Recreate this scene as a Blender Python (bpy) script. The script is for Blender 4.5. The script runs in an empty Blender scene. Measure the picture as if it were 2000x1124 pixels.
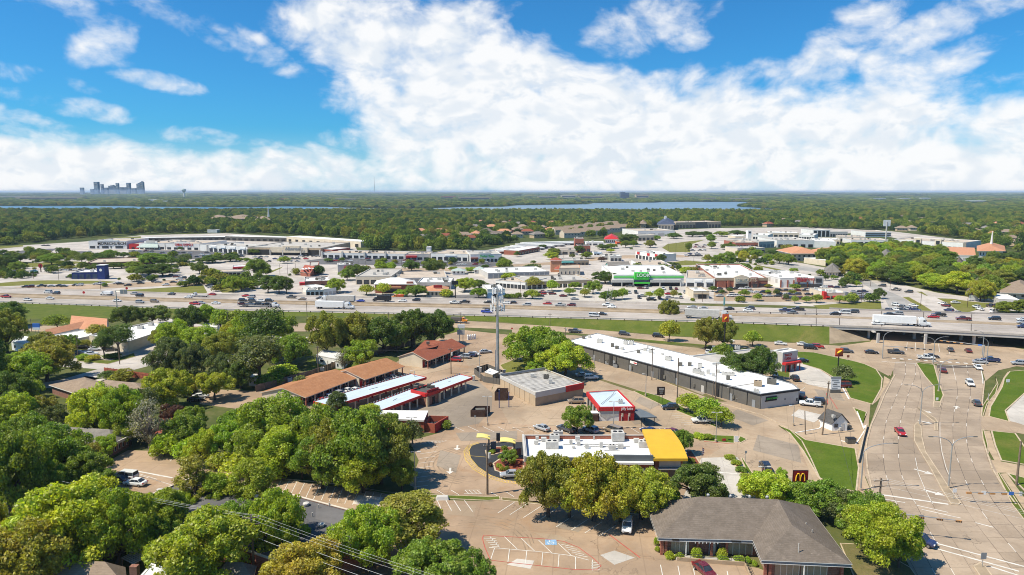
import bpy,math,random
import numpy as np
from mathutils import Vector,Matrix
R=math.radians
random.seed(7)
SC=bpy.context.scene
COL=SC.collection
# camera
HC=61.0
FPX=1333.33
HAZE_D=5.6e-5
PITCH=math.atan((562-374)/FPX)
cam_d=bpy.data.cameras.new('camera')
cam=bpy.data.objects.new('camera',cam_d)
COL.objects.link(cam)
cam.location=(0,0,HC)
cam.rotation_euler=(math.pi/2-PITCH,0,0)
cam_d.sensor_fit='HORIZONTAL'
cam_d.sensor_width=36
cam_d.lens=24
cam_d.clip_start=0.5
cam_d.clip_end=90000
SC.camera=cam
# sun, exposure
SUN_EL=56.0
SUN_TO=Vector((-0.95,-0.31,0)).normalized()
sun_d=bpy.data.lights.new('sun','SUN')
sun=bpy.data.objects.new('sun',sun_d)
COL.objects.link(sun)
sun_d.energy=4.9
sun_d.angle=R(0.5)
sun_d.color=(1.0,0.925,0.77)
sd=Vector((SUN_TO.x*math.cos(R(SUN_EL)),SUN_TO.y*math.cos(R(SUN_EL)),math.sin(R(SUN_EL))))
sun.rotation_euler=(-sd).to_track_quat('-Z','Y').to_euler()
SC.view_settings.view_transform='Standard'
SC.view_settings.look='None'
SC.view_settings.exposure=0.42
SC.view_settings.gamma=1.0
SC.view_settings.use_curve_mapping=False
SC.render.engine='CYCLES'
SC.cycles.max_bounces=6
SC.cycles.diffuse_bounces=3
SC.cycles.glossy_bounces=3
SC.cycles.transmission_bounces=3
SC.cycles.transparent_max_bounces=4
SC.cycles.volume_bounces=0
SC.cycles.use_denoising=True
SC.cycles.filter_width=1.0
SC.cycles.caustics_reflective=False
SC.cycles.caustics_refractive=False
# small node helpers
class NT:
 def __init__(s,tree):
  s.t=tree
  s.n=tree.nodes
  s.l=tree.links
 def add(s,typ,**kw):
  n=s.n.new(typ)
  for k,v in kw.items():
   setattr(n,k,v)
  return n
 def put(s,sock,v):
  if isinstance(v,bpy.types.NodeSocket):
   s.l.new(v,sock)
  elif v is not None:
   sock.default_value=v
 def math(s,op,a,b=None,c=None,clamp=False):
  n=s.add('ShaderNodeMath',operation=op,use_clamp=clamp)
  s.put(n.inputs[0],a)
  if b is not None:
   s.put(n.inputs[1],b)
  if c is not None:
   s.put(n.inputs[2],c)
  return n.outputs[0]
 def vmath(s,op,a,b=None):
  n=s.add('ShaderNodeVectorMath',operation=op)
  s.put(n.inputs[0],a)
  if b is not None:
   s.put(n.inputs[1],b)
  return n.outputs[0]
 def noise(s,vec,scale,detail=3,rough=.55,dist=0.0,dim='3D'):
  n=s.add('ShaderNodeTexNoise',noise_dimensions=dim)
  if vec is not None:
   s.l.new(vec,n.inputs['Vector'])
  n.inputs['Scale'].default_value=scale
  n.inputs['Detail'].default_value=detail
  n.inputs['Roughness'].default_value=rough
  n.inputs['Distortion'].default_value=dist
  return n.outputs['Fac']
 def ramp(s,fac,a,b,lo=0.0,hi=1.0,smooth=True):
  n=s.add('ShaderNodeMapRange',interpolation_type='SMOOTHSTEP' if smooth else 'LINEAR')
  s.put(n.inputs['Value'],fac)
  n.inputs['From Min'].default_value=a
  n.inputs['From Max'].default_value=b
  n.inputs['To Min'].default_value=lo
  n.inputs['To Max'].default_value=hi
  return n.outputs['Result']
 def mix(s,fac,a,b,blend='MIX'):
  n=s.add('ShaderNodeMix',data_type='RGBA',blend_type=blend)
  s.put(n.inputs[0],fac)
  s.put(n.inputs[6],a if isinstance(a,bpy.types.NodeSocket) else (*a,1))
  s.put(n.inputs[7],b if isinstance(b,bpy.types.NodeSocket) else (*b,1))
  return n.outputs[2]
  # world: Nishita sky with a layer of cloud
world=bpy.data.worlds.new('World')
SC.world=world
world.use_nodes=True
w=NT(world.node_tree)
w.n.clear()
sky=w.add('ShaderNodeTexSky',sky_type='NISHITA')
sky.sun_disc=False
sky.sun_elevation=R(SUN_EL)
sky.sun_rotation=math.atan2(sd.x,sd.y)
sky.altitude=200
sky.air_density=1.0
sky.dust_density=0.6
sky.ozone_density=2.0
tc=w.add('ShaderNodeTexCoord').outputs['Generated']
sep=w.add('ShaderNodeSeparateXYZ')
w.l.new(tc,sep.inputs[0])
azi=w.math('ARCTAN2',sep.outputs[0],sep.outputs[1])
ele=w.math('ARCSINE',sep.outputs[2])
comb=w.add('ShaderNodeCombineXYZ')
w.l.new(azi,comb.inputs[0])
w.l.new(w.math('MULTIPLY',ele,1.55),comb.inputs[1])
comb.inputs[2].default_value=3.7
pv=comb.outputs[0]
def cloud_blob(px,py,rx,ry,tilt=0.0,wgt=1.0):
 """a soft cloud region; centre and radii as angles seen from the ground below"""
 az=math.atan((px-1000)/FPX)
 el=math.atan((562-py)/FPX)-PITCH
 ra,re=rx/FPX,ry/FPX
 dx=w.math('SUBTRACT',azi,az)
 dy=w.math('SUBTRACT',ele,el)
 ct,st=math.cos(R(tilt)),math.sin(R(tilt))
 u=w.math('ADD',w.math('MULTIPLY',dx,ct/ra),w.math('MULTIPLY',dy,st/ra))
 v=w.math('ADD',w.math('MULTIPLY',dx,-st/re),w.math('MULTIPLY',dy,ct/re))
 d2=w.math('ADD',w.math('MULTIPLY',u,u),w.math('MULTIPLY',v,v))
 return w.math('MULTIPLY',w.ramp(d2,0.0,1.9,1.0,0.0),wgt)
blobs=[(720,70,150,90,-10,1.05),(860,120,220,120,-12,1.15),(790,190,150,90,-30,1.0),(980,230,260,150,-15,1.25),(850,310,170,75,-10,.95),(1130,270,280,130,-5,1.3),(1340,280,280,110,0,1.3),(1490,215,130,65,15,.9),(1600,150,120,45,22,.82),(1670,290,190,95,12,1.15),(1260,50,150,60,12,.68),(1330,92,60,20,10,.8),(1640,90,90,50,35,.72),(1760,115,220,34,22,.8),(1700,190,170,40,18,.85),(1900,50,150,24,30,.58),(1800,340,400,60,0,1.15),(1960,290,130,80,10,.95),(1950,210,120,36,10,.7),(170,60,34,140,38,.55),(235,120,62,40,30,.66),(60,45,170,20,-25,.52),(330,50,180,30,-22,.58),(510,105,120,24,-25,.68),(560,140,70,20,-15,.7),(325,183,80,18,-5,.74),(170,235,100,22,-10,.68),(100,190,90,18,-10,.62),(180,290,140,26,-10,.8),(60,262,100,22,-12,.72),(90,345,280,60,0,1.2),(450,345,220,48,4,1.15),(640,335,130,46,-8,.95),(1000,372,1500,12,0,.7),(670,205,60,26,-10,.7),(420,278,110,18,-5,.66),(1300,190,170,55,5,.78),(690,275,60,24,0,.7)]
cov=None
for b in blobs:
 o=cloud_blob(*b)
 cov=o if cov is None else w.math('MAXIMUM',cov,o)
gen=w.noise(tc,2.3,4,.6)
gen=w.math('MULTIPLY',w.ramp(gen,.55,.75,0,.6),w.ramp(ele,.27,.42,0,1))
back=w.math('MULTIPLY',w.ramp(w.noise(tc,2.6,4,.6),.5,.7,0,.8),w.ramp(w.math('ABSOLUTE',azi),.66,.85,0,1))
cov=w.math('MAXIMUM',w.math('MAXIMUM',cov,gen),back)
warp=w.add('ShaderNodeTexNoise')
w.l.new(pv,warp.inputs['Vector'])
warp.inputs['Scale'].default_value=5
warp.inputs['Detail'].default_value=3
wsub=w.vmath('SUBTRACT',warp.outputs['Color'],(.5,.5,.5))
wsc=w.add('ShaderNodeVectorMath',operation='SCALE')
w.l.new(wsub,wsc.inputs[0])
wsc.inputs['Scale'].default_value=.09
pw=w.vmath('ADD',pv,wsc.outputs[0])
n1=w.noise(pw,13,8,.58)
n2=w.noise(pw,34,5,.55)
n1b=w.noise(w.vmath('ADD',pw,(-.010,.024,0)),13,8,.58)
n2b=w.noise(w.vmath('ADD',pw,(-.006,.013,0)),34,5,.55)
n3=w.noise(pw,25,2.5,.45)
fld=w.math('ADD',w.math('MULTIPLY',w.math('SUBTRACT',n1,.5),2.3),w.math('MULTIPLY',w.math('SUBTRACT',n2,.5),1.0))
fld=w.math('ADD',fld,w.math('MULTIPLY',w.math('SUBTRACT',cov,.5),1.45))
fld=w.math('ADD',fld,w.math('MULTIPLY',w.math('SUBTRACT',n3,.5),.9))
alpha=w.ramp(fld,-.2,.95,0,1)
emb=w.math('ADD',w.math('MULTIPLY',w.math('SUBTRACT',n1b,n1),1.0),w.math('MULTIPLY',w.math('SUBTRACT',n2b,n2),.55))
shade=w.math('MAXIMUM',w.math('MULTIPLY',w.ramp(emb,-.03,.2,0,.8),w.ramp(fld,.25,.9,0,1)),w.math('MULTIPLY',w.ramp(n3,.56,.38,0,.6),w.ramp(fld,.1,.6,0,1)))
ccol=w.mix(w.math('MULTIPLY',shade,.72),(7.4,7.45,7.5),(4.7,5.5,6.4))
tint=w.mix(1.0,sky.outputs[0],(.195,.67,1.02),'MULTIPLY')
hz=w.ramp(ele,0.0,.09,.7,0)
skc=w.mix(hz,tint,(4.4,6.0,7.3))
fin=w.mix(w.math('MULTIPLY',alpha,.97),skc,ccol)
bg=w.add('ShaderNodeBackground')
w.l.new(fin,bg.inputs[0])
bg.inputs[1].default_value=0.1
wo=w.add('ShaderNodeOutputWorld')
w.l.new(bg.outputs[0],wo.inputs[0])
# geometry helpers
def P(px,py,z=0.0):
 """the point at height z that shows at this place of the photograph"""
 a=(px-1000)/FPX
 b=-(py-562)/FPX
 dy=math.cos(PITCH)+b*math.sin(PITCH)
 dz=-math.sin(PITCH)+b*math.cos(PITCH)
 t=(z-HC)/dz
 return Vector((a*t,dy*t,z))
def XY(px,py,z=0.0):
 v=P(px,py,z)
 return (v.x,v.y)
def proj(v):
 x,y,z=v
 y2=y*math.cos(PITCH)-(z-HC)*math.sin(PITCH)
 z2=y*math.sin(PITCH)+(z-HC)*math.cos(PITCH)
 return (1000+FPX*x/y2,562-FPX*z2/y2)
def height_at(base,topy):
 """height of a vertical thing standing at base whose top shows at photo row topy"""
 b=-(topy-562)/FPX
 tanv=(-math.sin(PITCH)+b*math.cos(PITCH))/(math.cos(PITCH)+b*math.sin(PITCH))
 return HC+base[1]*tanv-(base[2] if len(base)>2 else 0)
def mpp(base):
 """metres per photo pixel there"""
 return math.hypot(base[1],HC)/FPX
def area(p):
 return .5*sum(p[i][0]*p[(i+1)%len(p)][1]-p[(i+1)%len(p)][0]*p[i][1] for i in range(len(p)))
def ccw(p):
 p=[tuple(q[:2]) for q in p]
 return p if area(p)>0 else p[::-1]
def inset(p,d):
 """polygon moved inwards by d (p counter-clockwise)"""
 n=len(p)
 out=[]
 for i in range(n):
  a,b,c=Vector(p[i-1]),Vector(p[i]),Vector(p[(i+1)%n])
  e1,e2=(b-a).normalized(),(c-b).normalized()
  n1,n2=Vector((-e1.y,e1.x)),Vector((-e2.y,e2.x))
  m=(n1+n2)
  k=m.dot(n1)
  m=m/k if abs(k)>.2 else n1
  out.append((b.x+m.x*d,b.y+m.y*d))
 return out
class MB:
 def __init__(s):
  s.v,s.f,s.m=[],[],[]
 def face(s,pts,mi=0):
  i=len(s.v)
  s.v+=[tuple(p) for p in pts]
  s.f.append(tuple(range(i,i+len(pts))))
  s.m.append(mi)
 def box(s,c,d,rz=0.0,mi=0,taper=1.0):
  cx,cy,cz=c
  hx,hy,hz=d[0]/2,d[1]/2,d[2]/2
  co,si=math.cos(rz),math.sin(rz)
  i=len(s.v)
  for z,k in ((-hz,1),(hz,taper)):
   for x,y in ((-hx,-hy),(hx,-hy),(hx,hy),(-hx,hy)):
    x,y=x*k,y*k
    s.v.append((cx+x*co-y*si,cy+x*si+y*co,cz+z))
  for q in ((0,3,2,1),(4,5,6,7),(0,1,5,4),(1,2,6,5),(2,3,7,6),(3,0,4,7)):
   s.f.append(tuple(i+k for k in q))
   s.m.append(mi)
 def prism(s,poly,z0,z1,mi=0,top=True,bottom=False,mi_top=None):
  p=ccw(poly)
  n=len(p)
  i=len(s.v)
  s.v+=[(x,y,z0) for x,y in p]+[(x,y,z1) for x,y in p]
  for k in range(n):
   j=(k+1)%n
   s.f.append((i+k,i+j,i+n+j,i+n+k))
   s.m.append(mi)
  if top:
   s.f.append(tuple(i+n+k for k in range(n)))
   s.m.append(mi if mi_top is None else mi_top)
  if bottom:
   s.f.append(tuple(i+n-1-k for k in range(n)))
   s.m.append(mi)
 def tube(s,pts,r,n=6,mi=0,caps=True):
  pts=[Vector(p) for p in pts]
  rr=r if isinstance(r,(list,tuple)) else [r]*len(pts)
  i=len(s.v)
  for k,p in enumerate(pts):
   d=(pts[min(k+1,len(pts)-1)]-pts[max(k-1,0)]).normalized()
   up=Vector((0,0,1)) if abs(d.z)<.9 else Vector((1,0,0))
   a=d.cross(up).normalized()
   b=a.cross(d)
   for q in range(n):
    t=2*math.pi*q/n
    s.v.append(tuple(p+(a*math.cos(t)+b*math.sin(t))*rr[k]))
  for k in range(len(pts)-1):
   for q in range(n):
    q2=(q+1)%n
    s.f.append((i+k*n+q,i+(k+1)*n+q,i+(k+1)*n+q2,i+k*n+q2))
    s.m.append(mi)
  if caps:
   s.f.append(tuple(i+q for q in range(n)))
   s.m.append(mi)
   s.f.append(tuple(i+(len(pts)-1)*n+n-1-q for q in range(n)))
   s.m.append(mi)
 def build(s,name,mats,parent=None,smooth=False,at=None,weld=False):
  me=bpy.data.meshes.new(name)
  o=Vector((0,0,0))
  if parent is not None:
   o=ORIG.get(parent.name,o)
  elif at is not None:
   o=Vector(at)
  v=[(x-o.x,y-o.y,z-o.z) for x,y,z in s.v]
  me.from_pydata(v,[],s.f)
  mats=mats if isinstance(mats,(list,tuple)) else [mats]
  for m in mats:
   me.materials.append(m)
  if any(s.m):
   me.polygons.foreach_set('material_index',s.m)
  if smooth:
   me.polygons.foreach_set('use_smooth',[True]*len(s.f))
  me.update()
  ob=bpy.data.objects.new(name,me)
  COL.objects.link(ob)
  if parent is not None:
   ob.parent=parent
   ORIG[ob.name]=o
  elif at is not None:
   ob.location=at
  return ob
ORIG={}
def tag(o,label=None,cat=None,group=None,kind=None):
 if label:
  o['label']=label
 if cat:
  o['category']=cat
 if group:
  o['group']=group
 if kind:
  o['kind']=kind
 return o
def thing(name,label,cat,loc=(0,0,0),group=None,rz=0.0):
 o=bpy.data.objects.new(name,None)
 o.empty_display_size=.5
 COL.objects.link(o)
 o.location=loc
 o.rotation_euler=(0,0,rz)
 ORIG[o.name]=Vector(loc)
 return tag(o,label,cat,group)
def clone(root,loc,rz=0.0,sc=1.0,color=None):
 r=root.copy()
 COL.objects.link(r)
 r.location=loc
 r.rotation_euler=(0,0,rz)
 r.scale=(sc,sc,sc) if not isinstance(sc,(tuple,list)) else sc
 if color:
  r.color=color
 for ch in PROTO_KIDS[root.name]:
  c=ch.copy()
  COL.objects.link(c)
  c.parent=r
  if color:
   c.color=color
  for g in PROTO_KIDS.get(ch.name,()):
   d=g.copy()
   COL.objects.link(d)
   d.parent=c
   if color:
    d.color=color
 return r
PROTO_KIDS={}
def kids_of(o):
 PROTO_KIDS[o.name]=list(o.children)
 for c in o.children:
  if c.children:
   PROTO_KIDS[c.name]=list(c.children)
AUTO=[]
def auto(o,what,where):
 AUTO.append((o,what,where))
ORD=['first','second','third','fourth','fifth','sixth','seventh','eighth','ninth','tenth','eleventh','twelfth','thirteenth','fourteenth','fifteenth','sixteenth','seventeenth','eighteenth','nineteenth','twentieth']
TENS={20:'twenty',30:'thirty',40:'forty',50:'fifty',60:'sixty',70:'seventy'}
def ordw(i):
 if i<=20:
  return ORD[i-1]
 t,u=i//10*10,i%10
 return (TENS[t]+'-'+ORD[u-1]) if u else TENS[t][:-1]+'ieth'
def finish_labels():
 groups={}
 for o,what,where in AUTO:
  groups.setdefault((what,where),[]).append(o)
 for (what,where),os_ in groups.items():
  os_.sort(key=lambda o:proj(o.location)[0])
  for i,o in enumerate(os_):
   o['label']=f'{what} {where}' if len(os_)==1 else f'{what} {where}, {ordw(i + 1)} from left'
   # materials
def mat(name,col,rough=.8,var=.12,scale=.6,spec=.3,metal=0.0,col2=None,detail=5,rand=0.0,coord='Object',bump=0.0,bscale=8.0):
 m=bpy.data.materials.new(name)
 m.use_nodes=True
 t=NT(m.node_tree)
 b=t.n['Principled BSDF']
 b.inputs['Roughness'].default_value=rough
 b.inputs['Specular IOR Level'].default_value=spec
 b.inputs['Metallic'].default_value=metal
 co=t.add('ShaderNodeNewGeometry').outputs['Position'] if coord=='World' else t.add('ShaderNodeTexCoord').outputs['Object']
 c=tuple(col)
 if var or col2:
  f=t.ramp(t.noise(co,scale,detail,.6),.3,.7)
  c2=col2 if col2 else tuple(min(1,x*(1+var)) for x in col)
  c1=col if col2 else tuple(x*(1-var) for x in col)
  c=t.mix(f,c1,c2)
 if rand:
  oi=t.add('ShaderNodeObjectInfo')
  k=t.ramp(oi.outputs['Random'],0,1,1-rand,1+rand,False)
  hsv=t.add('ShaderNodeHueSaturation')
  t.put(hsv.inputs['Color'],c if isinstance(c,bpy.types.NodeSocket) else (*c,1))
  t.l.new(k,hsv.inputs['Value'])
  c=hsv.outputs[0]
 t.put(b.inputs['Base Color'],c if isinstance(c,bpy.types.NodeSocket) else (*c,1))
 if bump:
  bn=t.add('ShaderNodeBump')
  bn.inputs['Strength'].default_value=bump
  bn.inputs['Distance'].default_value=.05
  t.l.new(t.noise(co,bscale,4,.6),bn.inputs['Height'])
  t.l.new(bn.outputs[0],b.inputs['Normal'])
 return m
def pavement_mat(name,col,stain,joint=None,ang=0.0,jcol=.6,cracks=True,rand=0.0):
 """weathered paving: broad patches, fine grain, oil stains, wandering cracks and (at times) the sawn joints"""
 m=bpy.data.materials.new(name)
 m.use_nodes=True
 t=NT(m.node_tree)
 b=t.n['Principled BSDF']
 b.inputs['Roughness'].default_value=.88
 b.inputs['Specular IOR Level'].default_value=.2
 pos=t.add('ShaderNodeNewGeometry').outputs['Position']
 c=t.mix(t.ramp(t.noise(pos,.045,7,.66),.36,.64),tuple(x*.78 for x in col),tuple(x*1.14 for x in col))
 c=t.mix(t.math('MULTIPLY',t.ramp(t.noise(pos,.13,6,.72,.6),.5,.7),.7),c,stain)
 c=t.mix(t.math('MULTIPLY',t.ramp(t.noise(pos,1.1,4,.7),.35,.75),.2),c,tuple(x*.62 for x in col))
 if cracks:
  wp=t.add('ShaderNodeTexNoise')
  t.l.new(pos,wp.inputs['Vector'])
  wp.inputs['Scale'].default_value=.35
  wp.inputs['Detail'].default_value=4
  sc=t.add('ShaderNodeVectorMath',operation='SCALE')
  t.l.new(wp.outputs['Color'],sc.inputs[0])
  sc.inputs['Scale'].default_value=5
  v=t.add('ShaderNodeTexVoronoi',feature='DISTANCE_TO_EDGE')
  t.l.new(t.vmath('ADD',pos,sc.outputs[0]),v.inputs['Vector'])
  v.inputs['Scale'].default_value=.1
  line=t.ramp(v.outputs['Distance'],.0,.011,1,0)
  line=t.math('MULTIPLY',line,t.ramp(t.noise(pos,.05,2),.42,.6,0,.6))
  c=t.mix(line,c,tuple(x*.35 for x in col))
 if joint:
  sp=t.add('ShaderNodeSeparateXYZ')
  rot=t.add('ShaderNodeVectorRotate',rotation_type='Z_AXIS')
  t.l.new(pos,rot.inputs['Vector'])
  rot.inputs['Angle'].default_value=ang
  t.l.new(rot.outputs[0],sp.inputs[0])
  for ax in (0,1):
   fr=t.math('ABSOLUTE',t.math('SUBTRACT',t.math('FRACT',t.math('DIVIDE',sp.outputs[ax],joint)),.5))
   c=t.mix(t.math('MULTIPLY',t.ramp(fr,.0,.022,1,0),.5),c,tuple(x*jcol for x in col))
 if rand:
  oi=t.add('ShaderNodeObjectInfo')
  hsv=t.add('ShaderNodeHueSaturation')
  t.put(hsv.inputs['Color'],c)
  t.l.new(t.ramp(oi.outputs['Random'],0,1,1-rand,1+rand,False),hsv.inputs['Value'])
  c=hsv.outputs[0]
 t.l.new(c,b.inputs['Base Color'])
 return m
def grass_mat(name,a,b_,dry,k=.5):
 m=bpy.data.materials.new(name)
 m.use_nodes=True
 t=NT(m.node_tree)
 b=t.n['Principled BSDF']
 b.inputs['Roughness'].default_value=.95
 b.inputs['Specular IOR Level'].default_value=.1
 pos=t.add('ShaderNodeNewGeometry').outputs['Position']
 c=t.mix(t.ramp(t.noise(pos,.16,6,.65),.35,.65),a,b_)
 c=t.mix(t.math('MULTIPLY',t.ramp(t.noise(pos,.06,6,.7,.4),.5,.72),k),c,dry)
 c=t.mix(t.math('MULTIPLY',t.ramp(t.noise(pos,2.2,3,.7),.4,.7),.35),c,tuple(x*.5 for x in a))
 t.l.new(c,b.inputs['Base Color'])
 bn=t.add('ShaderNodeBump')
 bn.inputs['Strength'].default_value=.6
 bn.inputs['Distance'].default_value=.15
 t.l.new(t.noise(pos,3.5,4,.7),bn.inputs['Height'])
 t.l.new(bn.outputs[0],b.inputs['Normal'])
 return m
def paint_mat(name,gloss=.25):
 """car paint in the object's own colour"""
 m=bpy.data.materials.new(name)
 m.use_nodes=True
 t=NT(m.node_tree)
 b=t.n['Principled BSDF']
 oi=t.add('ShaderNodeObjectInfo')
 co=t.add('ShaderNodeTexCoord').outputs['Object']
 c=t.mix(t.math('MULTIPLY',t.ramp(t.noise(co,2.0,4),.4,.75),.15),oi.outputs['Color'],(.3,.26,.2))
 t.l.new(c,b.inputs['Base Color'])
 b.inputs['Roughness'].default_value=gloss
 b.inputs['Coat Weight'].default_value=.6
 b.inputs['Coat Roughness'].default_value=.08
 return m
def leaf_mat(name):
 m=bpy.data.materials.new(name)
 m.use_nodes=True
 t=NT(m.node_tree)
 t.n.clear()
 oi=t.add('ShaderNodeObjectInfo')
 geo=t.add('ShaderNodeNewGeometry')
 hsv=t.add('ShaderNodeHueSaturation')
 t.l.new(oi.outputs['Color'],hsv.inputs['Color'])
 co=t.add('ShaderNodeTexCoord').outputs['Object']
 t.l.new(t.ramp(geo.outputs['Random Per Island'],0,1,.55,1.5,False),hsv.inputs['Value'])
 t.l.new(t.math('ADD',t.ramp(oi.outputs['Random'],0,1,.488,.512,False),t.ramp(t.noise(co,.35,2),.3,.7,-.014,.016)),hsv.inputs['Hue'])
 hsv.inputs['Saturation'].default_value=1.0
 d=t.add('ShaderNodeBsdfDiffuse')
 t.l.new(hsv.outputs[0],d.inputs[0])
 tr=t.add('ShaderNodeBsdfTranslucent')
 br=t.mix(1.0,hsv.outputs[0],(1.3,1.3,.5),'MULTIPLY')
 t.l.new(br,tr.inputs[0])
 g=t.add('ShaderNodeBsdfGlossy')
 g.inputs['Roughness'].default_value=.5
 g.inputs[0].default_value=(1,1,1,1)
 mx=t.add('ShaderNodeMixShader')
 mx.inputs[0].default_value=.48
 t.l.new(d.outputs[0],mx.inputs[1])
 t.l.new(tr.outputs[0],mx.inputs[2])
 mx2=t.add('ShaderNodeMixShader')
 mx2.inputs[0].default_value=.025
 t.l.new(mx.outputs[0],mx2.inputs[1])
 t.l.new(g.outputs[0],mx2.inputs[2])
 o=t.add('ShaderNodeOutputMaterial')
 t.l.new(mx2.outputs[0],o.inputs[0])
 return m
def shingle_mat(name,col,col2,rand=0.0):
 m=bpy.data.materials.new(name)
 m.use_nodes=True
 t=NT(m.node_tree)
 b=t.n['Principled BSDF']
 b.inputs['Roughness'].default_value=.92
 b.inputs['Specular IOR Level'].default_value=.15
 pos=t.add('ShaderNodeNewGeometry').outputs['Position']
 c=t.mix(t.ramp(t.noise(pos,.5,5,.7),.3,.7),col,col2)
 mp=t.add('ShaderNodeMapping')
 t.l.new(pos,mp.inputs[0])
 mp.inputs['Scale'].default_value=(2.0,2.0,9.0)
 v=t.add('ShaderNodeTexVoronoi')
 t.l.new(mp.outputs[0],v.inputs['Vector'])
 v.inputs['Scale'].default_value=1.2
 c=t.mix(t.math('MULTIPLY',t.ramp(t.noise(pos,2.6,3,.8),.55,.75),.4),c,tuple(min(1,x*1.8) for x in col2))
 c=t.mix(t.math('MULTIPLY',v.outputs['Color'],.45),c,tuple(x*.62 for x in col))
 zz=t.add('ShaderNodeSeparateXYZ')
 t.l.new(pos,zz.inputs[0])
 fr=t.math('ABSOLUTE',t.math('SUBTRACT',t.math('FRACT',t.math('DIVIDE',zz.outputs[2],.16)),.5))
 c=t.mix(t.math('MULTIPLY',t.ramp(fr,0,.16,1,0),.3),c,tuple(x*.5 for x in col))
 t.l.new(c,b.inputs['Base Color'])
 return m
def brick_mat(name,col,col2,mortar,sc=1.0):
 m=bpy.data.materials.new(name)
 m.use_nodes=True
 t=NT(m.node_tree)
 b=t.n['Principled BSDF']
 b.inputs['Roughness'].default_value=.9
 pos=t.add('ShaderNodeNewGeometry').outputs['Position']
 c=t.mix(t.ramp(t.noise(pos,3.0,4,.75),.35,.65),col,col2)
 sp=t.add('ShaderNodeSeparateXYZ')
 t.l.new(pos,sp.inputs[0])
 fr=t.math('ABSOLUTE',t.math('SUBTRACT',t.math('FRACT',t.math('DIVIDE',sp.outputs[2],.3*sc)),.5))
 c=t.mix(t.math('MULTIPLY',t.ramp(fr,0,.12,1,0),.5),c,mortar)
 c=t.mix(t.math('MULTIPLY',t.ramp(t.noise(pos,.4,4),.5,.75),.25),c,tuple(x*.6 for x in col))
 t.l.new(c,b.inputs['Base Color'])
 return m
def seam_mat(name,col,dark,pitch,ang,dirt):
 """weathered standing-seam metal: streaks that run with the sheets"""
 m=bpy.data.materials.new(name)
 m.use_nodes=True
 t=NT(m.node_tree)
 b=t.n['Principled BSDF']
 b.inputs['Roughness'].default_value=.6
 pos=t.add('ShaderNodeNewGeometry').outputs['Position']
 rot=t.add('ShaderNodeVectorRotate',rotation_type='Z_AXIS')
 t.l.new(pos,rot.inputs['Vector'])
 rot.inputs['Angle'].default_value=ang
 mp=t.add('ShaderNodeMapping')
 t.l.new(rot.outputs[0],mp.inputs[0])
 mp.inputs['Scale'].default_value=(pitch,.12,1)
 st=t.noise(mp.outputs[0],1.0,5,.7)
 c=t.mix(t.math('MULTIPLY',t.ramp(st,.45,.72),dirt),col,dark)
 c=t.mix(t.math('MULTIPLY',t.ramp(t.noise(pos,.25,5,.7),.5,.75),dirt*.6),c,dark)
 t.l.new(c,b.inputs['Base Color'])
 return m
M={}
M['conc']=pavement_mat('concrete paving',(.385,.287,.196),(.31,.21,.13),6.0,.35)
M['conc_lot']=pavement_mat('concrete lot',(.37,.262,.175),(.32,.195,.108),7.5,.1)
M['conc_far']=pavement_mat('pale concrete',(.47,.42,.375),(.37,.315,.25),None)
M['conc_white']=pavement_mat('new concrete',(.50,.455,.40),(.42,.37,.31),5.0,.2)
M['slab']=pavement_mat('road slab concrete',(.355,.274,.20),(.285,.21,.145),None,rand=.085)
M['joint']=mat('joint sealant',(.10,.08,.065),.9)
M['hwy']=pavement_mat('freeway concrete',(.41,.36,.325),(.33,.285,.245),None,cracks=False)
M['median']=mat('median concrete',(.32,.245,.165),.9,.2,.2,coord='World')
M['asph']=pavement_mat('worn asphalt',(.165,.155,.15),(.12,.11,.105),None)
M['conc_grey']=pavement_mat('worn grey concrete',(.29,.235,.18),(.22,.175,.13),7.0,.3)
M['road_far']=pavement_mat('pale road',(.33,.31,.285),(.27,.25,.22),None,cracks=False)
M['asph_new']=pavement_mat('sealed asphalt',(.040,.042,.046),(.055,.055,.058),None,cracks=False)
M['asph_grey']=pavement_mat('grey asphalt',(.125,.12,.122),(.17,.165,.16),None)
M['curb']=mat('kerb concrete',(.46,.36,.25),.9,.15,.8,coord='World')
M['walk']=mat('footpath concrete',(.40,.295,.19),.9,.15,.3,coord='World')
M['lawn']=grass_mat('mown lawn',(.072,.118,.011),(.098,.142,.016),(.17,.15,.04),.6)
M['verge']=grass_mat('verge grass',(.085,.115,.018),(.12,.142,.026),(.21,.17,.06),.6)
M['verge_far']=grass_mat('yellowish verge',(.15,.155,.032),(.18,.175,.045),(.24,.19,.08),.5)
M['yard']=grass_mat('yard grass',(.12,.12,.04),(.17,.14,.06),(.27,.19,.105),.75)
M['mulch']=mat('red mulch',(.21,.062,.035),.95,.3,1.5)
M['line']=mat('white road paint',(.60,.56,.50),.8,.15,.7,coord='World')
M['yline']=mat('yellow road paint',(.62,.42,.09),.8,.2,.7,coord='World')
M['rline']=mat('red kerb paint',(.42,.10,.07),.8,.2,.7,coord='World')
M['bline']=mat('blue road paint',(.22,.36,.52),.8,.25,2)
M['stain']=mat('tyre rubber marks',(.27,.195,.13),.9,.25,.5,coord='World')
M['whiteroof']=mat('white membrane roof',(.82,.81,.79),.7,.05,.16,coord='World',col2=(.66,.65,.63),detail=8)
M['greyroof']=mat('grey gravel roof',(.42,.39,.35),.9,.14,.2,coord='World')
M['tanroof']=mat('tan gravel roof',(.46,.38,.30),.9,.14,.2,coord='World')
M['white']=mat('white painted wall',(.74,.72,.68),.8,.06,.3,coord='World')
M['cream']=mat('cream stucco',(.62,.53,.40),.85,.08,.3,coord='World')
M['tan']=mat('tan stucco',(.47,.355,.235),.85,.08,.3,coord='World')
M['tan2']=mat('dark tan block',(.36,.275,.185),.85,.08,.3,coord='World')
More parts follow.
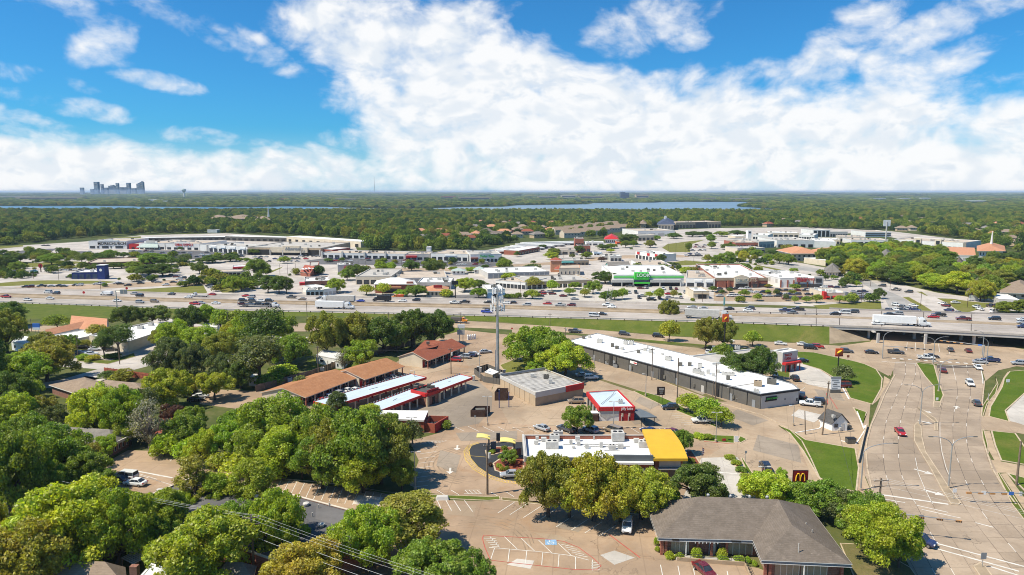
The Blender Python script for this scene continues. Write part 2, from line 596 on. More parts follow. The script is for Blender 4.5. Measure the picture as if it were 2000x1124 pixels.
M['beige']=mat('beige siding',(.58,.50,.40),.85,.08,.3,coord='World')
M['dgrey']=mat('charcoal painted block',(.125,.115,.10),.8,.1,.3,coord='World')
M['lgrey']=mat('warm grey panel',(.50,.47,.43),.8,.06,.3,coord='World')
M['mgrey']=mat('mid grey panel',(.25,.26,.27),.7,.08,.3,coord='World')
M['black']=mat('black metal',(.022,.022,.024),.6,.1,1)
M['dark']=mat('shaded interior',(.03,.028,.026),.9,.1,1)  # shade in recesses and openings put into the colour; dark doors too
M['red']=mat('red fascia',(.50,.028,.026),.5,.08,.5)
M['red2']=mat('dark red wall',(.33,.022,.026),.6,.08,.5)
M['orange']=mat('orange sign',(.62,.10,.025),.5,.05,.5)
M['brick']=brick_mat('red brick',(.26,.072,.042),(.35,.115,.068),(.42,.30,.22))
M['brick2']=brick_mat('brown brick',(.20,.085,.055),(.30,.14,.095),(.35,.26,.2))
M['redblock']=brick_mat('red painted block',(.30,.066,.036),(.35,.085,.045),(.21,.05,.03),2.0)
M['mcgrey']=mat('grey parapet metal',(.13,.145,.155),.5,.08,.5)
M['yellow']=mat('yellow roof metal',(.62,.37,.03),.55,.05,.4)
M['pyellow']=mat('pale yellow canopy',(.80,.66,.20),.6,.05,.4)
M['glass']=mat('window glass',(.035,.042,.05),.12,.3,.8,spec=.6)
M['bglass']=mat('blue tinted glass',(.04,.07,.13),.12,.3,.3,spec=.6)
M['bluewall']=mat('navy blue wall',(.018,.035,.16),.6,.1,.3)
M['metal']=mat('galvanised metal',(.42,.42,.41),.45,.12,1,metal=.5)
M['ac']=mat('rooftop unit metal',(.50,.48,.44),.6,.1,1)
M['acd']=mat('dark rooftop unit',(.13,.12,.10),.7,.15,1)
M['wood']=mat('weathered pole wood',(.19,.14,.10),.9,.2,2)
M['wooddark']=mat('dark brown boards',(.075,.042,.03),.9,.2,1)
M['fencered']=mat('red stained boards',(.33,.10,.06),.9,.2,1,rand=.15)
M['fencewood']=mat('weathered fence boards',(.20,.15,.11),.9,.2,1,rand=.12)
M['greenmetal']=mat('grey green roof metal',(.36,.42,.38),.6,.1,.5)
M['lookgreen']=mat('bright green panel',(.07,.50,.06),.5,.05,.5)
M['teal']=mat('teal painted trim',(.12,.38,.36),.6,.1,.5)
M['navy']=mat('slate blue roof',(.06,.075,.12),.7,.1,.3)
M['shingle_gb']=shingle_mat('grey brown shingles',(.155,.125,.10),(.21,.17,.138))
M['shingle_or']=shingle_mat('orange brown shingles',(.37,.168,.08),(.45,.22,.11))
M['shingle_rd']=shingle_mat('red brown shingles',(.27,.085,.05),(.33,.11,.065))
M['shingle_tan']=shingle_mat('tan shingles',(.27,.20,.145),(.33,.25,.185))
M['shingle_gr']=shingle_mat('grey shingles',(.20,.18,.16),(.26,.235,.21))
M['shingle_dk']=shingle_mat('dark shingles',(.085,.08,.078),(.12,.112,.105))
M['terracotta']=shingle_mat('terracotta roof',(.50,.235,.135),(.58,.29,.17))
M['tilered']=shingle_mat('brick red roof',(.33,.09,.06),(.40,.12,.08))
M['canopyroof']=seam_mat('pale blue canopy sheet',(.50,.58,.63),(.34,.39,.42),1.2,.65,.35)
M['oldmetal']=seam_mat('rust streaked metal roof',(.50,.47,.43),(.10,.09,.08),1.6,.85,.75)
M['shedmetal']=seam_mat('pale shed roof',(.66,.65,.62),(.40,.38,.35),1.0,.3,.35)
M['bark']=mat('bark',(.085,.066,.05),.95,.3,2)
M['barkgrey']=mat('grey bark',(.24,.20,.17),.95,.3,2)
M['leaf']=leaf_mat('leaves')
M['tyre']=mat('tyre rubber',(.02,.02,.02),.85,.1,3)
M['rim']=mat('wheel rim',(.35,.35,.36),.35,.1,3,metal=.7)
M['lamp']=mat('headlamp lens',(.75,.76,.78),.15,.05,3,spec=.6)
M['tail']=mat('tail lamp lens',(.40,.02,.02),.2,.05,3,spec=.6)
M['paint']=paint_mat('car paint')
M['flat']=paint_mat('matt paint',.6)
M['trim']=mat('black trim',(.03,.03,.032),.6,.1,3)
M['signface']=mat('white sign face',(.78,.77,.75),.5,.04,1)
M['amber']=mat('signal housing yellow',(.48,.24,.09),.6,.1,1)
M['signblue']=mat('blue street sign',(.05,.16,.50),.5,.05,1)
M['signbrown']=mat('dark brown sign face',(.035,.02,.018),.5,.1,1)
M['mcred']=mat('dark red sign face',(.20,.012,.014),.45,.08,.8)
M['goldm']=mat('gold letter',(.85,.50,.03),.45,.03,1)
M['wire']=mat('aluminium wire',(.60,.60,.60),.5,.05,1)
M['wiredark']=mat('dark cable',(.06,.06,.06),.6,.05,1)
M['skyline']=mat('hazed tower cladding',(.27,.33,.43),.5,.2,.03,coord='World')  # haze of distance is put into the colour of both claddings
M['skyline2']=mat('pale hazed tower cladding',(.40,.42,.46),.6,.2,.03,coord='World')
# ground
def ground_material():
 m=bpy.data.materials.new('ground')
 m.use_nodes=True
 t=NT(m.node_tree)
 b=t.n['Principled BSDF']
 b.inputs['Roughness'].default_value=.95
 b.inputs['Specular IOR Level'].default_value=.1
 pos=t.add('ShaderNodeNewGeometry').outputs['Position']
 near=t.mix(t.ramp(t.noise(pos,.12,6,.65),.35,.65),(.065,.085,.022),(.115,.118,.04))
 near=t.mix(t.math('MULTIPLY',t.ramp(t.noise(pos,.05,6,.7),.5,.7),.6),near,(.20,.15,.085))
 far=t.mix(t.ramp(t.noise(pos,.012,6,.7),.35,.65),(.05,.068,.02),(.085,.098,.028))
 far=t.mix(t.math('MULTIPLY',t.ramp(t.noise(pos,.0016,7,.72),.58,.72),.75),far,(.24,.20,.14))
 sp=t.add('ShaderNodeSeparateXYZ')
 t.l.new(pos,sp.inputs[0])
 c=t.mix(t.ramp(sp.outputs[1],600,760,0,1),near,far)
 t.l.new(c,b.inputs['Base Color'])
 return m
mb=MB()
rings=[0,60,120,200,300,450,650,900,1300,2000,3200,5000,8000,13000,20000,30000]
NS=48
for k in range(len(rings)-1):
 r0,r1=rings[k],rings[k+1]
 for i in range(NS):
  a0,a1=2*math.pi*i/NS,2*math.pi*(i+1)/NS
  q=[(r0*math.cos(a0),r0*math.sin(a0),0),(r1*math.cos(a0),r1*math.sin(a0),0),(r1*math.cos(a1),r1*math.sin(a1),0),(r0*math.cos(a1),r0*math.sin(a1),0)]
  mb.face(q if r0 else q[:3])
tag(mb.build('ground',ground_material()),kind='structure')
def sheet(name,px,z,m,kind='structure'):
 mb=MB()
 mb.face([(*q,z) for q in ccw([XY(*p) for p in px])])
 return tag(mb.build(name,m),kind=kind)
def raised(name,px,m,h=.12,kw=.35,kerb=True):
 """a planted bed a kerb's height above the paving"""
 poly=ccw([XY(*p) for p in px])
 mb=MB()
 inn=inset(poly,kw) if kerb else poly
 if kerb:
  n=len(poly)
  for i in range(n):
   j=(i+1)%n
   mb.face([(*poly[i],0),(*poly[j],0),(*poly[j],h),(*poly[i],h)],1)
   mb.face([(*poly[i],h),(*poly[j],h),(*inn[j],h),(*inn[i],h)],1)
  mb.face([(*q,h+.004) for q in inn],0)
  return tag(mb.build(name,[m,M['curb']]),kind='structure')
 mb.prism(poly,0,h,0)
 return tag(mb.build(name,m),kind='structure')
def strip(mb,pts,wd,z,mi=0):
 """a flat ribbon along world points"""
 pts=[Vector(p[:2]) for p in pts]
 L,Rr=[],[]
 for i,p in enumerate(pts):
  d=(pts[min(i+1,len(pts)-1)]-pts[max(i-1,0)]).normalized()
  n=Vector((-d.y,d.x))*wd/2
  L.append(p+n)
  Rr.append(p-n)
 for i in range(len(pts)-1):
  mb.face([(*Rr[i],z),(*Rr[i+1],z),(*L[i+1],z),(*L[i],z)],mi)
def kerb_line(px,h=.14,wd=.3,m='curb',name='kerb'):
 mb=MB()
 pts=[Vector(XY(*p)) for p in px]
 for a,b in zip(pts[:-1],pts[1:]):
  c=(a+b)/2
  d=b-a
  mb.box((c.x,c.y,h/2),(d.length+wd*.6,wd,h),math.atan2(d.y,d.x))
 return tag(mb.build(name,M[m]),kind='structure')
sheet('parking_lot',[(735,735),(800,690),(870,655),(905,645),(1000,655),(1000,690),(960,760),(985,800),(1000,838),(880,870),(860,845),(740,850),(600,832),(505,775),(620,730)],.012,M['conc_lot'])
sheet('parking_lot',[(880,840),(1000,829),(1330,838),(1345,860),(1690,905),(1690,1000),(1560,1000),(1000,985),(830,962),(800,948),(818,900),(800,862)],.024,M['conc_lot'])
sheet('parking_lot',[(1000,838),(960,765),(1000,650),(1120,655),(1560,700),(1600,720),(1700,790),(1690,905),(1345,880)],.018,M['conc'])
sheet('parking_lot',[(205,905),(250,880),(330,882),(470,925),(600,944),(720,960),(850,977),(960,980),(1100,990),(1300,1010),(1300,1220),(700,1220),(560,1000),(330,975),(215,950)],.028,M['conc_lot'])
sheet('parking_lot',[(1245,1010),(1330,1085),(1480,1110),(1660,1180),(1660,1260),(1000,1260),(1100,1080)],.032,M['conc_lot'])
sheet('lane',[(690,800),(830,770),(930,742),(962,768),(960,800),(935,828),(880,838),(845,815)],.03,M['conc_grey'])
sheet('lane',[(1000,642),(1075,650),(1110,664),(1165,705),(1240,740),(1400,800),(1470,822),(1530,865),(1580,915),(1592,950),(1560,1010),(1330,1010),(1370,900),(1440,855),(1330,805),(1200,760),(1110,712),(1000,690)],.036,M['conc'])
sheet('lane',[(1370,895),(1440,893),(1475,942),(1478,980),(1330,980)],.04,M['conc_white'])
LOOP=[(935,868),(950,866),(1024,866),(1024,950),(1014,941),(985,937),(958,928),(935,912),(922,895),(917,880),(921,872)]
sheet('drive_lane',[(937,866),(1024,864),(1024,944),(985,938),(958,929),(933,912),(919,895),(916,880),(921,871)],.044,M['asph_new'])
mb=MB()
edge=[(937,866),(921,871),(916,880),(919,895),(933,912),(958,929),(985,938),(1024,944)]
ew=[Vector(XY(*p)) for p in edge]
strip(mb,ew,.14,.05)
out=[Vector(XY(*p)) for p in [(934,864),(914,871),(906,882),(909,899),(924,917),(952,934),(984,943),(1024,947)]]
strip(mb,out,.14,.05)
for i in range(len(ew)-1):
 n=max(1,int((ew[i+1]-ew[i]).length/.7))
 for k in range(n):
  a,b=ew[i].lerp(ew[i+1],k/n),out[i].lerp(out[i+1],(k+.6)/n)
  strip(mb,[a,b],.13,.05)
strip(mb,[P(919,891),P(955,894)],.12,.05)
tag(mb.build('road_marking',M['yline']),kind='stuff')
raised('planting_bed',[(962,906),(975,897),(1024,893),(1024,928),(985,926),(966,920)],M['mulch'])
raised('planting_bed',[(947,881),(962,873),(1005,874),(1000,880),(965,889),(950,892)],M['mulch'])
raised('planting_bed',[(1338,880),(1352,880),(1368,905),(1372,925),(1345,925)],M['mulch'])
raised('planting_bed',[(1419,890),(1427,889),(1445,905),(1460,930),(1478,950),(1466,952),(1440,918)],M['mulch'])
raised('lawn',[(1522,832),(1548,842),(1575,860),(1672,877),(1679,915),(1674,962),(1636,955),(1597,933),(1567,881),(1541,847)],M['lawn'])
raised('lawn',[(1552,687),(1590,689),(1631,698),(1668,706),(1690,712),(1712,722),(1724,740),(1722,760),(1705,791),(1659,778),(1644,748),(1601,722),(1567,712),(1558,700)],M['lawn'])
raised('lawn',[(1665,796),(1694,806),(1683,828),(1674,813)],M['lawn'])
raised('median_lawn',[(1788,709),(1825,713),(1834,745),(1844,773),(1838,786),(1823,784),(1823,756),(1805,735)],M['lawn'])
raised('lawn',[(1971,726),(2010,723),(2010,762),(1965,803),(1973,825),(1930,814),(1933,795),(1941,782),(1956,756),(1960,740)],M['lawn'])
raised('lawn',[(1935,842),(1984,847),(2004,876),(2004,909),(1954,900),(1942,870)],M['lawn'])
raised('lawn',[(1965,924),(2060,950),(2100,1010),(2040,1000)],M['lawn'])
raised('verge',[(1945,738),(1950,752),(1945,770),(1928,790),(1920,815),(1916,814),(1919,793),(1935,768),(1945,752)],M['verge'],kw=.2)
raised('verge',[(1917,840),(1922,840),(1930,870),(1931,887),(1928,887),(1920,865)],M['verge'],kw=.2)
raised('verge',[(1946,924),(1952,925),(1990,985),(2020,1030),(2010,1030),(1975,985)],M['verge'],kw=.2)
raised('lawn',[(1237,765),(1249,764),(1287,774),(1321,789),(1361,811),(1406,835),(1399,836),(1350,815),(1290,791)],M['lawn'],kw=.25)
raised('planting_bed',[(1339,849),(1375,850),(1435,852),(1435,867),(1375,862),(1345,856)],M['lawn'],kw=.25)
raised('planting_bed',[(1445,852),(1460,859),(1446,867),(1440,860)],M['lawn'],kw=.25)
raised('verge',[(1446,895),(1452,896),(1466,918),(1482,942),(1472,943),(1456,918)],M['lawn'],kw=.25)
raised('verge',[(700,953),(757,962),(845,967),(956,971),(976,970),(978,977),(953,979),(845,974),(757,968)],M['verge'],kw=.2)
raised('verge',[(978,972),(1100,985),(1320,1008),(1320,1014),(1100,992),(980,979)],M['yard'],kw=.2)
raised('verge',[(976,714),(1007,702),(1060,708),(1080,724),(1021,726),(988,729)],M['verge_far'],kw=.2)
sheet('verge',[(1140,733),(1150,733),(1250,764),(1240,766)],.045,M['yard'])
sheet('verge',[(1217,659),(1361,668.5),(1420,676),(1420,680),(1361,674.5),(1302,671),(1250,665.5)],.04,M['verge'])
sheet('verge',[(1155,690),(1215,706),(1330,752),(1420,785),(1405,785),(1310,752),(1205,712)],.045,M['yard'])
raised('yard',[(1640,1062),(1700,1065),(1779,1110),(1800,1140),(1790,1220),(1690,1220),(1668,1130)],M['yard'],kw=.2)
raised('lawn',[(1515,722),(1543,725),(1543,738),(1513,736)],M['verge'],kw=.2)
sheet('verge',[(858,640),(905,640),(905,646),(862,655)],.045,M['verge'])
raised('verge',[(998,655),(1016,650),(1030,650),(1022,662),(1003,668)],M['verge_far'],kw=.2)
sheet('parking_lot',[(1548,706),(1600,722),(1640,748),(1640,764),(1580,752),(1540,735)],.044,M['conc_white'])
sheet('parking_lot',[(2000,768),(2090,740),(2200,900),(1985,838),(1967,826),(1966,804)],.02,M['conc_white'])
sheet('drive',[(1913,812),(1935,815),(1985,826),(2020,838),(2020,852),(1985,846),(1935,842),(1918,840)],.045,M['conc'])
sheet('drive',[(1924,888),(1932,898),(1954,902),(2010,912),(2010,940),(1965,924),(1945,924),(1930,905)],.045,M['walk'])
raised('verge',[(1762,581),(1776,581),(1806,598),(1826,611),(1794,610),(1785,595)],M['verge_far'],kw=.3)
for px in ([(1960,738),(1968,727),(1975,729),(1962,745),(1958,757),(1942,783),(1932,816),(1922,815),(1930,788),(1950,760)],[(1923,842),(1933,842),(1942,872),(1955,903),(1944,903),(1931,880)],[(1954,926),(1966,925),(2000,972),(2045,1040),(2030,1040),(1990,980)],[(1727,735),(1738,742),(1736,752),(1714,783),(1702,793),(1706,790),(1724,757)],[(1685,836),(1695,836),(1686,862),(1683,890),(1688,930),(1702,962),(1690,962),(1678,930),(1676,890),(1678,862)],[(1529,836),(1552,846),(1568,864),(1580,890),(1596,930),(1610,960),(1600,960),(1580,918),(1562,876),(1548,856)]):
 sheet('footpath',px,.0515,M['walk'])
for px in ([(1120,690),(1200,712),(1300,748),(1400,786),(1490,812),(1540,838),(1566,862),(1583,895),(1603,940)],[(1000,838),(1070,832),(1200,834),(1330,838)],[(560,937),(640,944),(700,953)],[(470,922),(560,937)],[(976,978),(1100,991),(1320,1013)],[(1365,915),(1378,935)]):
 kerb_line(px)
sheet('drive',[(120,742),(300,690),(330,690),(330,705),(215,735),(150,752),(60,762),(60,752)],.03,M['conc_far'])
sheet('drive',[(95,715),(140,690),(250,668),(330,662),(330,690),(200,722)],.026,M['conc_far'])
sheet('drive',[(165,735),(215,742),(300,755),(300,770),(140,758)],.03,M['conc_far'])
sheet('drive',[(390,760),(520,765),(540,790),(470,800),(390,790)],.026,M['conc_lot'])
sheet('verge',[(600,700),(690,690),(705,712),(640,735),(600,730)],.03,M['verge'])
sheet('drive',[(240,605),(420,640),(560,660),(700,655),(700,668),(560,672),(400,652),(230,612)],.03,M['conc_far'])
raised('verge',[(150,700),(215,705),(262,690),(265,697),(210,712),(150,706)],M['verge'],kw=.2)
# frontage road, intersection
sheet('frontage_road',[(-100,634),(300,640),(600,632),(905,627),(1100,639),(1300,657),(1500,668),(1640,676),(1720,690),(1760,706),(1735,735),(1700,716),(1640,700),(1552,688),(1400,676),(1250,663),(1110,650),(905,640),(700,648),(560,648),(300,652),(-100,645)],.05,M['conc'])
sheet('intersection',[(1640,676),(1700,668),(1722,640),(1930,640),(1940,672),(2040,690),(2060,722),(1985,716),(1950,724),(1925,745),(1916,716),(1830,712),(1790,707),(1750,704),(1740,735),(1712,720)],.055,M['conc'])
sheet('drive',[(1690,793),(1660,780),(1560,760),(1560,790),(1620,800),(1664,797),(1692,806),(1700,800)],.045,M['conc'])
sheet('road',[(1725,668),(1740,616),(1880,616),(1930,676)],.06,M['conc'])
# the arterial: a bed with sawn concrete slabs on it
ART={'A':[[(706,1749),(731,1747),(747,1738),(770,1727),(800,1716),(830,1702),(859,1695),(880,1692),(917,1695),(960,1705),(986,1718),(1020,1737),(1080,1768),(1124,1792),(1200,1834)],[(706,1768),(734,1769),(771,1752),(800,1740),(821,1731),(854,1726),(880,1724),(917,1727),(960,1740),(986,1751),(1020,1771),(1080,1803),(1124,1827),(1200,1869)],[(706,1787),(736,1789),(761,1777),(800,1765),(831,1757),(859,1754),(880,1754),(917,1757),(960,1772),(986,1790),(1020,1805),(1080,1839),(1124,1864),(1200,1908)],[(706,1789),(736,1798),(761,1801),(800,1791),(831,1784),(859,1783),(880,1786),(917,1790),(960,1808),(986,1822),(1020,1838),(1080,1877),(1124,1903),(1200,1950)]],'B':[[(714,1829),(727,1832),(745,1840),(770,1846),(800,1838),(830,1833),(859,1834),(887,1838),(917,1846),(960,1866),(986,1881),(1020,1903),(1080,1950),(1124,1985),(1200,2040)],[(714,1860),(727,1863),(745,1868),(770,1871),(800,1864),(830,1861),(859,1861),(887,1866),(917,1877),(960,1894),(986,1908),(1020,1932),(1080,1985),(1124,2022),(1200,2082)],[(714,1887),(727,1890),(745,1895),(770,1896),(800,1891),(830,1887),(859,1887),(887,1893),(917,1904),(960,1928),(986,1943),(1020,1972),(1080,2024),(1124,2060),(1200,2124)],[(714,1915),(727,1918),(745,1922),(770,1918),(800,1915),(830,1913),(859,1918),(887,1926),(917,1936),(960,1962),(986,1980),(1020,2010),(1080,2065),(1124,2102),(1200,2166)]],}
def line_at(line,y):
 ys=[p[0] for p in line]
 return float(np.interp(y,ys,[p[1] for p in line]))
sheet('road_base',[(1746,708),(1790,708),(1830,715),(1916,716),(1922,745),(1922,772),(1916,830),(1930,887),(1966,960),(2012,1020),(2104,1124),(2170,1200),(1825,1200),(1785,1124),(1712,986),(1690,930),(1686,880),(1694,845),(1722,770),(1744,735)],.0535,M['slab'])
for L_ in ART.values():
 sheet('road_bed',[(x,y) for y,x in L_[0]]+[(x,y) for y,x in L_[-1]][::-1],.06,M['joint'])
road=thing('road',None,None,(0,0,0))
tag(road,kind='structure')
rows=[HC]
Ds=[]
d=P(0,706)[1]
while d>96:
 Ds.append(d)
 d-=4.9
def row_of(dist):
 return proj((0,dist,0))[1]
def smooth_x(line,y):
 return sum(line_at(line,y+k) for k in (-9,-5,0,5,9))/5
SLABZ=.075
ns=0
for key,lines in ART.items():
 y0=lines[0][0][0]
 for li in range(len(lines)-1):
  for k in range(len(Ds)-1):
   a,b=row_of(Ds[k]-.028),row_of(Ds[k+1]+.028)
   if a<y0-1:
    continue
   q=[]
   for y,side in ((a,0),(a,1),(b,1),(b,0)):
    x=smooth_x(lines[li+side],y)
    v=P(x,y)
    v.x+=.05 if side==0 else -.05
    q.append((v.x,v.y))
   if abs(area(q))<2:
    continue
   mb=MB()
   mb.prism(q,.05,SLABZ+random.uniform(0,.006))
   mb.build('slab',M['slab'],road)
   ns+=1
for px in ([(880,1788,1797),(905,1790,1812),(930,1797,1826),(960,1809,1840),(986,1823,1857)],[(826,1801,1832),(859,1802,1833),(887,1810,1837),(917,1828,1845),(935,1840,1854)],[(986,1822,1880),(1003,1831,1893),(1020,1841,1904),(1040,1853,1919),(1060,1865,1933),(1080,1879,1949),(1102,1892,1966),(1124,1906,1984)],[(736,1799,1806),(756,1803,1822),(784,1800,1822),(800,1793,1836),(828,1786,1834)]):
 for (ya,la,ra),(yb,lb,rb) in zip(px[:-1],px[1:]):
  q=[XY(la+.5,ya+.3),XY(ra-.5,ya+.3),XY(rb-.5,yb-.3),XY(lb+.5,yb-.3)]
  mb=MB()
  mb.prism(q,.05,SLABZ+random.uniform(0,.006))
  mb.build('slab',M['slab'],road)
def median(px,m='median'):
 poly=ccw([XY(*p) for p in px])
 mb=MB()
 inn=inset(poly,.22)
 n=len(poly)
 for i in range(n):
  j=(i+1)%n
  mb.face([(*poly[i],.05),(*poly[j],.05),(*poly[j],.22),(*poly[i],.22)],1)
  mb.face([(*poly[i],.22),(*poly[j],.22),(*inn[j],.22),(*inn[i],.22)],1)
 mb.face([(*q,.224) for q in inn],0)
 return tag(mb.build('median',[M[m],M['curb']]),kind='structure')
median([(1785,832),(1791,826),(1799,828),(1802,859),(1809,885),(1830,917),(1855,955),(1877,984),(1872,988),(1857,987),(1838,957),(1817,917),(1796,882),(1785,862)])
median([(1793,797),(1800,800),(1826,818),(1832,825),(1832,842),(1825,842),(1824,825),(1800,807)])
median([(1900,1108),(1914,1100),(1925,1108),(1955,1150),(1990,1200),(1960,1200),(1935,1160)])
median([(1823,785),(1839,787),(1836,797),(1822,796)])
kerb_line([(1748,733),(1740,748),(1728,771),(1716,801),(1702,830),(1694,859),(1691,880),(1694,917),(1704,960),(1716,986)],.2)
kerb_line([(1923,745),(1920,772),(1917,812)],.2)
kerb_line([(1920,859),(1928,887),(1938,917),(1964,960),(1984,986)],.2)
mb=MB()
ZP=SLABZ+.012
def dash(line,y0,y1,on,gap,off=0.0,wd=.11,z=ZP,m=None):
 d,e=P(0,y0)[1],P(0,y1)[1]
 while d>e:
  a,b=row_of(d),row_of(max(e,d-on))
  pts=[]
  for k in range(4):
   y=a+(b-a)*k/3
   v=P(smooth_x(line,y),y)
   pts.append((v.x+off,v.y))
  strip(mb,pts,wd,z)
  d-=on+gap
dash(ART['A'][1],712,985,2.4,9.6)
dash(ART['A'][2],712,985,2.4,9.6)
dash(ART['A'][3],895,985,30,.1)
dash(ART['B'][1],775,985,2.4,9.6)
dash(ART['B'][2],775,985,2.4,9.6)
dash(ART['B'][0],825,935,30,.1,.25)
dash(ART['B'][1],714,744,30,.1)
dash(ART['B'][2],714,740,3,5)
dash(ART['B'][3],720,750,30,.1,-.2,.3)
dash(ART['A'][1],1040,1160,3,9)
dash(ART['A'][2],1040,1160,3,9)
dash(ART['B'][1],1000,1160,3,9)
def bar(x0,y0,x1,y1,wd,z=ZP):
 strip(mb,[XY(x0,y0),XY(x1,y1)],wd,z)
bar(1712,966,1852,986,.55)
bar(1722,975,1768,983,.25)
bar(1790,988,1852,1002,.25)
bar(1800,996,1876,1013,.25)
bar(1905,1022,1940,1031,.3)
bar(1812,1058,2005,1109,.4)
bar(1822,1071,1990,1117,.4)
bar(1935,1108,2010,1132,.4)
for k in range(12):
 x=1742+k*15.6
 bar(x,700.5+k*1.05,x+7.5,701+k*1.05,1.5,.068)
bar(1722,707,1790,711,.35,.09)
bar(1830,713,1906,718,.35,.09)
for x,y in ((1772,669),(1788,670),(1806,673),(1833,672),(1852,676)):
 bar(x,y,x+(x-1800)*.06,y+16,.16,.068)
def arrow(px,py,dx,dy,s=1.0,z=ZP):
 """turn arrow: a bent shaft with its head"""
 o=Vector(XY(px,py))
 f=(Vector(XY(px+dx,py+dy))-o).normalized()
 r=Vector((f.y,-f.x))
 pts=[o+(f*a+r*b)*s for a,b in ((-1.6,.0),(-.5,.0),(.3,.25),(.8,.7))]
 strip(mb,pts,.35*s,z)
 c,e=pts[-1],(pts[-1]-pts[-2]).normalized()
 q=Vector((-e.y,e.x))
 mb.face([(*(c-q*.55*s),z),(*(c+e*1.1*s),z),(*(c+q*.55*s),z)])
def arrow2(px,py,dx,dy,s=1.0,z=ZP):
 o=Vector(XY(px,py))
 f=(Vector(XY(px+dx,py+dy))-o).normalized()
 q=Vector((-f.y,f.x))
 strip(mb,[o-f*1.4*s,o+f*.4*s],.4*s,z)
 mb.face([(*(o+f*.4*s-q*.75*s),z),(*(o+f*1.6*s),z),(*(o+f*.4*s+q*.75*s),z)])
for x,y in ((1803,922),(1823,963)):
 arrow2(x,y,14,4,1.3)
arrow2(1808,804,12,4,1.2)
arrow2(1806,825,12,3,1.2)
arrow2(1868,797,2,-8,1.2)
tag(mb.build('road_marking',M['line']),kind='stuff')
# parking lot paint
mb=MB()
for i in range(16):
 t=i/15
 x,y=520+(745-520)*t,933+(965-933)*t
 bar(x,y,x-14+3*t,y+26+t*3,.14,.05)
for i,(x,y) in enumerate([(820,979),(852,978),(868,976),(884,977),(905,978)]):
 bar(x+2,y,x+10+i*2,y+22,.14,.05)
for x,y in ((1006,981),(1030,984),(1056,990),(1085,996),(1120,1008),(1150,1014),(1176,1020),(1204,1026)):
 bar(x,y,x-34,y+22,.14,.05)
isl=[(945,1046),(975,1048),(1060,1053),(1100,1058),(1130,1070),(1160,1092),(1174,1106),(1165,1114),(1120,1113),(1000,1100),(958,1095),(947,1070),(942,1052)]
mid=[(955,1070),(1050,1078),(1116,1086),(1150,1095)]
strip(mb,[XY(*p) for p in mid],.14,.05)
for x,y,x2,y2 in ((985,1049,1010,1073),(1018,1052,1044,1077),(1052,1056,1078,1081),(1090,1062,1115,1085),(957,1049,976,1070),(966,1071,958,1095),(995,1074,992,1099),(1029,1077,1026,1102),(1060,1080,1058,1105),(1092,1083,1090,1108),(1124,1088,1124,1113),(1157,1094,1157,1115)):
 bar(x,y,x2,y2,.13,.05)
for i in range(5):
 bar(945+i*4,1052+i*4,968+i*2,1053+i*4,.12,.05)
 bar(1096+i*7,1064+i*5,1120+i*7,1069+i*5,.12,.05)
 bar(1155,1099+i*3.2,1172,1101+i*3.2,.12,.05)
for i in range(9):
 x=885+i*29
 bar(x,833+i*.4,x+22,843+i*.6,.14,.05)
for i in range(7):
 x=1150+i*27
 bar(x,836,x+18,847,.14,.05)
for i in range(9):
 bar(822-i*1.2 if i else 826,878+i*9.2,855-i*2.4,873+i*9.5,.14,.05)
for i in range(5):
 bar(820+i*9,869-i*.8,840+i*8,862-i*.2,.12,.05)
bar(825,862,865,862,.14,.05)
for x,y in ((856,958),(884,958),(962,962),(992,962),(1020,962)):
 bar(x-3,y,x+12,y+9,.14,.05)
bar(908,958,938,958,.12,.05)
bar(906,965,942,965,.12,.05)
for i in range(4):
 bar(908+i*8,958,916+i*8,965,.12,.05)
for i in range(7):
 bar(1300+i*6,803+i*4.5,1335+i*6,804+i*4.5,.14,.05)
for x,y in ((270,928),(262,923),(290,934)):
 bar(x,y,x+45,y+14,.14,.05)
bar(268,921,337,934,.45,.05)
for x,y in ((318,886),(340,893),(358,895),(372,890),(430,905)):
 bar(x,y,x-8,y+9,.14,.05)
for x,y in ((1572,757),(1558,752),(1542,748),(1528,742)):
 bar(x,y,x-10,y+8,.12,.052)
for x,y in ((1290,1104),(1324,1106),(1354,1110),(1420,1116)):
 bar(x,y,x+8,y+40,.14,.05)
for x,y in ((893,875),(879,920)):
 arrow2(x,y,-1.5,12,1.1,.05)
bar(1380,922,1440,926,.5,.06)
tag(mb.build('parking_marking',M['line']),kind='stuff')
mb=MB()
strip(mb,[XY(*p) for p in isl+isl[:1]],.16,.052)
for a,b in (((1620,775),(1636,800)),((1375,863),(1433,868)),((1190,1045),(1250,1090)),((1614,768),(1617,790))):
 strip(mb,[XY(*a),XY(*b)],.22,.052)
tag(mb.build('red_line',M['rline']),kind='stuff')
mb=MB()
c=P(1076,1060)
mb.face([(c.x-1,c.y-.9,.054),(c.x+1,c.y-.9,.054),(c.x+1,c.y+.9,.054),(c.x-1,c.y+.9,.054)])
bay=mb.build('bay_marking',M['bline'])
tag(bay,'blue accessible bay square painted in the striped lot','road marking')
mb=MB()
mb.tube([(c.x-.2,c.y+.55,.056),(c.x-.15,c.y+.05,.056),(c.x+.35,c.y+.02,.056),(c.x+.55,c.y-.5,.056)],.07,4)
ring=[(c.x-.1+.45*math.cos(t),c.y-.25+.45*math.sin(t),.056) for t in [i*.5+1.8 for i in range(9)]]
mb.tube(ring,.06,4)
mb.build('wheelchair_emblem',M['line'],bay)
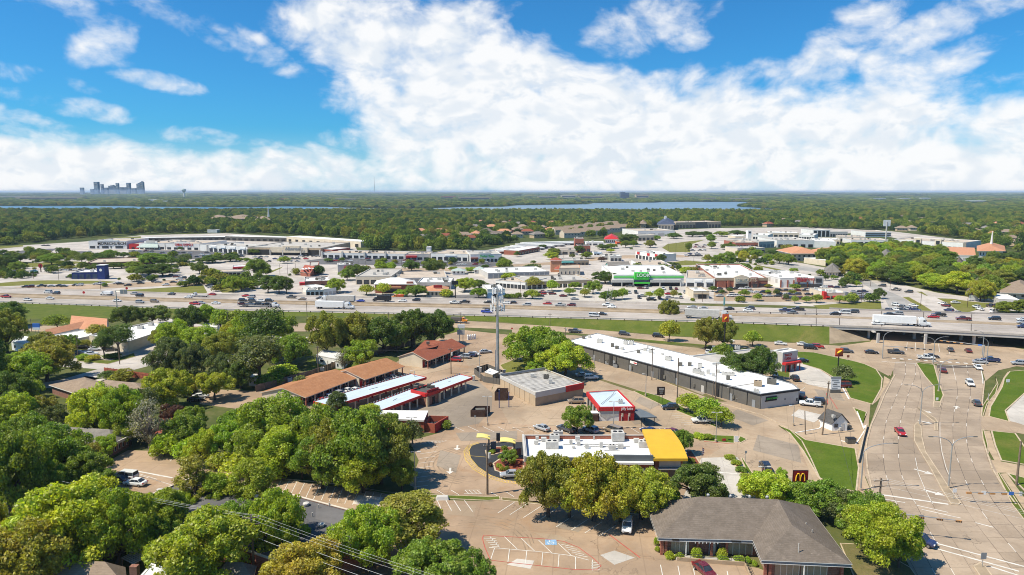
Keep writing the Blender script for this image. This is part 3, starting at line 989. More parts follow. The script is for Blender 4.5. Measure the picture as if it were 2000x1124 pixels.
PATCHES=[((1010,1092,1044,1096,1036,1112,990,1104),'conc_white'),((1172,1085,1200,1076,1240,1090,1200,1104),'conc_white'),((1040,1040,1092,1046,1120,1060,1070,1054),'conc'),((1100,1012,1150,1020,1130,1040,1085,1030),'conc_grey'),((880,985,930,988,925,1010,872,1005),'conc'),((700,968,748,972,740,990,688,985),'conc_white'),((1330,740,1390,764,1372,772,1310,747),'conc_grey'),((1440,800,1500,822,1470,832,1420,812),'conc_grey'),((1480,850,1560,870,1565,905,1470,880),'conc_grey'),((1500,930,1570,935,1560,975,1490,975),'conc_grey'),((1200,790,1262,800,1290,822,1240,830),'conc_grey'),((1250,775,1290,790,1270,800,1240,785),'conc_grey'),((1060,800,1140,800,1150,818,1070,818),'conc'),((860,880,900,890,890,925,852,910),'conc_grey'),((890,846,1010,842,1010,858,900,862),'conc_grey'),((1560,800,1610,812,1590,826,1545,812),'conc_white'),((1590,760,1640,768,1650,784,1600,776),'conc_grey'),((905,700,960,690,970,705,915,716),'conc'),((800,715,870,706,880,720,815,735),'conc')]
for i,(q,m) in enumerate(PATCHES):
 sheet('paving_patch',list(zip(q[::2],q[1::2])),.043+.0004*i,M[m])
mb=MB()
for k in range(4):
 strip(mb,[XY(x-k*5,y+k*5) for x,y in ((905,1013),(950,1010),(990,1015),(1018,1026),(1036,1043),(1043,1062))],.22,.0345)
for k in range(5):
 pts=[]
 for i in range(14):
  a=R(95+i*12)
  pts.append((-6.5+(9.3+k*1.0)*math.cos(a),147.5+(8.2+k*.9)*math.sin(a)))
 strip(mb,pts,.35,.034)
tag(mb.build('tyre_mark',M['stain']),kind='stuff')
# freeway on its bank
CX=[-500,-250,0,190,420,700,960,1300,1440,1620,1720,2000,2300,2700]
ZH=[.5,.5,.5,.5,.6,.9,1.6,3.9,4.6,5.3,5.3,5.3,5.3,5.3]
def ext(vals):
 """control rows for columns 0..2000, continued straight on both sides"""
 a,b=vals[0],vals[-1]
 return [a-13.5,a-7,*vals,b+17,b+40]
FE=ext([591,598,606,612,618,627.5,631.5,638,641.5,656])
M1=ext([580.5,586,592,598,603,613,618,621.5,625,637])
M2=ext([575,580.5,587,593,598,608,612,617,621,632])
FR=ext([564,570,577,582,587,595,600,604,608,616])
def hrow(vals,dz=0.0):
 return [P(x,y,z)+Vector((0,0,dz)) for x,y,z in zip(CX,vals,ZH)]
def dense(pts,n=6):
 out=[]
 for a,b in zip(pts[:-1],pts[1:]):
  for k in range(n):
   out.append(a.lerp(b,k/n))
 return out+[pts[-1]]
fe,m1,m2,fr=hrow(FE),hrow(M1),hrow(M2),hrow(FR)
def loft(mb,a,b,mi=0):
 for i in range(len(a)-1):
  mb.face([a[i],a[i+1],b[i+1],b[i]],mi)
mb=MB()
loft(mb,dense(fe),dense(m1))
tag(mb.build('freeway',M['hwy']),kind='structure')
mb=MB()
loft(mb,dense(m2),dense(fr))
tag(mb.build('freeway',M['hwy']),kind='structure')
mb=MB()
loft(mb,dense(m1),dense([p+Vector((0,0,.1)) for p in m1]))
up=[p+Vector((0,0,.1)) for p in m1],[p+Vector((0,0,.1)) for p in m2]
loft(mb,dense(up[0]),dense(up[1]))
tag(mb.build('freeway_median',M['median']),kind='structure')
IB,IE=9,12
toe_px=ext([624,622,618,618,628,655,663,672,674,690])
toe=[P(x,y,0) for x,y in zip(CX,toe_px)]
mb=MB()
for rng in (range(0,IB),range(IE,len(CX)-1)):
 for i in rng:
  n=5
  for k in range(n):
   a,b=fe[i].lerp(fe[i+1],k/n),fe[i].lerp(fe[i+1],(k+1)/n)
   c,d=toe[i].lerp(toe[i+1],k/n),toe[i].lerp(toe[i+1],(k+1)/n)
   for q in range(4):
    f0,f1=q/4,(q+1)/4
    mb.face([c.lerp(a,f0),d.lerp(b,f0),d.lerp(b,f1),c.lerp(a,f1)])
tag(mb.build('embankment',M['verge']),kind='structure')
mb=MB()
back=[Vector((p.x+4,p.y+max(6,p.z*2.2),-.05)) for p in fr]
for rng in (range(0,IB),range(IE,len(CX)-1)):
 for i in rng:
  mb.face([fr[i],fr[i+1],back[i+1],back[i]])
tag(mb.build('embankment',M['verge_far']),kind='structure')
for i,s in ((IB,1),(IE,-1)):
 mb=MB()
 a,b=fe[i].copy(),fr[i].copy()
 d=(fe[i+s]-fe[i]).normalized()
 zz=Vector((0,0,a.z))
 run=16.0
 a2,b2=a+d*run-zz,b+d*run-zz
 c=toe[i]
 mb.face([a,b,b2,a2] if s>0 else [a2,b2,b,a])
 mb.face([a,a2,c] if s<0 else [c,a2,a])
 tag(mb.build('paved_slope',M['median']),kind='structure')
d0,d1=fe[IB],fe[IE]
bridge=thing('bridge','long concrete freeway bridge over the wide road, dark underneath','bridge',(d0.lerp(d1,.5).x,d0.lerp(d1,.5).y,0))
mb=MB()
cols=list(range(IB,IE+1))
for i in range(IB,IE):
 a,b,c,d=fe[i],fe[i+1],fr[i+1],fr[i]
 lo=Vector((0,0,-1.15))
 mb.face([a+lo,d+lo,c+lo,b+lo])
 mb.face([a+lo,b+lo,b-Vector((0,0,.01)),a-Vector((0,0,.01))])
 mb.face([c+lo,d+lo,d-Vector((0,0,.01)),c-Vector((0,0,.01))])
mb.build('deck',M['lgrey'],bridge)
for side,edge in (('front',fe),('back',fr)):
 mb=MB()
 for i in range(IB,IE):
  a,b=edge[i],edge[i+1]
  c=(a+b)/2
  e=b-a
  mb.box((c.x,c.y,c.z+.33),(e.length,.4,.78),math.atan2(e.y,e.x))
 mb.build('parapet',M['conc_far'],bridge)
for px in (1718,1811,1906):
 f=(px-1620)/(2000-1620)*2
 i=IB+int(f)
 p=fe[IB].lerp(fe[IE],.0)
 base=P(px,672+(px-1718)*.02,0)
 for k in range(6):
  mb=MB()
  x,y=base.x+.35*k*9.2*.28,base.y+1.5+k*9.2
  mb.box((x,y,2.05),(.85,.85,4.1))
  mb.build('pier',M['lgrey'],bridge)
 mb=MB()
 mb.box((base.x+6.4*.35,base.y+27,3.9),(1.0,46,.5),-.1)
 mb.build('pier_cap',M['lgrey'],bridge)
mb=MB()
for px in (1595,1640,1722,1806,1900):
 f=np.interp(px,CX,range(len(CX)))
 i=int(f)
 k=f-i
 a,b=fe[i].lerp(fe[i+1],k),fr[i].lerp(fr[i+1],k)
 n=12
 for j in range(n):
  p,q=a.lerp(b,j/n),a.lerp(b,(j+1)/n)
  mb.face([(p.x-.18,p.y,p.z+.02),(p.x+.18,p.y,p.z+.02),(q.x+.18,q.y,q.z+.02),(q.x-.18,q.y,q.z+.02)])
tag(mb.build('expansion_joint',M['joint']),kind='stuff')
def between(a,b,f):
 return [p.lerp(q,f) for p,q in zip(a,b)]
mb=MB()
def hline(row,wd,on=None,gap=None,dz=.03):
 pts=dense(row,30)
 acc=0.0
 for a,b in zip(pts[:-1],pts[1:]):
  l=(b-a).length
  if on is None or acc%(on+gap)<on:
   n=Vector((-(b-a).y,(b-a).x,0)).normalized()*wd/2
   u=Vector((0,0,dz))
   mb.face([a-n+u,b-n+u,b+n+u,a+n+u])
  acc+=l
hline(between(fe,m1,.14),.22)
hline(between(fe,m1,.90),.22)
for f in (.33,.52,.71):
 hline(between(fe,m1,f),.2,4,9)
hline(between(m2,fr,.08),.22)
hline(between(m2,fr,.88),.22)
for f in (.28,.48,.68):
 hline(between(m2,fr,f),.2,4,9)
tag(mb.build('freeway_marking',M['line']),kind='stuff')
mb=MB()
for f in (.24,.43,.62,.80):
 hline(between(fe,m1,f),1.5,dz=.015)
for f in (.18,.38,.58,.78):
 hline(between(m2,fr,f),1.5,dz=.015)
tag(mb.build('wheel_track',pavement_mat('wheel track',(.40,.35,.295),(.33,.28,.23),None,cracks=False)),kind='stuff')
def rail(row,label,h=.75,every=3.8,i0=0,i1=None,name='guard_rail',m='metal',dx=0.0):
 row=[p+Vector((0,dx,0)) for p in row][i0:i1]
 pts=dense(row,40)
 g=thing(name,label,'guard rail',tuple(row[len(row)//2]))
 mb=MB()
 for a,b in zip(row[:-1],row[1:]):
  c,d=(a+b)/2,b-a
  i=len(mb.v)
  n=Vector((-d.y,d.x,0)).normalized()*.06
  for z0,z1 in ((h-.32,h),):
   mb.face([a-n+Vector((0,0,z0)),b-n+Vector((0,0,z0)),b-n+Vector((0,0,z1)),a-n+Vector((0,0,z1))])
   mb.face([a+n+Vector((0,0,z1)),b+n+Vector((0,0,z1)),b+n+Vector((0,0,z0)),a+n+Vector((0,0,z0))])
   mb.face([a-n+Vector((0,0,z1)),b-n+Vector((0,0,z1)),b+n+Vector((0,0,z1)),a+n+Vector((0,0,z1))])
 mb.build('rail',M[m],g)
 acc,first=0.0,None
 for a,b in zip(pts[:-1],pts[1:]):
  acc+=(b-a).length
  if acc>every:
   acc=0
   if first is None:
    mb=MB()
    mb.box((a.x,a.y,a.z+h/2-.05),(.3,.3,h-.1))
    first=mb.build('post',M['wooddark'],g,at=None)
    fa=a
   else :
    c=first.copy()
    COL.objects.link(c)
    c.parent=g
    c.location=a-fa
 return g
rail([p+Vector((0,-.6,0)) for p in fe],'long steel guard rail on posts along the near edge of the freeway',i0=2,i1=IB+1,every=4.2)
rail([p+Vector((0,.8,.1)) for p in m2],'steel guard rail in the freeway median before the bridge',i0=7,i1=IB+1,every=4.2)
def barrier(row,label,h=.85,i0=0,i1=None,m='conc_far'):
 row=row[i0:i1]
 o=row[len(row)//2]
 mb=MB()
 for a,b in zip(row[:-1],row[1:]):
  d=(b-a)
  n=Vector((-d.y,d.x,0)).normalized()
  u=Vector((0,0,h))
  A=[a-n*.3,b-n*.3,b-n*.1+u,a-n*.1+u]
  B=[a+n*.1+u,b+n*.1+u,b+n*.3,a+n*.3]
  mb.face(A)
  mb.face([A[3],A[2],B[1],B[0]])
  mb.face(B)
 return tag(mb.build('concrete_barrier',M[m],at=tuple(o)),label,'barrier')
barrier([p+Vector((0,.4,0)) for p in fr],'low concrete barrier along the far edge of the freeway',i0=1,i1=8)
barrier([p+Vector((0,-.5,.1)) for p in m2],'low concrete wall in the middle of the freeway, far carriageway side',.7,i0=1,i1=8,m='median')
barrier([p+Vector((0,.3,.1)) for p in m1],'low concrete kerb wall in the middle of the freeway, near carriageway side',.4,i0=1,i1=9,m='median')
# paved ground beyond the freeway
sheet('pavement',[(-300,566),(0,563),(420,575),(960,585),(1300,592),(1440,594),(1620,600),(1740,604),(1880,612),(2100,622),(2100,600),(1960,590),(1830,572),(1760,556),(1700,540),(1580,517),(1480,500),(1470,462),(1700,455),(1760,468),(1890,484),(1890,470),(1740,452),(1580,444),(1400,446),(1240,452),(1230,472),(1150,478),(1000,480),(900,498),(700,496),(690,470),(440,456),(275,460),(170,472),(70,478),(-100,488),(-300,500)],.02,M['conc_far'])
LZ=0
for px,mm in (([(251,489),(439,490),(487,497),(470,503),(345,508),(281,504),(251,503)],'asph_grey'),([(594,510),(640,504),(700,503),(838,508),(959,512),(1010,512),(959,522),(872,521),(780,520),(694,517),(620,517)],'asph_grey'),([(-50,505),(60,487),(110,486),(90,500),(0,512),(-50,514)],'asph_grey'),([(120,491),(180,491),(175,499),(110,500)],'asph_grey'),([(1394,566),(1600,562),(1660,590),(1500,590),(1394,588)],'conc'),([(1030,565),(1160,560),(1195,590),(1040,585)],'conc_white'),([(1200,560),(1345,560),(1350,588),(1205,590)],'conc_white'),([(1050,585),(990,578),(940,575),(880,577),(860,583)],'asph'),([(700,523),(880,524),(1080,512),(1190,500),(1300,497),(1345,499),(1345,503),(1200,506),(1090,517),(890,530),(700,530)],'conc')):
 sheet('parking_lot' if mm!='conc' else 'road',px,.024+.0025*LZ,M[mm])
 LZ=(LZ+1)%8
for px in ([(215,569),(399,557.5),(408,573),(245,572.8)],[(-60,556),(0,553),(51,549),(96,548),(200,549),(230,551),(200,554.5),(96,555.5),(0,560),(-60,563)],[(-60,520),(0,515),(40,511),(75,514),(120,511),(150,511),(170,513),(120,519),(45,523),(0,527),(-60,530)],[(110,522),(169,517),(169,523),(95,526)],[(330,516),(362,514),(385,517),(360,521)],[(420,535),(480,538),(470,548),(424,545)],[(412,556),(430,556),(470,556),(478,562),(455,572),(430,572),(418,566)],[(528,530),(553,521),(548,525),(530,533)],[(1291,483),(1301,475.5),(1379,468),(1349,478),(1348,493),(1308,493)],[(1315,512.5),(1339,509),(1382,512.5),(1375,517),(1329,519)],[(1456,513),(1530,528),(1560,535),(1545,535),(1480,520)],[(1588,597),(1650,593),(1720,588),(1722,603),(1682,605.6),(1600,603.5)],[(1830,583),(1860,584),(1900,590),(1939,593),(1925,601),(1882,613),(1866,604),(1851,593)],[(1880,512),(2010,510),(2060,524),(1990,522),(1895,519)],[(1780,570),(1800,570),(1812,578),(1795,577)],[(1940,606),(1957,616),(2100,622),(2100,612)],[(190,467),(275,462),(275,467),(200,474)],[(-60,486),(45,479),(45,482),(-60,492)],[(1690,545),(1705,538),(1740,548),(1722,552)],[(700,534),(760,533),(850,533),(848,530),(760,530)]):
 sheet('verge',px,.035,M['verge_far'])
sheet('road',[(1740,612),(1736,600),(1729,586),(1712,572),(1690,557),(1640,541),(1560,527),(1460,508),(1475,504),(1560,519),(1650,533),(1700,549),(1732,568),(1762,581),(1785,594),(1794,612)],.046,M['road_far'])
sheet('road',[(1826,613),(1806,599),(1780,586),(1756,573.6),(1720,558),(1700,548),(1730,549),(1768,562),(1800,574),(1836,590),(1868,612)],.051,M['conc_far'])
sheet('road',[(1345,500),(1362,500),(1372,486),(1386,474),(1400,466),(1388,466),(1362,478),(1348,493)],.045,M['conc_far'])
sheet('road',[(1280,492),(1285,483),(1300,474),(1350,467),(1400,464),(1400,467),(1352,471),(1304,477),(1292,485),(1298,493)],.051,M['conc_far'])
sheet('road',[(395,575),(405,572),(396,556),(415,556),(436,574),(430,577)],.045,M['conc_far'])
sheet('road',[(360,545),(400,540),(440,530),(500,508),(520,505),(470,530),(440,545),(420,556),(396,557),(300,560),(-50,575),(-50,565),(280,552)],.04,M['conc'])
for x in (1752,1764,1776):
 pass
 # building helpers
BP={}
def seg(mb,A,B,u0,u1,z0,z1,t0,t1,mi=0):
 """a box on the wall A-B from u0 to u1 metres along it, t0..t1 metres outwards"""
 A,B=Vector(A[:2]),Vector(B[:2])
 d=(B-A).normalized()
 n=Vector((d.y,-d.x))
 q=[A+d*u0+n*t1,A+d*u1+n*t1,A+d*u1+n*t0,A+d*u0+n*t0]
 mb.prism([tuple(p) for p in q],z0,z1,mi,True,True)
def wpart(root,name,A,B,u0,u1,z0,z1,t0,t1,m,label=None):
 mb=MB()
 seg(mb,A,B,u0,u1,z0,z1,t0,t1)
 o=mb.build(name,M[m] if isinstance(m,str) else m,root)
 if label:
  o['label']=label
 return o
def centre(poly):
 return (sum(p[0] for p in poly)/len(poly),sum(p[1] for p in poly)/len(poly),0)
def flat(name,label,cat,poly,h,wall,roof,parapet=.5,coping='lgrey',group=None,root=None,z0=0.0,lip=.25):
 poly=ccw(poly)
 if root is None:
  root=thing(name,label,cat,centre(poly),group)
 BP[root.name]=poly
 n=len(poly)
 inn=inset(poly,lip)
 mb=MB()
 for i in range(n):
  j=(i+1)%n
  mb.face([(*poly[i],z0),(*poly[j],z0),(*poly[j],h),(*poly[i],h)])
  mb.face([(*inn[j],h-parapet),(*inn[i],h-parapet),(*inn[i],h),(*inn[j],h)])
 mb.build('wall',M[wall],root)
 mb=MB()
 mb.face([(*p,h-parapet) for p in inn])
 mb.build('roof',M[roof],root)
 o2,i2=inset(poly,-.06),inset(poly,lip+.05)
 mb=MB()
 for i in range(n):
  j=(i+1)%n
  mb.face([(*o2[i],h+.06),(*o2[j],h+.06),(*i2[j],h+.06),(*i2[i],h+.06)])
  mb.face([(*o2[i],h-.12),(*o2[j],h-.12),(*o2[j],h+.06),(*o2[i],h+.06)])
  mb.face([(*i2[j],h-.06),(*i2[i],h-.06),(*i2[i],h+.06),(*i2[j],h+.06)])
 mb.build('coping',M[coping],root)
 return root
def edge_to(poly,dx,dy,minlen=1.5):
 best,bi=-9,0
 for i in range(len(poly)):
  a,b=Vector(poly[i]),Vector(poly[(i+1)%len(poly)])
  d=b-a
  if d.length<minlen:
   continue
  d.normalize()
  s=d.y*dx-d.x*dy
  if s>best:
   best,bi=s,i
 return poly[bi],poly[(bi+1)%len(poly)]
def row_on(root,A,B,n,frac,z0,z1,name,m,u0=0.0,u1=None,t=.06,t0=-.12):
 """n like pieces spaced evenly along a wall"""
 L=(Vector(B[:2])-Vector(A[:2])).length
 u1=L if u1 is None else u1
 p=(u1-u0)/n
 for k in range(n):
  c=u0+p*(k+.5)
  wpart(root,name,A,B,c-p*frac/2,c+p*frac/2,z0,z1,t0,t,m)
def windows(root,A,B,n,frac,z0,z1,u0=0.0,u1=None,frame='white',glass='glass'):
 """framed windows: frame with its pane as a sub-part"""
 L=(Vector(B[:2])-Vector(A[:2])).length
 u1=L if u1 is None else u1
 p=(u1-u0)/n
 for k in range(n):
  c=u0+p*(k+.5)
  f=wpart(root,'window',A,B,c-p*frac/2,c+p*frac/2,z0,z1,-.08,.07,frame)
  ORIG[f.name]=ORIG[root.name]
  mb=MB()
  e=min(.12,p*frac*.12)
  seg(mb,A,B,c-p*frac/2+e,c+p*frac/2-e,z0+e,z1-e,-.02,.085)
  mb.build('pane',M[glass],f)
def unit(root,x,y,z,sx,sy,sz,m='ac',rz=0.0,name='rooftop_unit'):
 mb=MB()
 mb.box((x,y,z+sz/2+.15),(sx,sy,sz),rz)
 mb.box((x,y,z+.08),(sx*.8,sy*.8,.2),rz)
 i=len(mb.f)
 if sx>1.2:
  for k in (-1,1):
   mb.tube([(x+k*sx*.22*math.cos(rz),y+k*sx*.22*math.sin(rz),z+sz+.12),(x+k*sx*.22*math.cos(rz),y+k*sx*.22*math.sin(rz),z+sz+.24)],min(sx,sy)*.2,8,1)
 return mb.build(name,[M[m],M['black']],root)
def units_px(root,lst,z,m='ac',rz=0.0):
 for it in lst:
  px,py,sx,sy,sz=it[:5]
  x,y=XY(px,py,z)
  unit(root,x,y,z,sx,sy,sz,it[5] if len(it)>5 else m,rz)
def letters(root,text,A,B,u,z,size,m,t=.12,name='lettering',sx=1.0,rx=90,extr=.03):
 """raised letters on the wall A-B starting u metres along"""
 A,B=Vector(A[:2]),Vector(B[:2])
 d=(B-A).normalized()
 n=Vector((d.y,-d.x))
 c=bpy.data.curves.new('letter_shapes','FONT')
 c.body=text
 c.size=size
 c.extrude=extr
 c.offset=.012*size
 c.resolution_u=2
 c.materials.append(M[m])
 tmp=bpy.data.objects.new('letter_shapes',c)
 COL.objects.link(tmp)
 me=bpy.data.meshes.new_from_object(tmp)
 bpy.data.objects.remove(tmp)
 o=bpy.data.objects.new(name,me)
 COL.objects.link(o)
 o.parent=root
 p=A+d*u+n*t
 o.location=Vector((p.x,p.y,z))-ORIG[root.name]
 o.rotation_euler=(R(rx),0,math.atan2(d.y,d.x))
 o.scale=(sx,1,1)
 return o
def gable(root,A,B,D,he,hr,roof,wall,over=.6,thick=.22,ends=True,wing=None,z0=0.0,gend=None,wall_in=0.0):
 """gable roof over the parallelogram A-B-C-D (A-B the front eave); ridge runs with A-B. wall_in: porch depth at the front"""
 A,B,D=Vector(A[:2]),Vector(B[:2]),Vector(D[:2])
 C_=B+D-A
 d=(B-A).normalized()
 r0,r1=(A+D)/2,(B+C_)/2
 n=(D-A).normalized()
 wa,wb=A+n*(over*.6+wall_in)+d*over*.5,B+n*(over*.6+wall_in)-d*over*.5
 wc,wd=C_-n*over*.6-d*over*.5,D-n*over*.6+d*over*.5
 poly=[tuple(wa),tuple(wb),tuple(wc),tuple(wd)]
 BP[root.name]=poly
 mb=MB()
 g0,g1=(A+D)/2+d*over*.5,(B+C_)/2-d*over*.5
 fe_=A+n*over*.6+d*over*.5,B+n*over*.6-d*over*.5
 for a,b in ((wa,wb),(wc,wd)):
  mb.face([(*a,z0),(*b,z0),(*b,he),(*a,he)])
 mb.face([(*wb,z0),(*wc,z0),(*wc,he),(*g1,hr-.1),(*fe_[1],he),(*wb,he)],1)
 mb.face([(*wd,z0),(*wa,z0),(*wa,he),(*fe_[0],he),(*g0,hr-.1),(*wd,he)],1)
 mb.build('wall',[M[wall],M[gend or wall]],root)
 for nm,(a,b,e0,e1) in (('roof',(A,B,r1,r0)),('roof',(C_,D,r0,r1))):
  mb=MB()
  top=[Vector((*a,he)),Vector((*b,he)),Vector((*e0,hr)),Vector((*e1,hr))]
  lo=[p-Vector((0,0,thick)) for p in top]
  mb.face(top)
  mb.face(lo[::-1],1)
  for i in range(4):
   j=(i+1)%4
   mb.face([lo[i],lo[j],top[j],top[i]],1)
  mb.build(nm,[M[roof],M['beige']],root)
 return poly
def hip(root,poly,he,hr,roof,over=.6,cut=.5,thick=.25,fascia='white'):
 """hip roof over a 4-sided plan; ridge runs along the longer side"""
 p=[Vector(q) for q in inset(ccw(poly),-over)]
 if (p[1]-p[0]).length<(p[2]-p[1]).length:
  p=p[1:]+p[:1]
 w_=(p[2]-p[1]).length
 L=(p[1]-p[0]).length
 k=min(.5,cut*w_/L)
 m0,m1_=(p[0]+p[3])/2,(p[1]+p[2])/2
 r0,r1=m0.lerp(m1_,k),m0.lerp(m1_,1-k)
 top=[(*q,he) for q in p]
 R0,R1=(*r0,hr),(*r1,hr)
 mb=MB()
 mb.face([top[0],top[1],R1,R0])
 mb.face([top[1],top[2],R1])
 mb.face([top[2],top[3],R0,R1])
 mb.face([top[3],top[0],R0])
 for i in range(4):
  j=(i+1)%4
  a,b=top[i],top[j]
  mb.face([(a[0],a[1],he-thick),(b[0],b[1],he-thick),b,a],1)
 mb.face([(q.x,q.y,he-thick) for q in p[::-1]],1)
 return mb.build('roof',[M[roof],M[fascia]],root)
def box_walls(root,poly,h,wall,name='wall',z0=0.0):
 poly=ccw(poly)
 BP[root.name]=poly
 mb=MB()
 mb.prism(poly,z0,h)
 return mb.build(name,M[wall],root)
def lxy(l,z=0.0):
 return [XY(x,y,z) for x,y in l]
 # brick office, lower right
FL,IC,WL,WR=P(1285,1051,3.4),P(1470,1056,3.4),P(1487,1095,3.4),P(1665,1103,3.4)
BR,BL=P(1579,988,3.4),P(1262,985,3.4)
RL,RR,W1=P(1368,970,6.9),P(1520,976,6.9),P(1547,1026,6.6)
off=thing('office_building','brown brick office under a big grey brown hip roof with a front wing','office',(40,110,0))
mb=MB()
for q in ([FL,IC,RR,RL],[IC,WL,W1,RR],[WL,WR,W1],[WR,BR,RR,W1],[BR,BL,RL,RR],[BL,FL,RL]):
 if len(q)==4:
  mb.face([q[0],q[1],q[2]])
  mb.face([q[0],q[2],q[3]])
 else :
  mb.face(q)
mb.build('roof',M['shingle_gb'],off)
eave=[FL,IC,WL,WR,BR,BL]
ep=[tuple(p[:2]) for p in eave]
e_in=inset(ep,.12)
mb=MB()
for i in range(6):
 j=(i+1)%6
 mb.face([(*e_in[i],2.95),(*e_in[j],2.95),(*e_in[j],3.4),(*e_in[i],3.4)])
mb.face([(*p,2.95) for p in e_in[::-1]])
mb.build('fascia',M['mgrey'],off)
mb=MB()
for i in range(6):
 j=(i+1)%6
 for z0,z1 in ((2.86,2.97),(3.34,3.44)):
  mb.face([(*ep[i],z0),(*ep[j],z0),(*ep[j],z1),(*ep[i],z1)])
mb.build('eave_trim',M['white'],off)
wp=inset(ep,1.25)
mb=MB()
mb.prism(wp,0,2.96,top=False)
mb.build('wall',M['brick2'],off)
A,B=wp[0],wp[1]
L=(Vector(B)-Vector(A)).length
for u0,u1,n in ((1.2,4.2,4),(L-5.2,L-.9,4)):
 for k in range(n):
  p=(u1-u0)/n
  wpart(off,'window',A,B,u0+p*k,u0+p*k+p*.86,.25,2.75,-.05,.06,'tan2')
  wpart(off,'mullion',A,B,u0+p*k+p*.86,u0+p*(k+1),.15,2.85,-.05,.12,'beige')
wpart(off,'door',A,B,L*.48,L*.48+1.1,0,2.4,-.05,.08,'lgrey')
wpart(off,'door',A,B,L*.56,L*.56+.5,0,2.4,-.05,.07,'glass','dark glass side light')
A2,B2=wp[2],wp[3]
L2=(Vector(B2)-Vector(A2)).length
for u0,u1,n in ((1.2,5.0,4),(L2-6.0,L2-2.0,4)):
 for k in range(n):
  p=(u1-u0)/n
  wpart(off,'window',A2,B2,u0+p*k,u0+p*k+p*.86,.25,2.75,-.05,.06,'tan2')
  wpart(off,'mullion',A2,B2,u0+p*k+p*.86,u0+p*(k+1),.15,2.85,-.05,.12,'beige')
A3,B3=wp[1],wp[2]
for k in range(3):
 wpart(off,'window',A3,B3,.8+k*1.4,1.7+k*1.4,.4,2.6,-.05,.06,'tan2')
for (Aa,Bb,us) in ((ep[0],ep[1],(.6,1.3,6.6,8.9,11.4)),(ep[2],ep[3],(.7,1.4,12.4))):
 for u in us:
  wpart(off,'column',Aa,Bb,u,u+.42,0,2.9,-1.0,-.55,'brick')
for (Aa,Bb,u) in ((ep[0],ep[1],4.7),(ep[2],ep[3],6.6)):
 wpart(off,'post',Aa,Bb,u,u+.16,0,2.9,-.3,-.14,'white')
for k in range(7):
 wpart(off,'bracket',ep[0],ep[1],6.2+k*.62,6.32+k*.62,2.5,2.9,-.5,-.1,'white')
wpart(off,'sign_board',ep[0],ep[1],2.4,3.5,2.98,3.3,-.1,.05,'black')
wpart(off,'sign_board',ep[0],ep[1],12.2,13.7,2.98,3.3,-.1,.05,'black')
for px,py,z in ((1383,971,6.75),(1427,973,6.75),(1464,974,6.75),(1498,975,6.75)):
 x,y=XY(px,py,z)
 mb=MB()
 mb.tube([(x,y,6.4),(x,y,6.9),(x,y,7.0),(x,y,7.25),(x,y,7.4)],[.16,.16,.3,.28,.08],8)
 mb.build('roof_vent',M['metal'],off)
for px,py in ((1376,992),(1516,1022),(1560,1068),(1544,1001),(1556,1018),(1556,1030),(1574,1027),(1586,1041)):
 x,y=XY(px,py,5.2)
 p=Vector((x,y,0))
 mb=MB()
 mb.tube([(x,y,3.8),(x,y,5.75)],.07,6)
 mb.build('vent_pipe',M['lgrey'],off)
p0,p1,p2=P(1322,1096),P(1455,1106),P(1470,1140)
rampw=thing('entrance_ramp','low pale wall and ramp with black rail before the office door','ramp',tuple(p0.lerp(p1,.5)))
mb=MB()
d=p1-p0
mb.box(((p0.x+p1.x)/2,(p0.y+p1.y)/2,.35),(d.length,.25,.7),math.atan2(d.y,d.x))
d2=p2-p1
mb.box(((p1.x+p2.x)/2,(p1.y+p2.y)/2,.28),(d2.length,.25,.56),math.atan2(d2.y,d2.x))
mb.build('wall',M['walk'],rampw)
mb=MB()
mb.prism([(p0.x,p0.y),(p1.x,p1.y),(p1.x+.4,p1.y+1.6),(p0.x-.2,p0.y+1.6)],0,.3)
mb.build('walkway',M['conc_white'],rampw)
mb=MB()
for a,b in ((p0,p1),(p1,p2)):
 for z in (1.05,1.4):
  mb.tube([(a.x,a.y,z),(b.x,b.y,z)],.035,5)
 for k in range(6):
  q=a.lerp(b,k/5)
  mb.tube([(q.x,q.y,.6),(q.x,q.y,1.4)],.03,5)
mb.build('rail',M['black'],rampw)
# burger restaurant
mcd=thing('restaurant','brick burger restaurant with white flat roof and curved yellow roof end','restaurant',(16,144,0))
mp=lxy([(1027,893),(1275,895),(1266,850),(1023,850)],5.5)
flat('restaurant',None,None,mp,5.5,'brick','whiteroof',.9,'lgrey',root=mcd)
A,B=edge_to(BP[mcd.name],0,-1)
L=(Vector(B)-Vector(A)).length
wpart(mcd,'parapet_band',A,B,-.1,L*.69,4.55,5.45,-.05,.14,'mcgrey')
wpart(mcd,'parapet_band',A,B,L*.69,L+.1,4.85,6.1,-.3,.1,'mcgrey')
wpart(mcd,'ledge',A,B,L*.69,L+.1,4.35,4.8,.0,.9,'whiteroof')
wpart(mcd,'band',A,B,-.2,L+.8,2.7,3.05,-.05,.5,'lgrey')
wpart(mcd,'band',A,B,-.2,L+.8,3.05,3.12,-.05,.3,'white')
windows(mcd,A,B,9,.7,.8,2.5,1,L-1,'lgrey')
for k in range(6):
 wpart(mcd,'lamp',A,B,2.2+k*3.9,2.4+k*3.9,3.2,4.5,.05,.25,'lgrey')
Aw,Bw=edge_to(BP[mcd.name],-1,0)
wpart(mcd,'parapet_band',Aw,Bw,0,(Vector(Bw)-Vector(Aw)).length,4.4,5.7,-.05,.4,'lgrey')
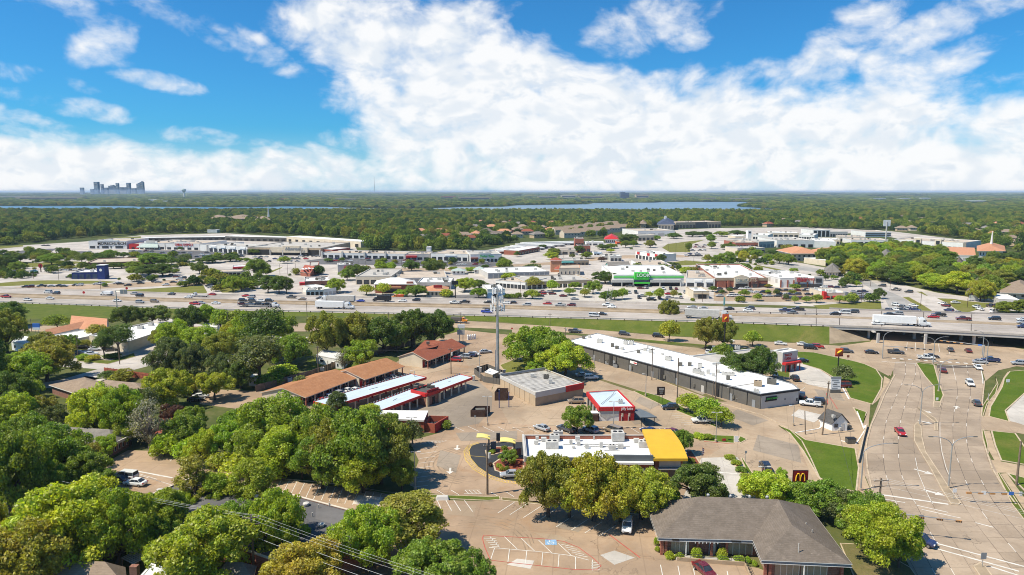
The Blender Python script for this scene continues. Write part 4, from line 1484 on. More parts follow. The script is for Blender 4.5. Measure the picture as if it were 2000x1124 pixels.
for it in ((1083,861,2.2,1.4,1.3),(1062,862,1.2,1,.7),(1090,851,2.2,1.2,1.0),(1078,875,2.8,2.0,1.5),(1047,868,.9,.8,.7),(1049,862,.7,.7,.9),(1115,867,.7,.6,.8),(1128,862,1.0,.7,1.0),(1130,870,.8,.6,.8),(1146,876,.8,.6,.9),(1206,860,2.8,2.4,1.9),(1174,874,.7,.6,1.1),(1195,877,1.6,1.0,.8),(1212,876,1.2,.8,.9),(1243,865,1.2,.9,.8),(1256,874,2.0,1.3,1.3),(1262,866,1.2,.9,.9),(1160,860,.3,.3,.7),(1120,876,.6,.6,.4)):
 units_px(mcd,[it],4.6)
mb=MB()
for a,b in (((1140,872),(1230,872)),((1100,868),(1210,868)),((1180,880),(1210,879))):
 mb.tube([P(*a,4.75),P(*b,4.75)],.09,5)
mb.build('roof_pipe',M['ac'],mcd)
xa,xb=30.0,36.6
ys=[151.2-k*1.3 for k in range(12)]
zs=[6.7-1.25*(k/11)**2.2 for k in range(12)]
mb=MB()
xw=[0.0,.0]
for k in range(11):
 x0,x1=xa-.35*math.sin(k/11*2.2),xa-.35*math.sin((k+1)/11*2.2)
 q0,q1=xb+.5*math.sin(k/11*2.4),xb+.5*math.sin((k+1)/11*2.4)
 mb.face([(x0,ys[k],zs[k]),(x1,ys[k+1],zs[k+1]),(q1,ys[k+1],zs[k+1]),(q0,ys[k],zs[k])])
 mb.face([(q0,ys[k],zs[k]),(q1,ys[k+1],zs[k+1]),(q1,ys[k+1],zs[k+1]-.55),(q0,ys[k],zs[k]-.55)])
 mb.face([(x0,ys[k],zs[k]-.55),(x1,ys[k+1],zs[k+1]-.55),(x1,ys[k+1],zs[k+1]),(x0,ys[k],zs[k])])
mb.face([(x1,ys[-1],zs[-1]),(x1,ys[-1],zs[-1]-.6),(q1,ys[-1],zs[-1]-.6),(q1,ys[-1],zs[-1])])
mb.face([(x1,ys[-1],zs[-1]-.6),(xa,ys[0],zs[0]-.6),(xb,ys[0],zs[0]-.6),(q1,ys[-1],zs[-1]-.6)])
mb.build('yellow_roof',M['yellow'],mcd)
box_walls(mcd,[(30.3,138.2),(36.2,138.2),(36.2,150.6),(30.3,150.6)],5.0,'brick2','wall')
ey=[(30.3,138.2),(36.2,138.2)]
wpart(mcd,'louvre_panel',*ey,.9,5.4,3.1,4.7,.0,.25,'ac')
wpart(mcd,'window',*ey,.9,2.9,.6,2.7,.0,.08,'glass')
wpart(mcd,'window',*ey,3.1,5.4,.6,2.7,.0,.08,'glass')
wpart(mcd,'awning',*ey,.6,5.7,2.75,2.95,.0,.9,'lgrey')
wpart(mcd,'window',(36.2,138.2),(36.2,150.6),1.5,6,.6,2.9,.0,.08,'glass')
wpart(mcd,'canopy',(36.2,138.2),(36.2,150.6),1,5,3.0,3.2,.0,1.5,'yellow')
for i,(px,py,top,w0,lab) in enumerate(((955,884,851,23,'pale yellow curved drive-through canopy nearer the parking bays'),(1004,897,859,26,'pale yellow curved drive-through canopy nearer the restaurant'))):
 b=P(px,py)
 h=height_at(b,top+2)
 t=thing('drive_through_canopy',lab,'canopy',tuple(b),'drive-through canopies')
 mb=MB()
 mb.box((b.x,b.y,h/2),(.35,.35,h))
 mb.build('post',M['mcgrey'],t)
 mb=MB()
 n=8
 wdt=w0*mpp(b)
 for k in range(n):
  a0,a1=k/n,(k+1)/n
  x0,x1=b.x-wdt+wdt*1.1*a0,b.x-wdt+wdt*1.1*a1
  z0,z1=h+.25*math.sin(a0*3)+.25-.5*a0,h+.25*math.sin(a1*3)+.25-.5*a1
  for s in (0,-.14):
   mb.face([(x0,b.y-1.2,z0+s),(x1,b.y-1.2,z1+s),(x1,b.y+1.3,z1+s),(x0,b.y+1.3,z0+s)])
  mb.face([(x0,b.y-1.2,z0-.14),(x1,b.y-1.2,z1-.14),(x1,b.y-1.2,z1),(x0,b.y-1.2,z0)])
 mb.build('roof',M['pyellow'],t)
 mb=MB()
 mb.box((b.x+1.0,b.y+1.0,1.4),(1.3,.35,1.7),.4)
 mb.box((b.x+1.0,b.y+1.0,.3),(.3,.3,.7),.4)
 mb.build('menu_board',M['mcgrey'],t)
b=P(973,866)
t=thing('menu_sign','tall black drive-through menu board between the two canopies','sign',tuple(b))
mb=MB()
mb.box((b.x,b.y,1.6),(.9,.4,1.9))
mb.build('board',M['black'],t)
mb=MB()
mb.tube([(b.x,b.y,0),(b.x,b.y,.8)],.12,6)
mb.build('post',M['metal'],t)
# red block store with walled yard
rb=thing('store_room','low red block store with white roof and a walled bin yard','store room',tuple(P(800,832)))
flat('x',None,None,lxy([(734,816),(828,821),(836,803),(746,802)],3.4),3.4,'redblock','whiteroof',.05,'white',root=rb)
A,B=edge_to(BP[rb.name],0,-1)
wpart(rb,'fascia',A,B,0,(Vector(B)-Vector(A)).length,3.0,3.42,-.05,.3,'lgrey')
wpart(rb,'door',A,B,1.2,3.2,0,2.3,-.05,.06,'dark')
yp=ccw(lxy([(828,826),(849,829),(876,813),(838,812)],2.4))
yi=inset(yp,.25)
mb=MB()
for i in range(4):
 j=(i+1)%4
 mb.face([(*yp[i],0),(*yp[j],0),(*yp[j],2.4),(*yp[i],2.4)])
 mb.face([(*yi[j],0),(*yi[i],0),(*yi[i],2.4),(*yi[j],2.4)])
 mb.face([(*yp[i],2.4),(*yp[j],2.4),(*yi[j],2.4),(*yi[i],2.4)])
mb.build('yard_wall',M['redblock'],rb)
A,B=edge_to(yp,.7,-.7)
wpart(rb,'gate',A,B,.4,(Vector(B)-Vector(A)).length-.4,.1,2.3,.0,.1,'red2')
c=centre(yp)
for k in (-1,1):
 t=thing('dumpster','dark dumpster with its lids shut inside the red yard, '+('nearer the store' if k<0 else 'nearer the gate'),'dumpster',(c[0]+k*1.1,c[1]+k*.3,0),'dumpsters in the red yard')
 mb=MB()
 mb.box((c[0]+k*1.1,c[1]+k*.3,.75),(1.7,1.5,1.3),.3,0,1.08)
 mb.build('bin',M['mgrey'],t)
 mb=MB()
 mb.box((c[0]+k*1.1,c[1]+k*.3,1.5),(1.85,1.6,.12),.3)
 mb.build('lid',M['black'],t)
 # drive-in canopies
def lerp2(a,b,f):
 return (a[0]+(b[0]-a[0])*f,a[1]+(b[1]-a[1])*f)
def canopy(label,quad,h,posts,back=True):
 q=ccw(lxy(quad,h))
 t=thing('drive_in_canopy',label,'canopy',centre(q),'drive-in canopies')
 mb=MB()
 qi=inset(q,.15)
 mb.prism(qi,h-.35,h-.12)
 mb.build('roof',M['canopyroof'],t)
 mb=MB()
 for i in range(4):
  a,b=q[i],q[(i+1)%4]
  seg(mb,a,b,0,(Vector(b)-Vector(a)).length,h-.75,h,-.1,.05)
 mb.build('fascia',M['red'],t)
 A,B=edge_to(q,.6,-.8,6)
 D,C=edge_to(q,-.6,.8,6)
 L=(Vector(B)-Vector(A)).length
 for k in range(posts):
  f=(k+.35)/posts
  for E0,E1,s in ((A,B,-.9),(C,D,.9)):
   p=lerp2(A,B,f) if s<0 else lerp2(C,D,f)
   o=lerp2(p,centre(q)[:2],.12)
   mb=MB()
   mb.box((o[0],o[1],(h-.4)/2),(.4,.4,h-.4),.6)
   mb.build('post',M['cream'],t)
  if back:
   a,b=Vector(lerp2(A,B,f)),Vector(lerp2(C,D,f))
   m_=(a+b)/2
   mb=MB()
   mb.box((m_.x,m_.y,1.35),(.35,.7,1.5),.6)
   mb.build('order_board',M['red2'],t)
 nb=int(L/1.1)
 for k in range(nb):
  p=lerp2(C,D,(k+.5)/nb)
  mb=MB()
  mb.box((p[0],p[1],h+.12),(.55,.18,.3),math.atan2(D[1]-C[1],D[0]-C[0]))
  mb.build('bracket',M['mgrey'],t)
 mb=MB()
 a,b=lerp2(A,D,.55),lerp2(B,C,.55)
 a2,b2=lerp2(a,b,.1),lerp2(a,b,.85)
 mb.tube([(*a2,h-.08),(*b2,h-.08)],.09,5)
 mb.build('gutter',M['mgrey'],t)
 return t,q
canopy('longest red edged drive-in canopy, beside the orange roofed shops',[(612,784),(648,793),(833,737),(803,730)],3.3,7)
canopy('red edged drive-in canopy running towards the red block store',[(709,795),(742,802),(831,769),(802,760)],3.3,5)
canopy('red edged drive-in canopy running towards the cell tower',[(834,752),(859,761),(923,737),(899,731)],3.5,4)
sh=thing('drive_in_kitchen','small stone drive-in kitchen with red parapet between two canopies','kitchen',tuple(P(845,785)))
flat('x',None,None,lxy([(803,762),(832,769),(859,760),(833,752)],3.9),3.9,'brick2','shingle_dk',.35,'red',root=sh)
A,B=edge_to(BP[sh.name],.6,-.8)
L=(Vector(B)-Vector(A)).length
wpart(sh,'fascia',A,B,0,L,2.9,3.9,-.05,.25,'red')
wpart(sh,'door',A,B,L*.45,L*.45+1,0,2.2,-.05,.1,'dark')
wpart(sh,'sign_board',A,B,.5,L-.5,3.9,4.6,-.2,.05,'red2')
A2,B2=edge_to(BP[sh.name],-.7,-.7)
wpart(sh,'fascia',A2,B2,0,(Vector(B2)-Vector(A2)).length,2.9,3.9,-.05,.25,'red')
wpart(sh,'stone_pier',A,B,0,.8,0,2.9,.0,.5,'tan')
wpart(sh,'stone_pier',A,B,L-.9,L-.1,0,2.9,.0,.5,'tan')
for px,py in ((812,760),(822,757),(838,757),(845,760)):
 units_px(sh,[(px,py,1.2,.9,.9,'acd')],3.6)
 # orange roofed shop rows
def shop_row(label,A,B,D,he,hr,roof,n,porch=2.2,wall='brick2',gend='cream'):
 A,B,D=P(*A,he),P(*B,he),P(*D,he)
 c=(A+B+D)/3
 t=thing('shop_row',label,'shops',(c.x,c.y,0),'shop rows with shingle roofs')
 poly=gable(t,A,B,D,he,hr,roof,wall,.7,gend=gend,wall_in=porch)
 a,b=poly[0],poly[1]
 L=(Vector(b)-Vector(a)).length
 p=L/n
 for k in range(n):
  wpart(t,'door',a,b,p*k+.3,p*k+1.2,0,2.1,-.05,.06,'dark' if k%3 else 'red2')
  f=wpart(t,'window',a,b,p*k+1.5,p*k+p-.4,.7,2.0,-.05,.06,'white')
  ORIG[f.name]=ORIG[t.name]
  mb=MB()
  seg(mb,a,b,p*k+1.62,p*k+p-.52,.82,1.9,.0,.09)
  mb.build('pane',M['glass'],f)
 aa,bb_=(A.x,A.y),(B.x,B.y)
 for k in range(n+1):
  u=min(L-.3,.4+k*(L-.4)/n)
  wpart(t,'post',aa,bb_,u,u+.28,0,he-.2,-.6,-.32,'brick' if k in (0,n) else 'cream')
 return t
shop_row('orange shingled shop row with a white gable end, nearest the big green trees',(597,777),(699,738),(507,767),2.9,5.0,'shingle_or',6)
shop_row('orange shingled shop row stepped up behind its twin',(713,742),(791,716),(640,731),3.0,5.1,'shingle_or',4)
sr=shop_row('red brown shingled shop row at the head of the lot by cars',(836,705),(911,677),(776,697),3.0,5.4,'shingle_rd',5)
A,B,D=P(826,690,4.2),P(872,670,4.2),P(806,684,4.2)
mb=MB()
q=[P(817,683,4.6),P(832,664,4.6),P(870,668,4.6),P(860,679,4.6)]
mb.face([P(808,686,5.0),P(832,663,4.2),P(872,668,4.2),P(850,678,5.3)])
mb.build('rear_roof',M['shingle_rd'],sr)
units_px(sr,[(836,673,1.1,.9,.9,'acd')],5.0)
for px,py in ((566,745),(629,725),(704,709)):
 x,y=XY(px,py,.6)
 t=thing('condenser_unit','pale condenser unit on a stand behind the orange shop roof, '+{566:'lowest along the roof',629:'by the wire poles',704:'behind the upper row'}[px],'air conditioner',(x,y,0),'condensers behind the shops')
 z=height_at((x,y,0),py-7)
 mb=MB()
 mb.box((x,y,z-.6),(1.4,1.0,1.2),.5)
 mb.build('cabinet',M['ac'],t)
 mb=MB()
 for sx in (-.5,.5):
  mb.tube([(x+sx,y,0),(x+sx,y,z-1.1)],.08,5)
 mb.build('stand',M['metal'],t)
 mb=MB()
 mb.tube([(x,y,z),(x,y,z+.08)],.4,8)
 mb.build('fan',M['black'],t)
 # tan box store
b0=P(1044,794)
h=height_at(b0,767)
tb=thing('tan_store','tan box store with rust streaked roof and a red corner panel','store',tuple(b0))
flat('x',None,None,lxy([(1046,767),(1139,749),(1065,721),(977,734)],h),h,'tan2','oldmetal',.35,'lgrey',root=tb)
A,B=edge_to(BP[tb.name],.4,-.9)
L=(Vector(B)-Vector(A)).length
wpart(tb,'parapet_band',A,B,0,L,h-1.55,h+.05,-.1,.12,'lgrey')
wpart(tb,'red_panel',A,B,L*.62,L+.1,h-1.6,h+.15,-.1,.3,'red')
A2,B2=edge_to(BP[tb.name],-.9,-.4)
L2=(Vector(B2)-Vector(A2)).length
wpart(tb,'parapet_band',A2,B2,0,L2,h-.95,h+.05,-.1,.12,'lgrey')
row_on(tb,A2,B2,7,.9,.05,h-1.0,'wall_panel','tan')
A3,B3=edge_to(BP[tb.name],-.4,.9)
wpart(tb,'rear_parapet',A3,B3,0,(Vector(B3)-Vector(A3)).length,h-.4,h+.55,-.25,.05,'mgrey')
units_px(tb,[(1040,737,1.2,1.2,1.0),(1067,740,1.7,1.2,1.1,'acd'),(1075,749,1.1,1.1,1.2)],h-.35)
mb=MB()
pa,pb,pc,pd=[Vector(p) for p in (A,B,B3,A3)]
for k in range(1,18):
 f=k/18
 q0,q1=Vector(A).lerp(Vector(B3),f),Vector(B).lerp(Vector(A3),f)
 q0,q1=q0.lerp(q1,.02),q1.lerp(q0,.02)
 mb.tube([(*q0,h-.31),(*q1,h-.31)],.07,4,caps=False)
mb.build('roof_seam',M['oldmetal'],tb)
tag(tb.children[-1],kind='stuff')
# oil-change shop
b0=P(1172,823)
h=height_at(b0,796)
jl=thing('oil_change_shop','red and white oil change shop with pale roof, red fascia and bays','oil change shop',tuple(b0))
flat('x',None,None,lxy([(1171,796),(1239,795),(1206,762),(1147,766)],h),h,'white','canopyroof',.3,'red',root=jl)
A,B=edge_to(BP[jl.name],0,-1)
L=(Vector(B)-Vector(A)).length
wpart(jl,'fascia',A,B,-.1,L+.1,h-1.0,h+.08,-.1,.25,'red')
wpart(jl,'red_wall',A,B,L*.57,L,0,h-1.0,-.05,.12,'red2')
wpart(jl,'grey_panel',A,B,.2,L*.55,1.6,h-1.0,-.05,.08,'ac')
mb=MB()
n=Vector((Vector(B)-Vector(A)).normalized())
nn=Vector((n.y,-n.x))*.085
for u0,um,u1,zb in ((.4,1.9,L*.55,.4),):
 a,m_,c=Vector(A)+n*u0+nn,Vector(A)+n*um+nn,Vector(A)+n*u1+nn
 mb.face([(*a,1.6),(*m_,zb),(*(m_+n*.9),1.2),(*c,1.6)])
mb.build('grey_chevron',M['ac'],jl)
for k in (.63,.83):
 wpart(jl,'window',A,B,L*k,L*k+.5,1.2,2.2,.1,.16,'cream')
 wpart(jl,'door',A,B,L*k-.1,L*k+.1,0,1.6,.1,.3,'lgrey')
letters(jl,'jiffy lube',A,B,L*.62,h-.75,.95,'white',.28)
Aw,Bw=edge_to(BP[jl.name],-1,0)
Lw=(Vector(Bw)-Vector(Aw)).length
wpart(jl,'fascia',Aw,Bw,-.1,Lw+.1,h-1.1,h+.08,-.1,.25,'red')
row_on(jl,Aw,Bw,4,.72,0,h-1.3,'bay_door','dark')
Ae,Be=edge_to(BP[jl.name],1,0)
wpart(jl,'fascia',Ae,Be,-.1,(Vector(Be)-Vector(Ae)).length+.1,h-1.0,h+.08,-.1,.25,'red')
wpart(jl,'wall_band',Ae,Be,0,(Vector(Be)-Vector(Ae)).length,0,h-1.0,-.05,.05,'bluewall')
units_px(jl,[(1212,788,1.3,.9,.8)],h-.3)
mb=MB()
mb.tube([P(1174,789,h),P(1187,779,h),P(1197,770,h),P(1200,765,h+.3)],.07,4)
mb.build('roof_conduit',M['acd'],jl)
wpart(jl,'side_awning',Aw,Bw,Lw*.02,Lw*.3,1.9,2.1,.1,1.9,'white') if False else None
b=P(1160,822)
t=thing('bin_shelter','dark brown bin screen with white lid beside the oil change shop','bin screen',tuple(b))
mb=MB()
mb.box((b.x,b.y,.9),(2.2,1.6,1.8))
mb.build('screen',M['wooddark'],t)
mb=MB()
mb.box((b.x+.1,b.y+.8,2.1),(2.4,2.0,.15))
mb.build('lid',M['white'],t)
q=ccw(lxy([(1251,816),(1283,815),(1262,804),(1249,799),(1237,801)],2.6))
cp=thing('carport','low black flat carport beside the oil change shop','carport',centre(q))
mb=MB()
mb.prism(q,2.4,2.65,bottom=True)
mb.build('roof',M['mcgrey'],cp)
for p in inset(q,.4):
 mb=MB()
 mb.tube([(*p,0),(*p,2.4)],.09,6)
 mb.build('post',M['black'],cp)
 # long white roofed shops
b0=P(1485,799.5)
h=height_at(b0,770)
ls=thing('long_shops','long charcoal block of shops under one white roof','shops',(50,215,0))
flat('x',None,None,lxy([(1106,667),(1486,770),(1561,760),(1548,750),(1400,706.5),(1166,651)],h),h,'dgrey','whiteroof',.12,'mgrey',root=ls)
A,B=edge_to(BP[ls.name],-.6,-.8,30)
L=(Vector(B)-Vector(A)).length
for f in (.28,.56,.815):
 wpart(ls,'recess_shade',A,B,L*f,L*f+1.6,0,h-.25,-.05,.14,'dark')  # dark panels on the wall face; recess shade is in their colour
for k in range(26):
 f=(k+.5)/26+.006*((k*7)%5-2)
 if k%2==0:
  wpart(ls,'downpipe',A,B,L*f,L*f+.14,0,h-.2,.0,.16,'black')
 if k%3==1:
  wpart(ls,'door',A,B,L*f,L*f+1.0,0,2.15,.0,.08,'lgrey' if k==19 else 'mgrey')
 if k%4==2:
  wpart(ls,'meter_box',A,B,L*f+1.2,L*f+1.9,.9,2.0,.0,.3,'acd')
wpart(ls,'gutter',A,B,0,L,h-.4,h-.1,.0,.22,'black')
wpart(ls,'wall_sign',A,B,L*.40,L*.40+3.2,h-1.5,h-.6,.05,.2,'signface')
wpart(ls,'wall_sign',A,B,L*.42,L*.42+1.4,h-1.25,h-.85,.2,.23,'red')
A2,B2=edge_to(BP[ls.name],.3,-.95,5)
L2=(Vector(B2)-Vector(A2)).length
wpart(ls,'end_wall',A2,B2,.25,L2-.2,0,h-.55,-.05,.06,'lgrey')
wpart(ls,'gutter',A2,B2,0,L2,h-.5,h,.0,.35,'black')
wpart(ls,'sign_board',A2,B2,1.8,5.6,2.35,3.35,.05,.2,'black')
wpart(ls,'sign_board',A2,B2,1.5,5.7,2.0,2.32,.05,.18,'dark')
letters(ls,'QUICK MART',A2,B2,1.95,2.55,.68,'lookgreen',.24,extr=.04)
wpart(ls,'door',A2,B2,L2*.78,L2*.78+1,0,2.2,.02,.1,'lgrey')
wpart(ls,'vent',A2,B2,L2*.62,L2*.62+.3,1.7,2.2,.05,.12,'black')
wpart(ls,'vent',A2,B2,L2*.93,L2*.93+.5,.9,1.8,.05,.12,'black')
for it in ((1140,662,1.0,1.0,1.0,'acd'),(1151,660,1.1,.8,.9),(1171,670,2.0,1.4,1.3),(1222,673,1.6,1.1,1.3),(1233,673,1.6,1.1,1.3),(1196,678,1.0,1.0,1.2,'acd'),(1205,682,1.2,1.0,1.0,'acd'),(1215,683,1.1,.8,.7),(1247,690,1.1,1.0,1.0,'acd'),(1260,686,1.2,1.0,1.0),(1271,690,1.4,1.0,1.2),(1294,694,.8,.7,.7),(1305,704,2.2,1.4,1.2),(1329,715,1.1,1.1,1.0,'acd'),(1347,715,1.1,1.1,1.0,'acd'),(1367,718,1.4,1.2,1.1),(1361,729,2.6,1.6,1.3),(1371,733,1.5,1.0,.9),(1383,731,1.0,.9,1.2),(1393,735,.9,.8,.9),(1403,728,.9,.9,.8),(1415,733,1.8,1.0,.8),(1428,734,2.0,1.1,.9),(1422,742,1.1,1.1,1.1,'acd'),(1480,754,2.3,1.9,1.4,'tan2'),(1507,750,2.6,1.9,1.4,'acd'),(1477,766,1.5,1.0,.7),(1265,681,.5,.5,1.0)):
 units_px(ls,[it],h-.12,rz=-.35)
mb=MB()
mb.tube([P(1216,690,h),P(1265,681,h)],.18,5)
mb.tube([P(1421,757,h),P(1478,748,h)],.1,5)
mb.build('roof_step',M['lgrey'],ls)
A,B=edge_to(BP[ls.name],.6,.8,20)
# white taco restaurant with red awning
cr=thing('taco_restaurant','white taco restaurant with red lettering and a red awning','restaurant',tuple(P(1540,722)))
b0=P(1530,727)
h=height_at(b0,689)
a,b=Vector(XY(1527,727)),Vector(XY(1556,722))
dv=Vector((-(b-a).y,(b-a).x)).normalized()
fx=(b-a).normalized()
flat('x',None,None,[tuple(a),tuple(b),tuple(b+dv*4),tuple(a+dv*4)],h,'lgrey','whiteroof',.5,'white',root=cr)
q=[tuple(a-fx*.2+dv*2),tuple(b+dv*2.2-fx*.2),tuple(b+dv*15-fx*7),tuple(a+dv*17-fx*26),tuple(a+dv*6-fx*26)]
flat('x',None,None,q,h*.72,'white','greyroof',.4,'white',root=cr)
L=(b-a).length
wpart(cr,'awning',a,b,-.1,L+.4,2.6,3.3,.0,1.5,'red')
wpart(cr,'door',a,b,L*.35,L*.35+1.6,0,2.5,.0,.08,'dark')
wpart(cr,'window',a,b,L*.7,L*.95,.5,2.4,.0,.08,'glass')
for u in (.3,L*.3,L*.65,L-.2):
 wpart(cr,'post',a,b,u,u+.25,0,2.6,1.1,1.35,'red2')
letters(cr,'TACO',a,b,.8,h-1.5,1.25,'red',.1,extr=.05)
letters(cr,'CASA',a,b,.9,h-2.75,1.25,'red',.1,extr=.05)
aw,bw=tuple(a+dv*4),tuple(a)
wpart(cr,'blade_panel',aw,bw,.8,1.8,.6,h-1.0,.0,.25,'mgrey')
units_px(cr,[(1505,690,1.5,1.2,.9),(1512,697,1.0,.9,1.0),(1440,683,1.6,1.2,1.2)],h*.72)
# little white kiosk
b0=P(1622,842)
hu=thing('kiosk','small white kiosk with a steep dark gable roof in the forecourt','kiosk',tuple(P(1638,838)))
fx=Vector((1,.05))
a=Vector(XY(1625,842))
wd,dp=3.9,3.8
front=[a,a+Vector((wd,.1))]
dvv=Vector((-.42,.9))*dp
e0,e1=front[0]+dvv,front[1]+dvv
he,hr=2.5,4.7
mb=MB()
mid_f,mid_b=(front[0]+front[1])/2,(e0+e1)/2
mb.face([(*front[0],0),(*front[1],0),(*front[1],he),(*mid_f,hr-.1),(*front[0],he)])
mb.face([(*e1,0),(*e0,0),(*e0,he),(*mid_b,hr-.1),(*e1,he)])
mb.face([(*e0,0),(*front[0],0),(*front[0],he),(*e0,he)])
mb.face([(*front[1],0),(*e1,0),(*e1,he),(*front[1],he)])
mb.build('wall',M['white'],hu)
ov=(front[1]-front[0]).normalized()*.4
fo=dvv.normalized()*.4
for s,(f,e) in ((-1,(front[0],e0)),(1,(front[1],e1))):
 mb=MB()
 top=[Vector((*(f+ov*s-fo),he-.4)),Vector((*(mid_f-fo),hr)),Vector((*(mid_b+fo),hr)),Vector((*(e+ov*s+fo),he-.4))]
 mb.face(top)
 mb.face([p-Vector((0,0,.15)) for p in top[::-1]])
 for i in range(4):
  j=(i+1)%4
  mb.face([top[i]-Vector((0,0,.15)),top[j]-Vector((0,0,.15)),top[j],top[i]])
 mb.build('roof',M['shingle_dk'],hu)
wpart(hu,'door',front[0],front[1],2.3,3.1,0,2.0,.0,.06,'lgrey')
wpart(hu,'window',front[0],front[1],.5,1.5,.9,1.9,.0,.06,'glass')
wpart(hu,'service_box',front[0],front[1],1.7,2.2,.2,1.0,.0,.5,'lgrey')
x,y=XY(1628,812,4.2)
unit(hu,x,y,3.6,.7,.7,.6)
b=P(1656,838)
t=thing('condenser_unit','grey condenser box on the ground beside the white kiosk','air conditioner',tuple(b))
mb=MB()
mb.box((b.x+.3,b.y,.5),(.9,.9,1.0))
mb.build('cabinet',M['acd'],t)
mb=MB()
mb.tube([(b.x+.3,b.y,1),(b.x+.3,b.y,1.08)],.33,8)
mb.build('fan',M['black'],t)
rw=[P(1693,835),P(1686,860),P(1676,905)]
t=thing('retaining_wall','white capped retaining wall between the kiosk yard and the pavement','wall',tuple(rw[1]))
for a,b in zip(rw[:-1],rw[1:]):
 mb=MB()
 d=b-a
 mb.box(((a.x+b.x)/2,(a.y+b.y)/2,.45),(d.length,.3,.9),math.atan2(d.y,d.x))
 mb.build('wall',M['tan2'],t)
 mb=MB()
 mb.box(((a.x+b.x)/2,(a.y+b.y)/2,.95),(d.length,.3,.1),math.atan2(d.y,d.x))
 mb.build('cap',M['curb'],t)
kerb_line([(1554,846),(1600,838),(1612,826),(1600,824),(1610,815)],.15,.25,'white')
kerb_line([(1674,805),(1688,840),(1690,832)],.15,.3,'white')
kerb_line([(1645,757),(1658,780)],.15,.35,'white')
kerb_line([(1643,862),(1672,868),(1690,840)],.15,.25,'white')
def enclosure(label,quad,h,m='wooddark'):
 q=ccw(lxy(quad))
 t=thing('bin_screen',label,'bin screen',centre(q))
 qi=inset(q,.12)
 for i in range(4):
  j=(i+1)%4
  mb=MB()
  L=(Vector(q[j])-Vector(q[i])).length
  seg(mb,q[i],q[j],0,L,0,h,-.12,0)
  mb.build('screen_panel',M[m],t)
 return q,t
enclosure('square brown bin screen open on top beside the tan store',[(966,783),(989,783),(993,775),(972,774)],2.6)
q,_=enclosure('lower brown bin screen with a lid beside a lamp post',[(919,815),(948,815),(957,806),(928,806)],1.9)
c=centre(q)
t=thing('dumpster','dumpster with dark lid inside the lower brown screen','dumpster',c)
mb=MB()
mb.box((c[0],c[1],.8),(2.4,1.5,1.5),.1,0,1.05)
mb.build('bin',M['mgrey'],t)
mb=MB()
mb.box((c[0],c[1],1.65),(2.6,1.6,.1),.1)
mb.build('lid',M['acd'],t)
for i,(px,py) in enumerate(((1176,708),(1187,712),(1197,714),(1203,718))):
 b=P(px,py)
 t=thing('dumpster','small dark bin behind the charcoal shops, '+['at the head of the row of four','second in the row of four','third in the row of four','last in the row, nearest the grass strip'][i],'dumpster',tuple(b),'bins behind the charcoal shops')
 mb=MB()
 mb.box((b.x,b.y,.65),(1.5,1.2,1.2),-.6,0,1.08)
 mb.build('bin',M['mgrey'],t)
 mb=MB()
 mb.box((b.x,b.y,1.32),(1.65,1.3,.1),-.6)
 mb.build('lid',M['black'],t)
b=P(1443,786)
t=thing('dumpster','small black bin near the charcoal shops, close to the end wall','dumpster',tuple(b))
mb=MB()
mb.box((b.x,b.y,.6),(1.0,.9,1.1),-.6,0,1.1)
mb.build('bin',M['black'],t)
mb=MB()
mb.box((b.x,b.y,1.2),(1.15,1.0,.1),-.6)
mb.build('lid',M['lgrey'],t)
b=P(1661,866)
t=thing('dumpster','dark green dumpster at the kiosk yard edge','dumpster',tuple(b))
mb=MB()
mb.box((b.x,b.y,.7),(2.0,1.3,1.2),.0,0,1.08)
mb.build('bin',M['acd'],t)
mb=MB()
mb.box((b.x,b.y,1.35),(2.2,1.45,.1))
mb.build('lid',M['black'],t)
# cell tower and its compound
b0=P(972,735)
ht=height_at(b0,566)
ct=thing('cell_tower','tall grey cell tower with three rings of antennas','cell tower',tuple(b0))
mb=MB()
mb.tube([(b0.x,b0.y,0),(b0.x,b0.y,ht*.5),(b0.x,b0.y,ht)],[.62,.46,.22],12)
mb.build('pole',M['metal'],ct)
mb=MB()
mb.tube([(b0.x-.75,b0.y,0),(b0.x-.7,b0.y,9)],.14,6)
mb.tube([(b0.x-.55,b0.y-.2,2),(b0.x-.33,b0.y-.15,ht*.8)],.06,5)
mb.build('cable_duct',M['mgrey'],ct)
for r,zf in ((0,.985),(1,.885),(2,.79)):
 zc=ht*zf
 rad=(1.6,1.8,2.3)[r]
 mb=MB()
 pts=[(b0.x+rad*math.cos(t),b0.y+rad*math.sin(t),zc) for t in [k*math.pi/3 for k in range(7)]]
 mb.tube(pts,.08,5)
 for k in range(6):
  mb.tube([(b0.x,b0.y,zc-.2),pts[k]],.05,4)
 pl=mb.build('antenna_platform',M['metal'],ct)
 for k in range(12):
  a=k*math.pi/6+.1
  x,y=b0.x+(rad+.12)*math.cos(a),b0.y+(rad+.12)*math.sin(a)
  mb=MB()
  mb.box((x,y,zc+.1),(.16,.42,2.3 if k%2 else 1.7),a)
  mb.build('antenna',M['signface'] if k%3 else M['ac'],pl)
q=ccw(lxy([(926,731),(945,747),(976,752),(982,735),(952,722)]))
fn=thing('compound_fence','dark board fence round the cell tower compound','fence',centre(q))
for i in range(len(q)):
 a,b=Vector(q[i]),Vector(q[(i+1)%len(q)])
 n=max(1,round((b-a).length/1.2))
 for k in range(n):
  p0,p1=a.lerp(b,k/n),a.lerp(b,(k+.93)/n)
  mb=MB()
  seg(mb,p0,p1,0,(p1-p0).length,0,2.0,-.06,0)
  mb.build('panel',M['dgrey'],fn)
es=thing('equipment_hut','tan equipment hut with white roof beside the cell tower','hut',tuple(P(955,738)))
flat('x',None,None,lxy([(947,727),(962,732),(974,727),(957,720)],2.8),2.8,'tan2','whiteroof',.03,'white',root=es)
A,B=edge_to(BP[es.name],.3,-.95)
wpart(es,'door',A,B,.6,1.5,0,2.1,-.02,.06,'lgrey')
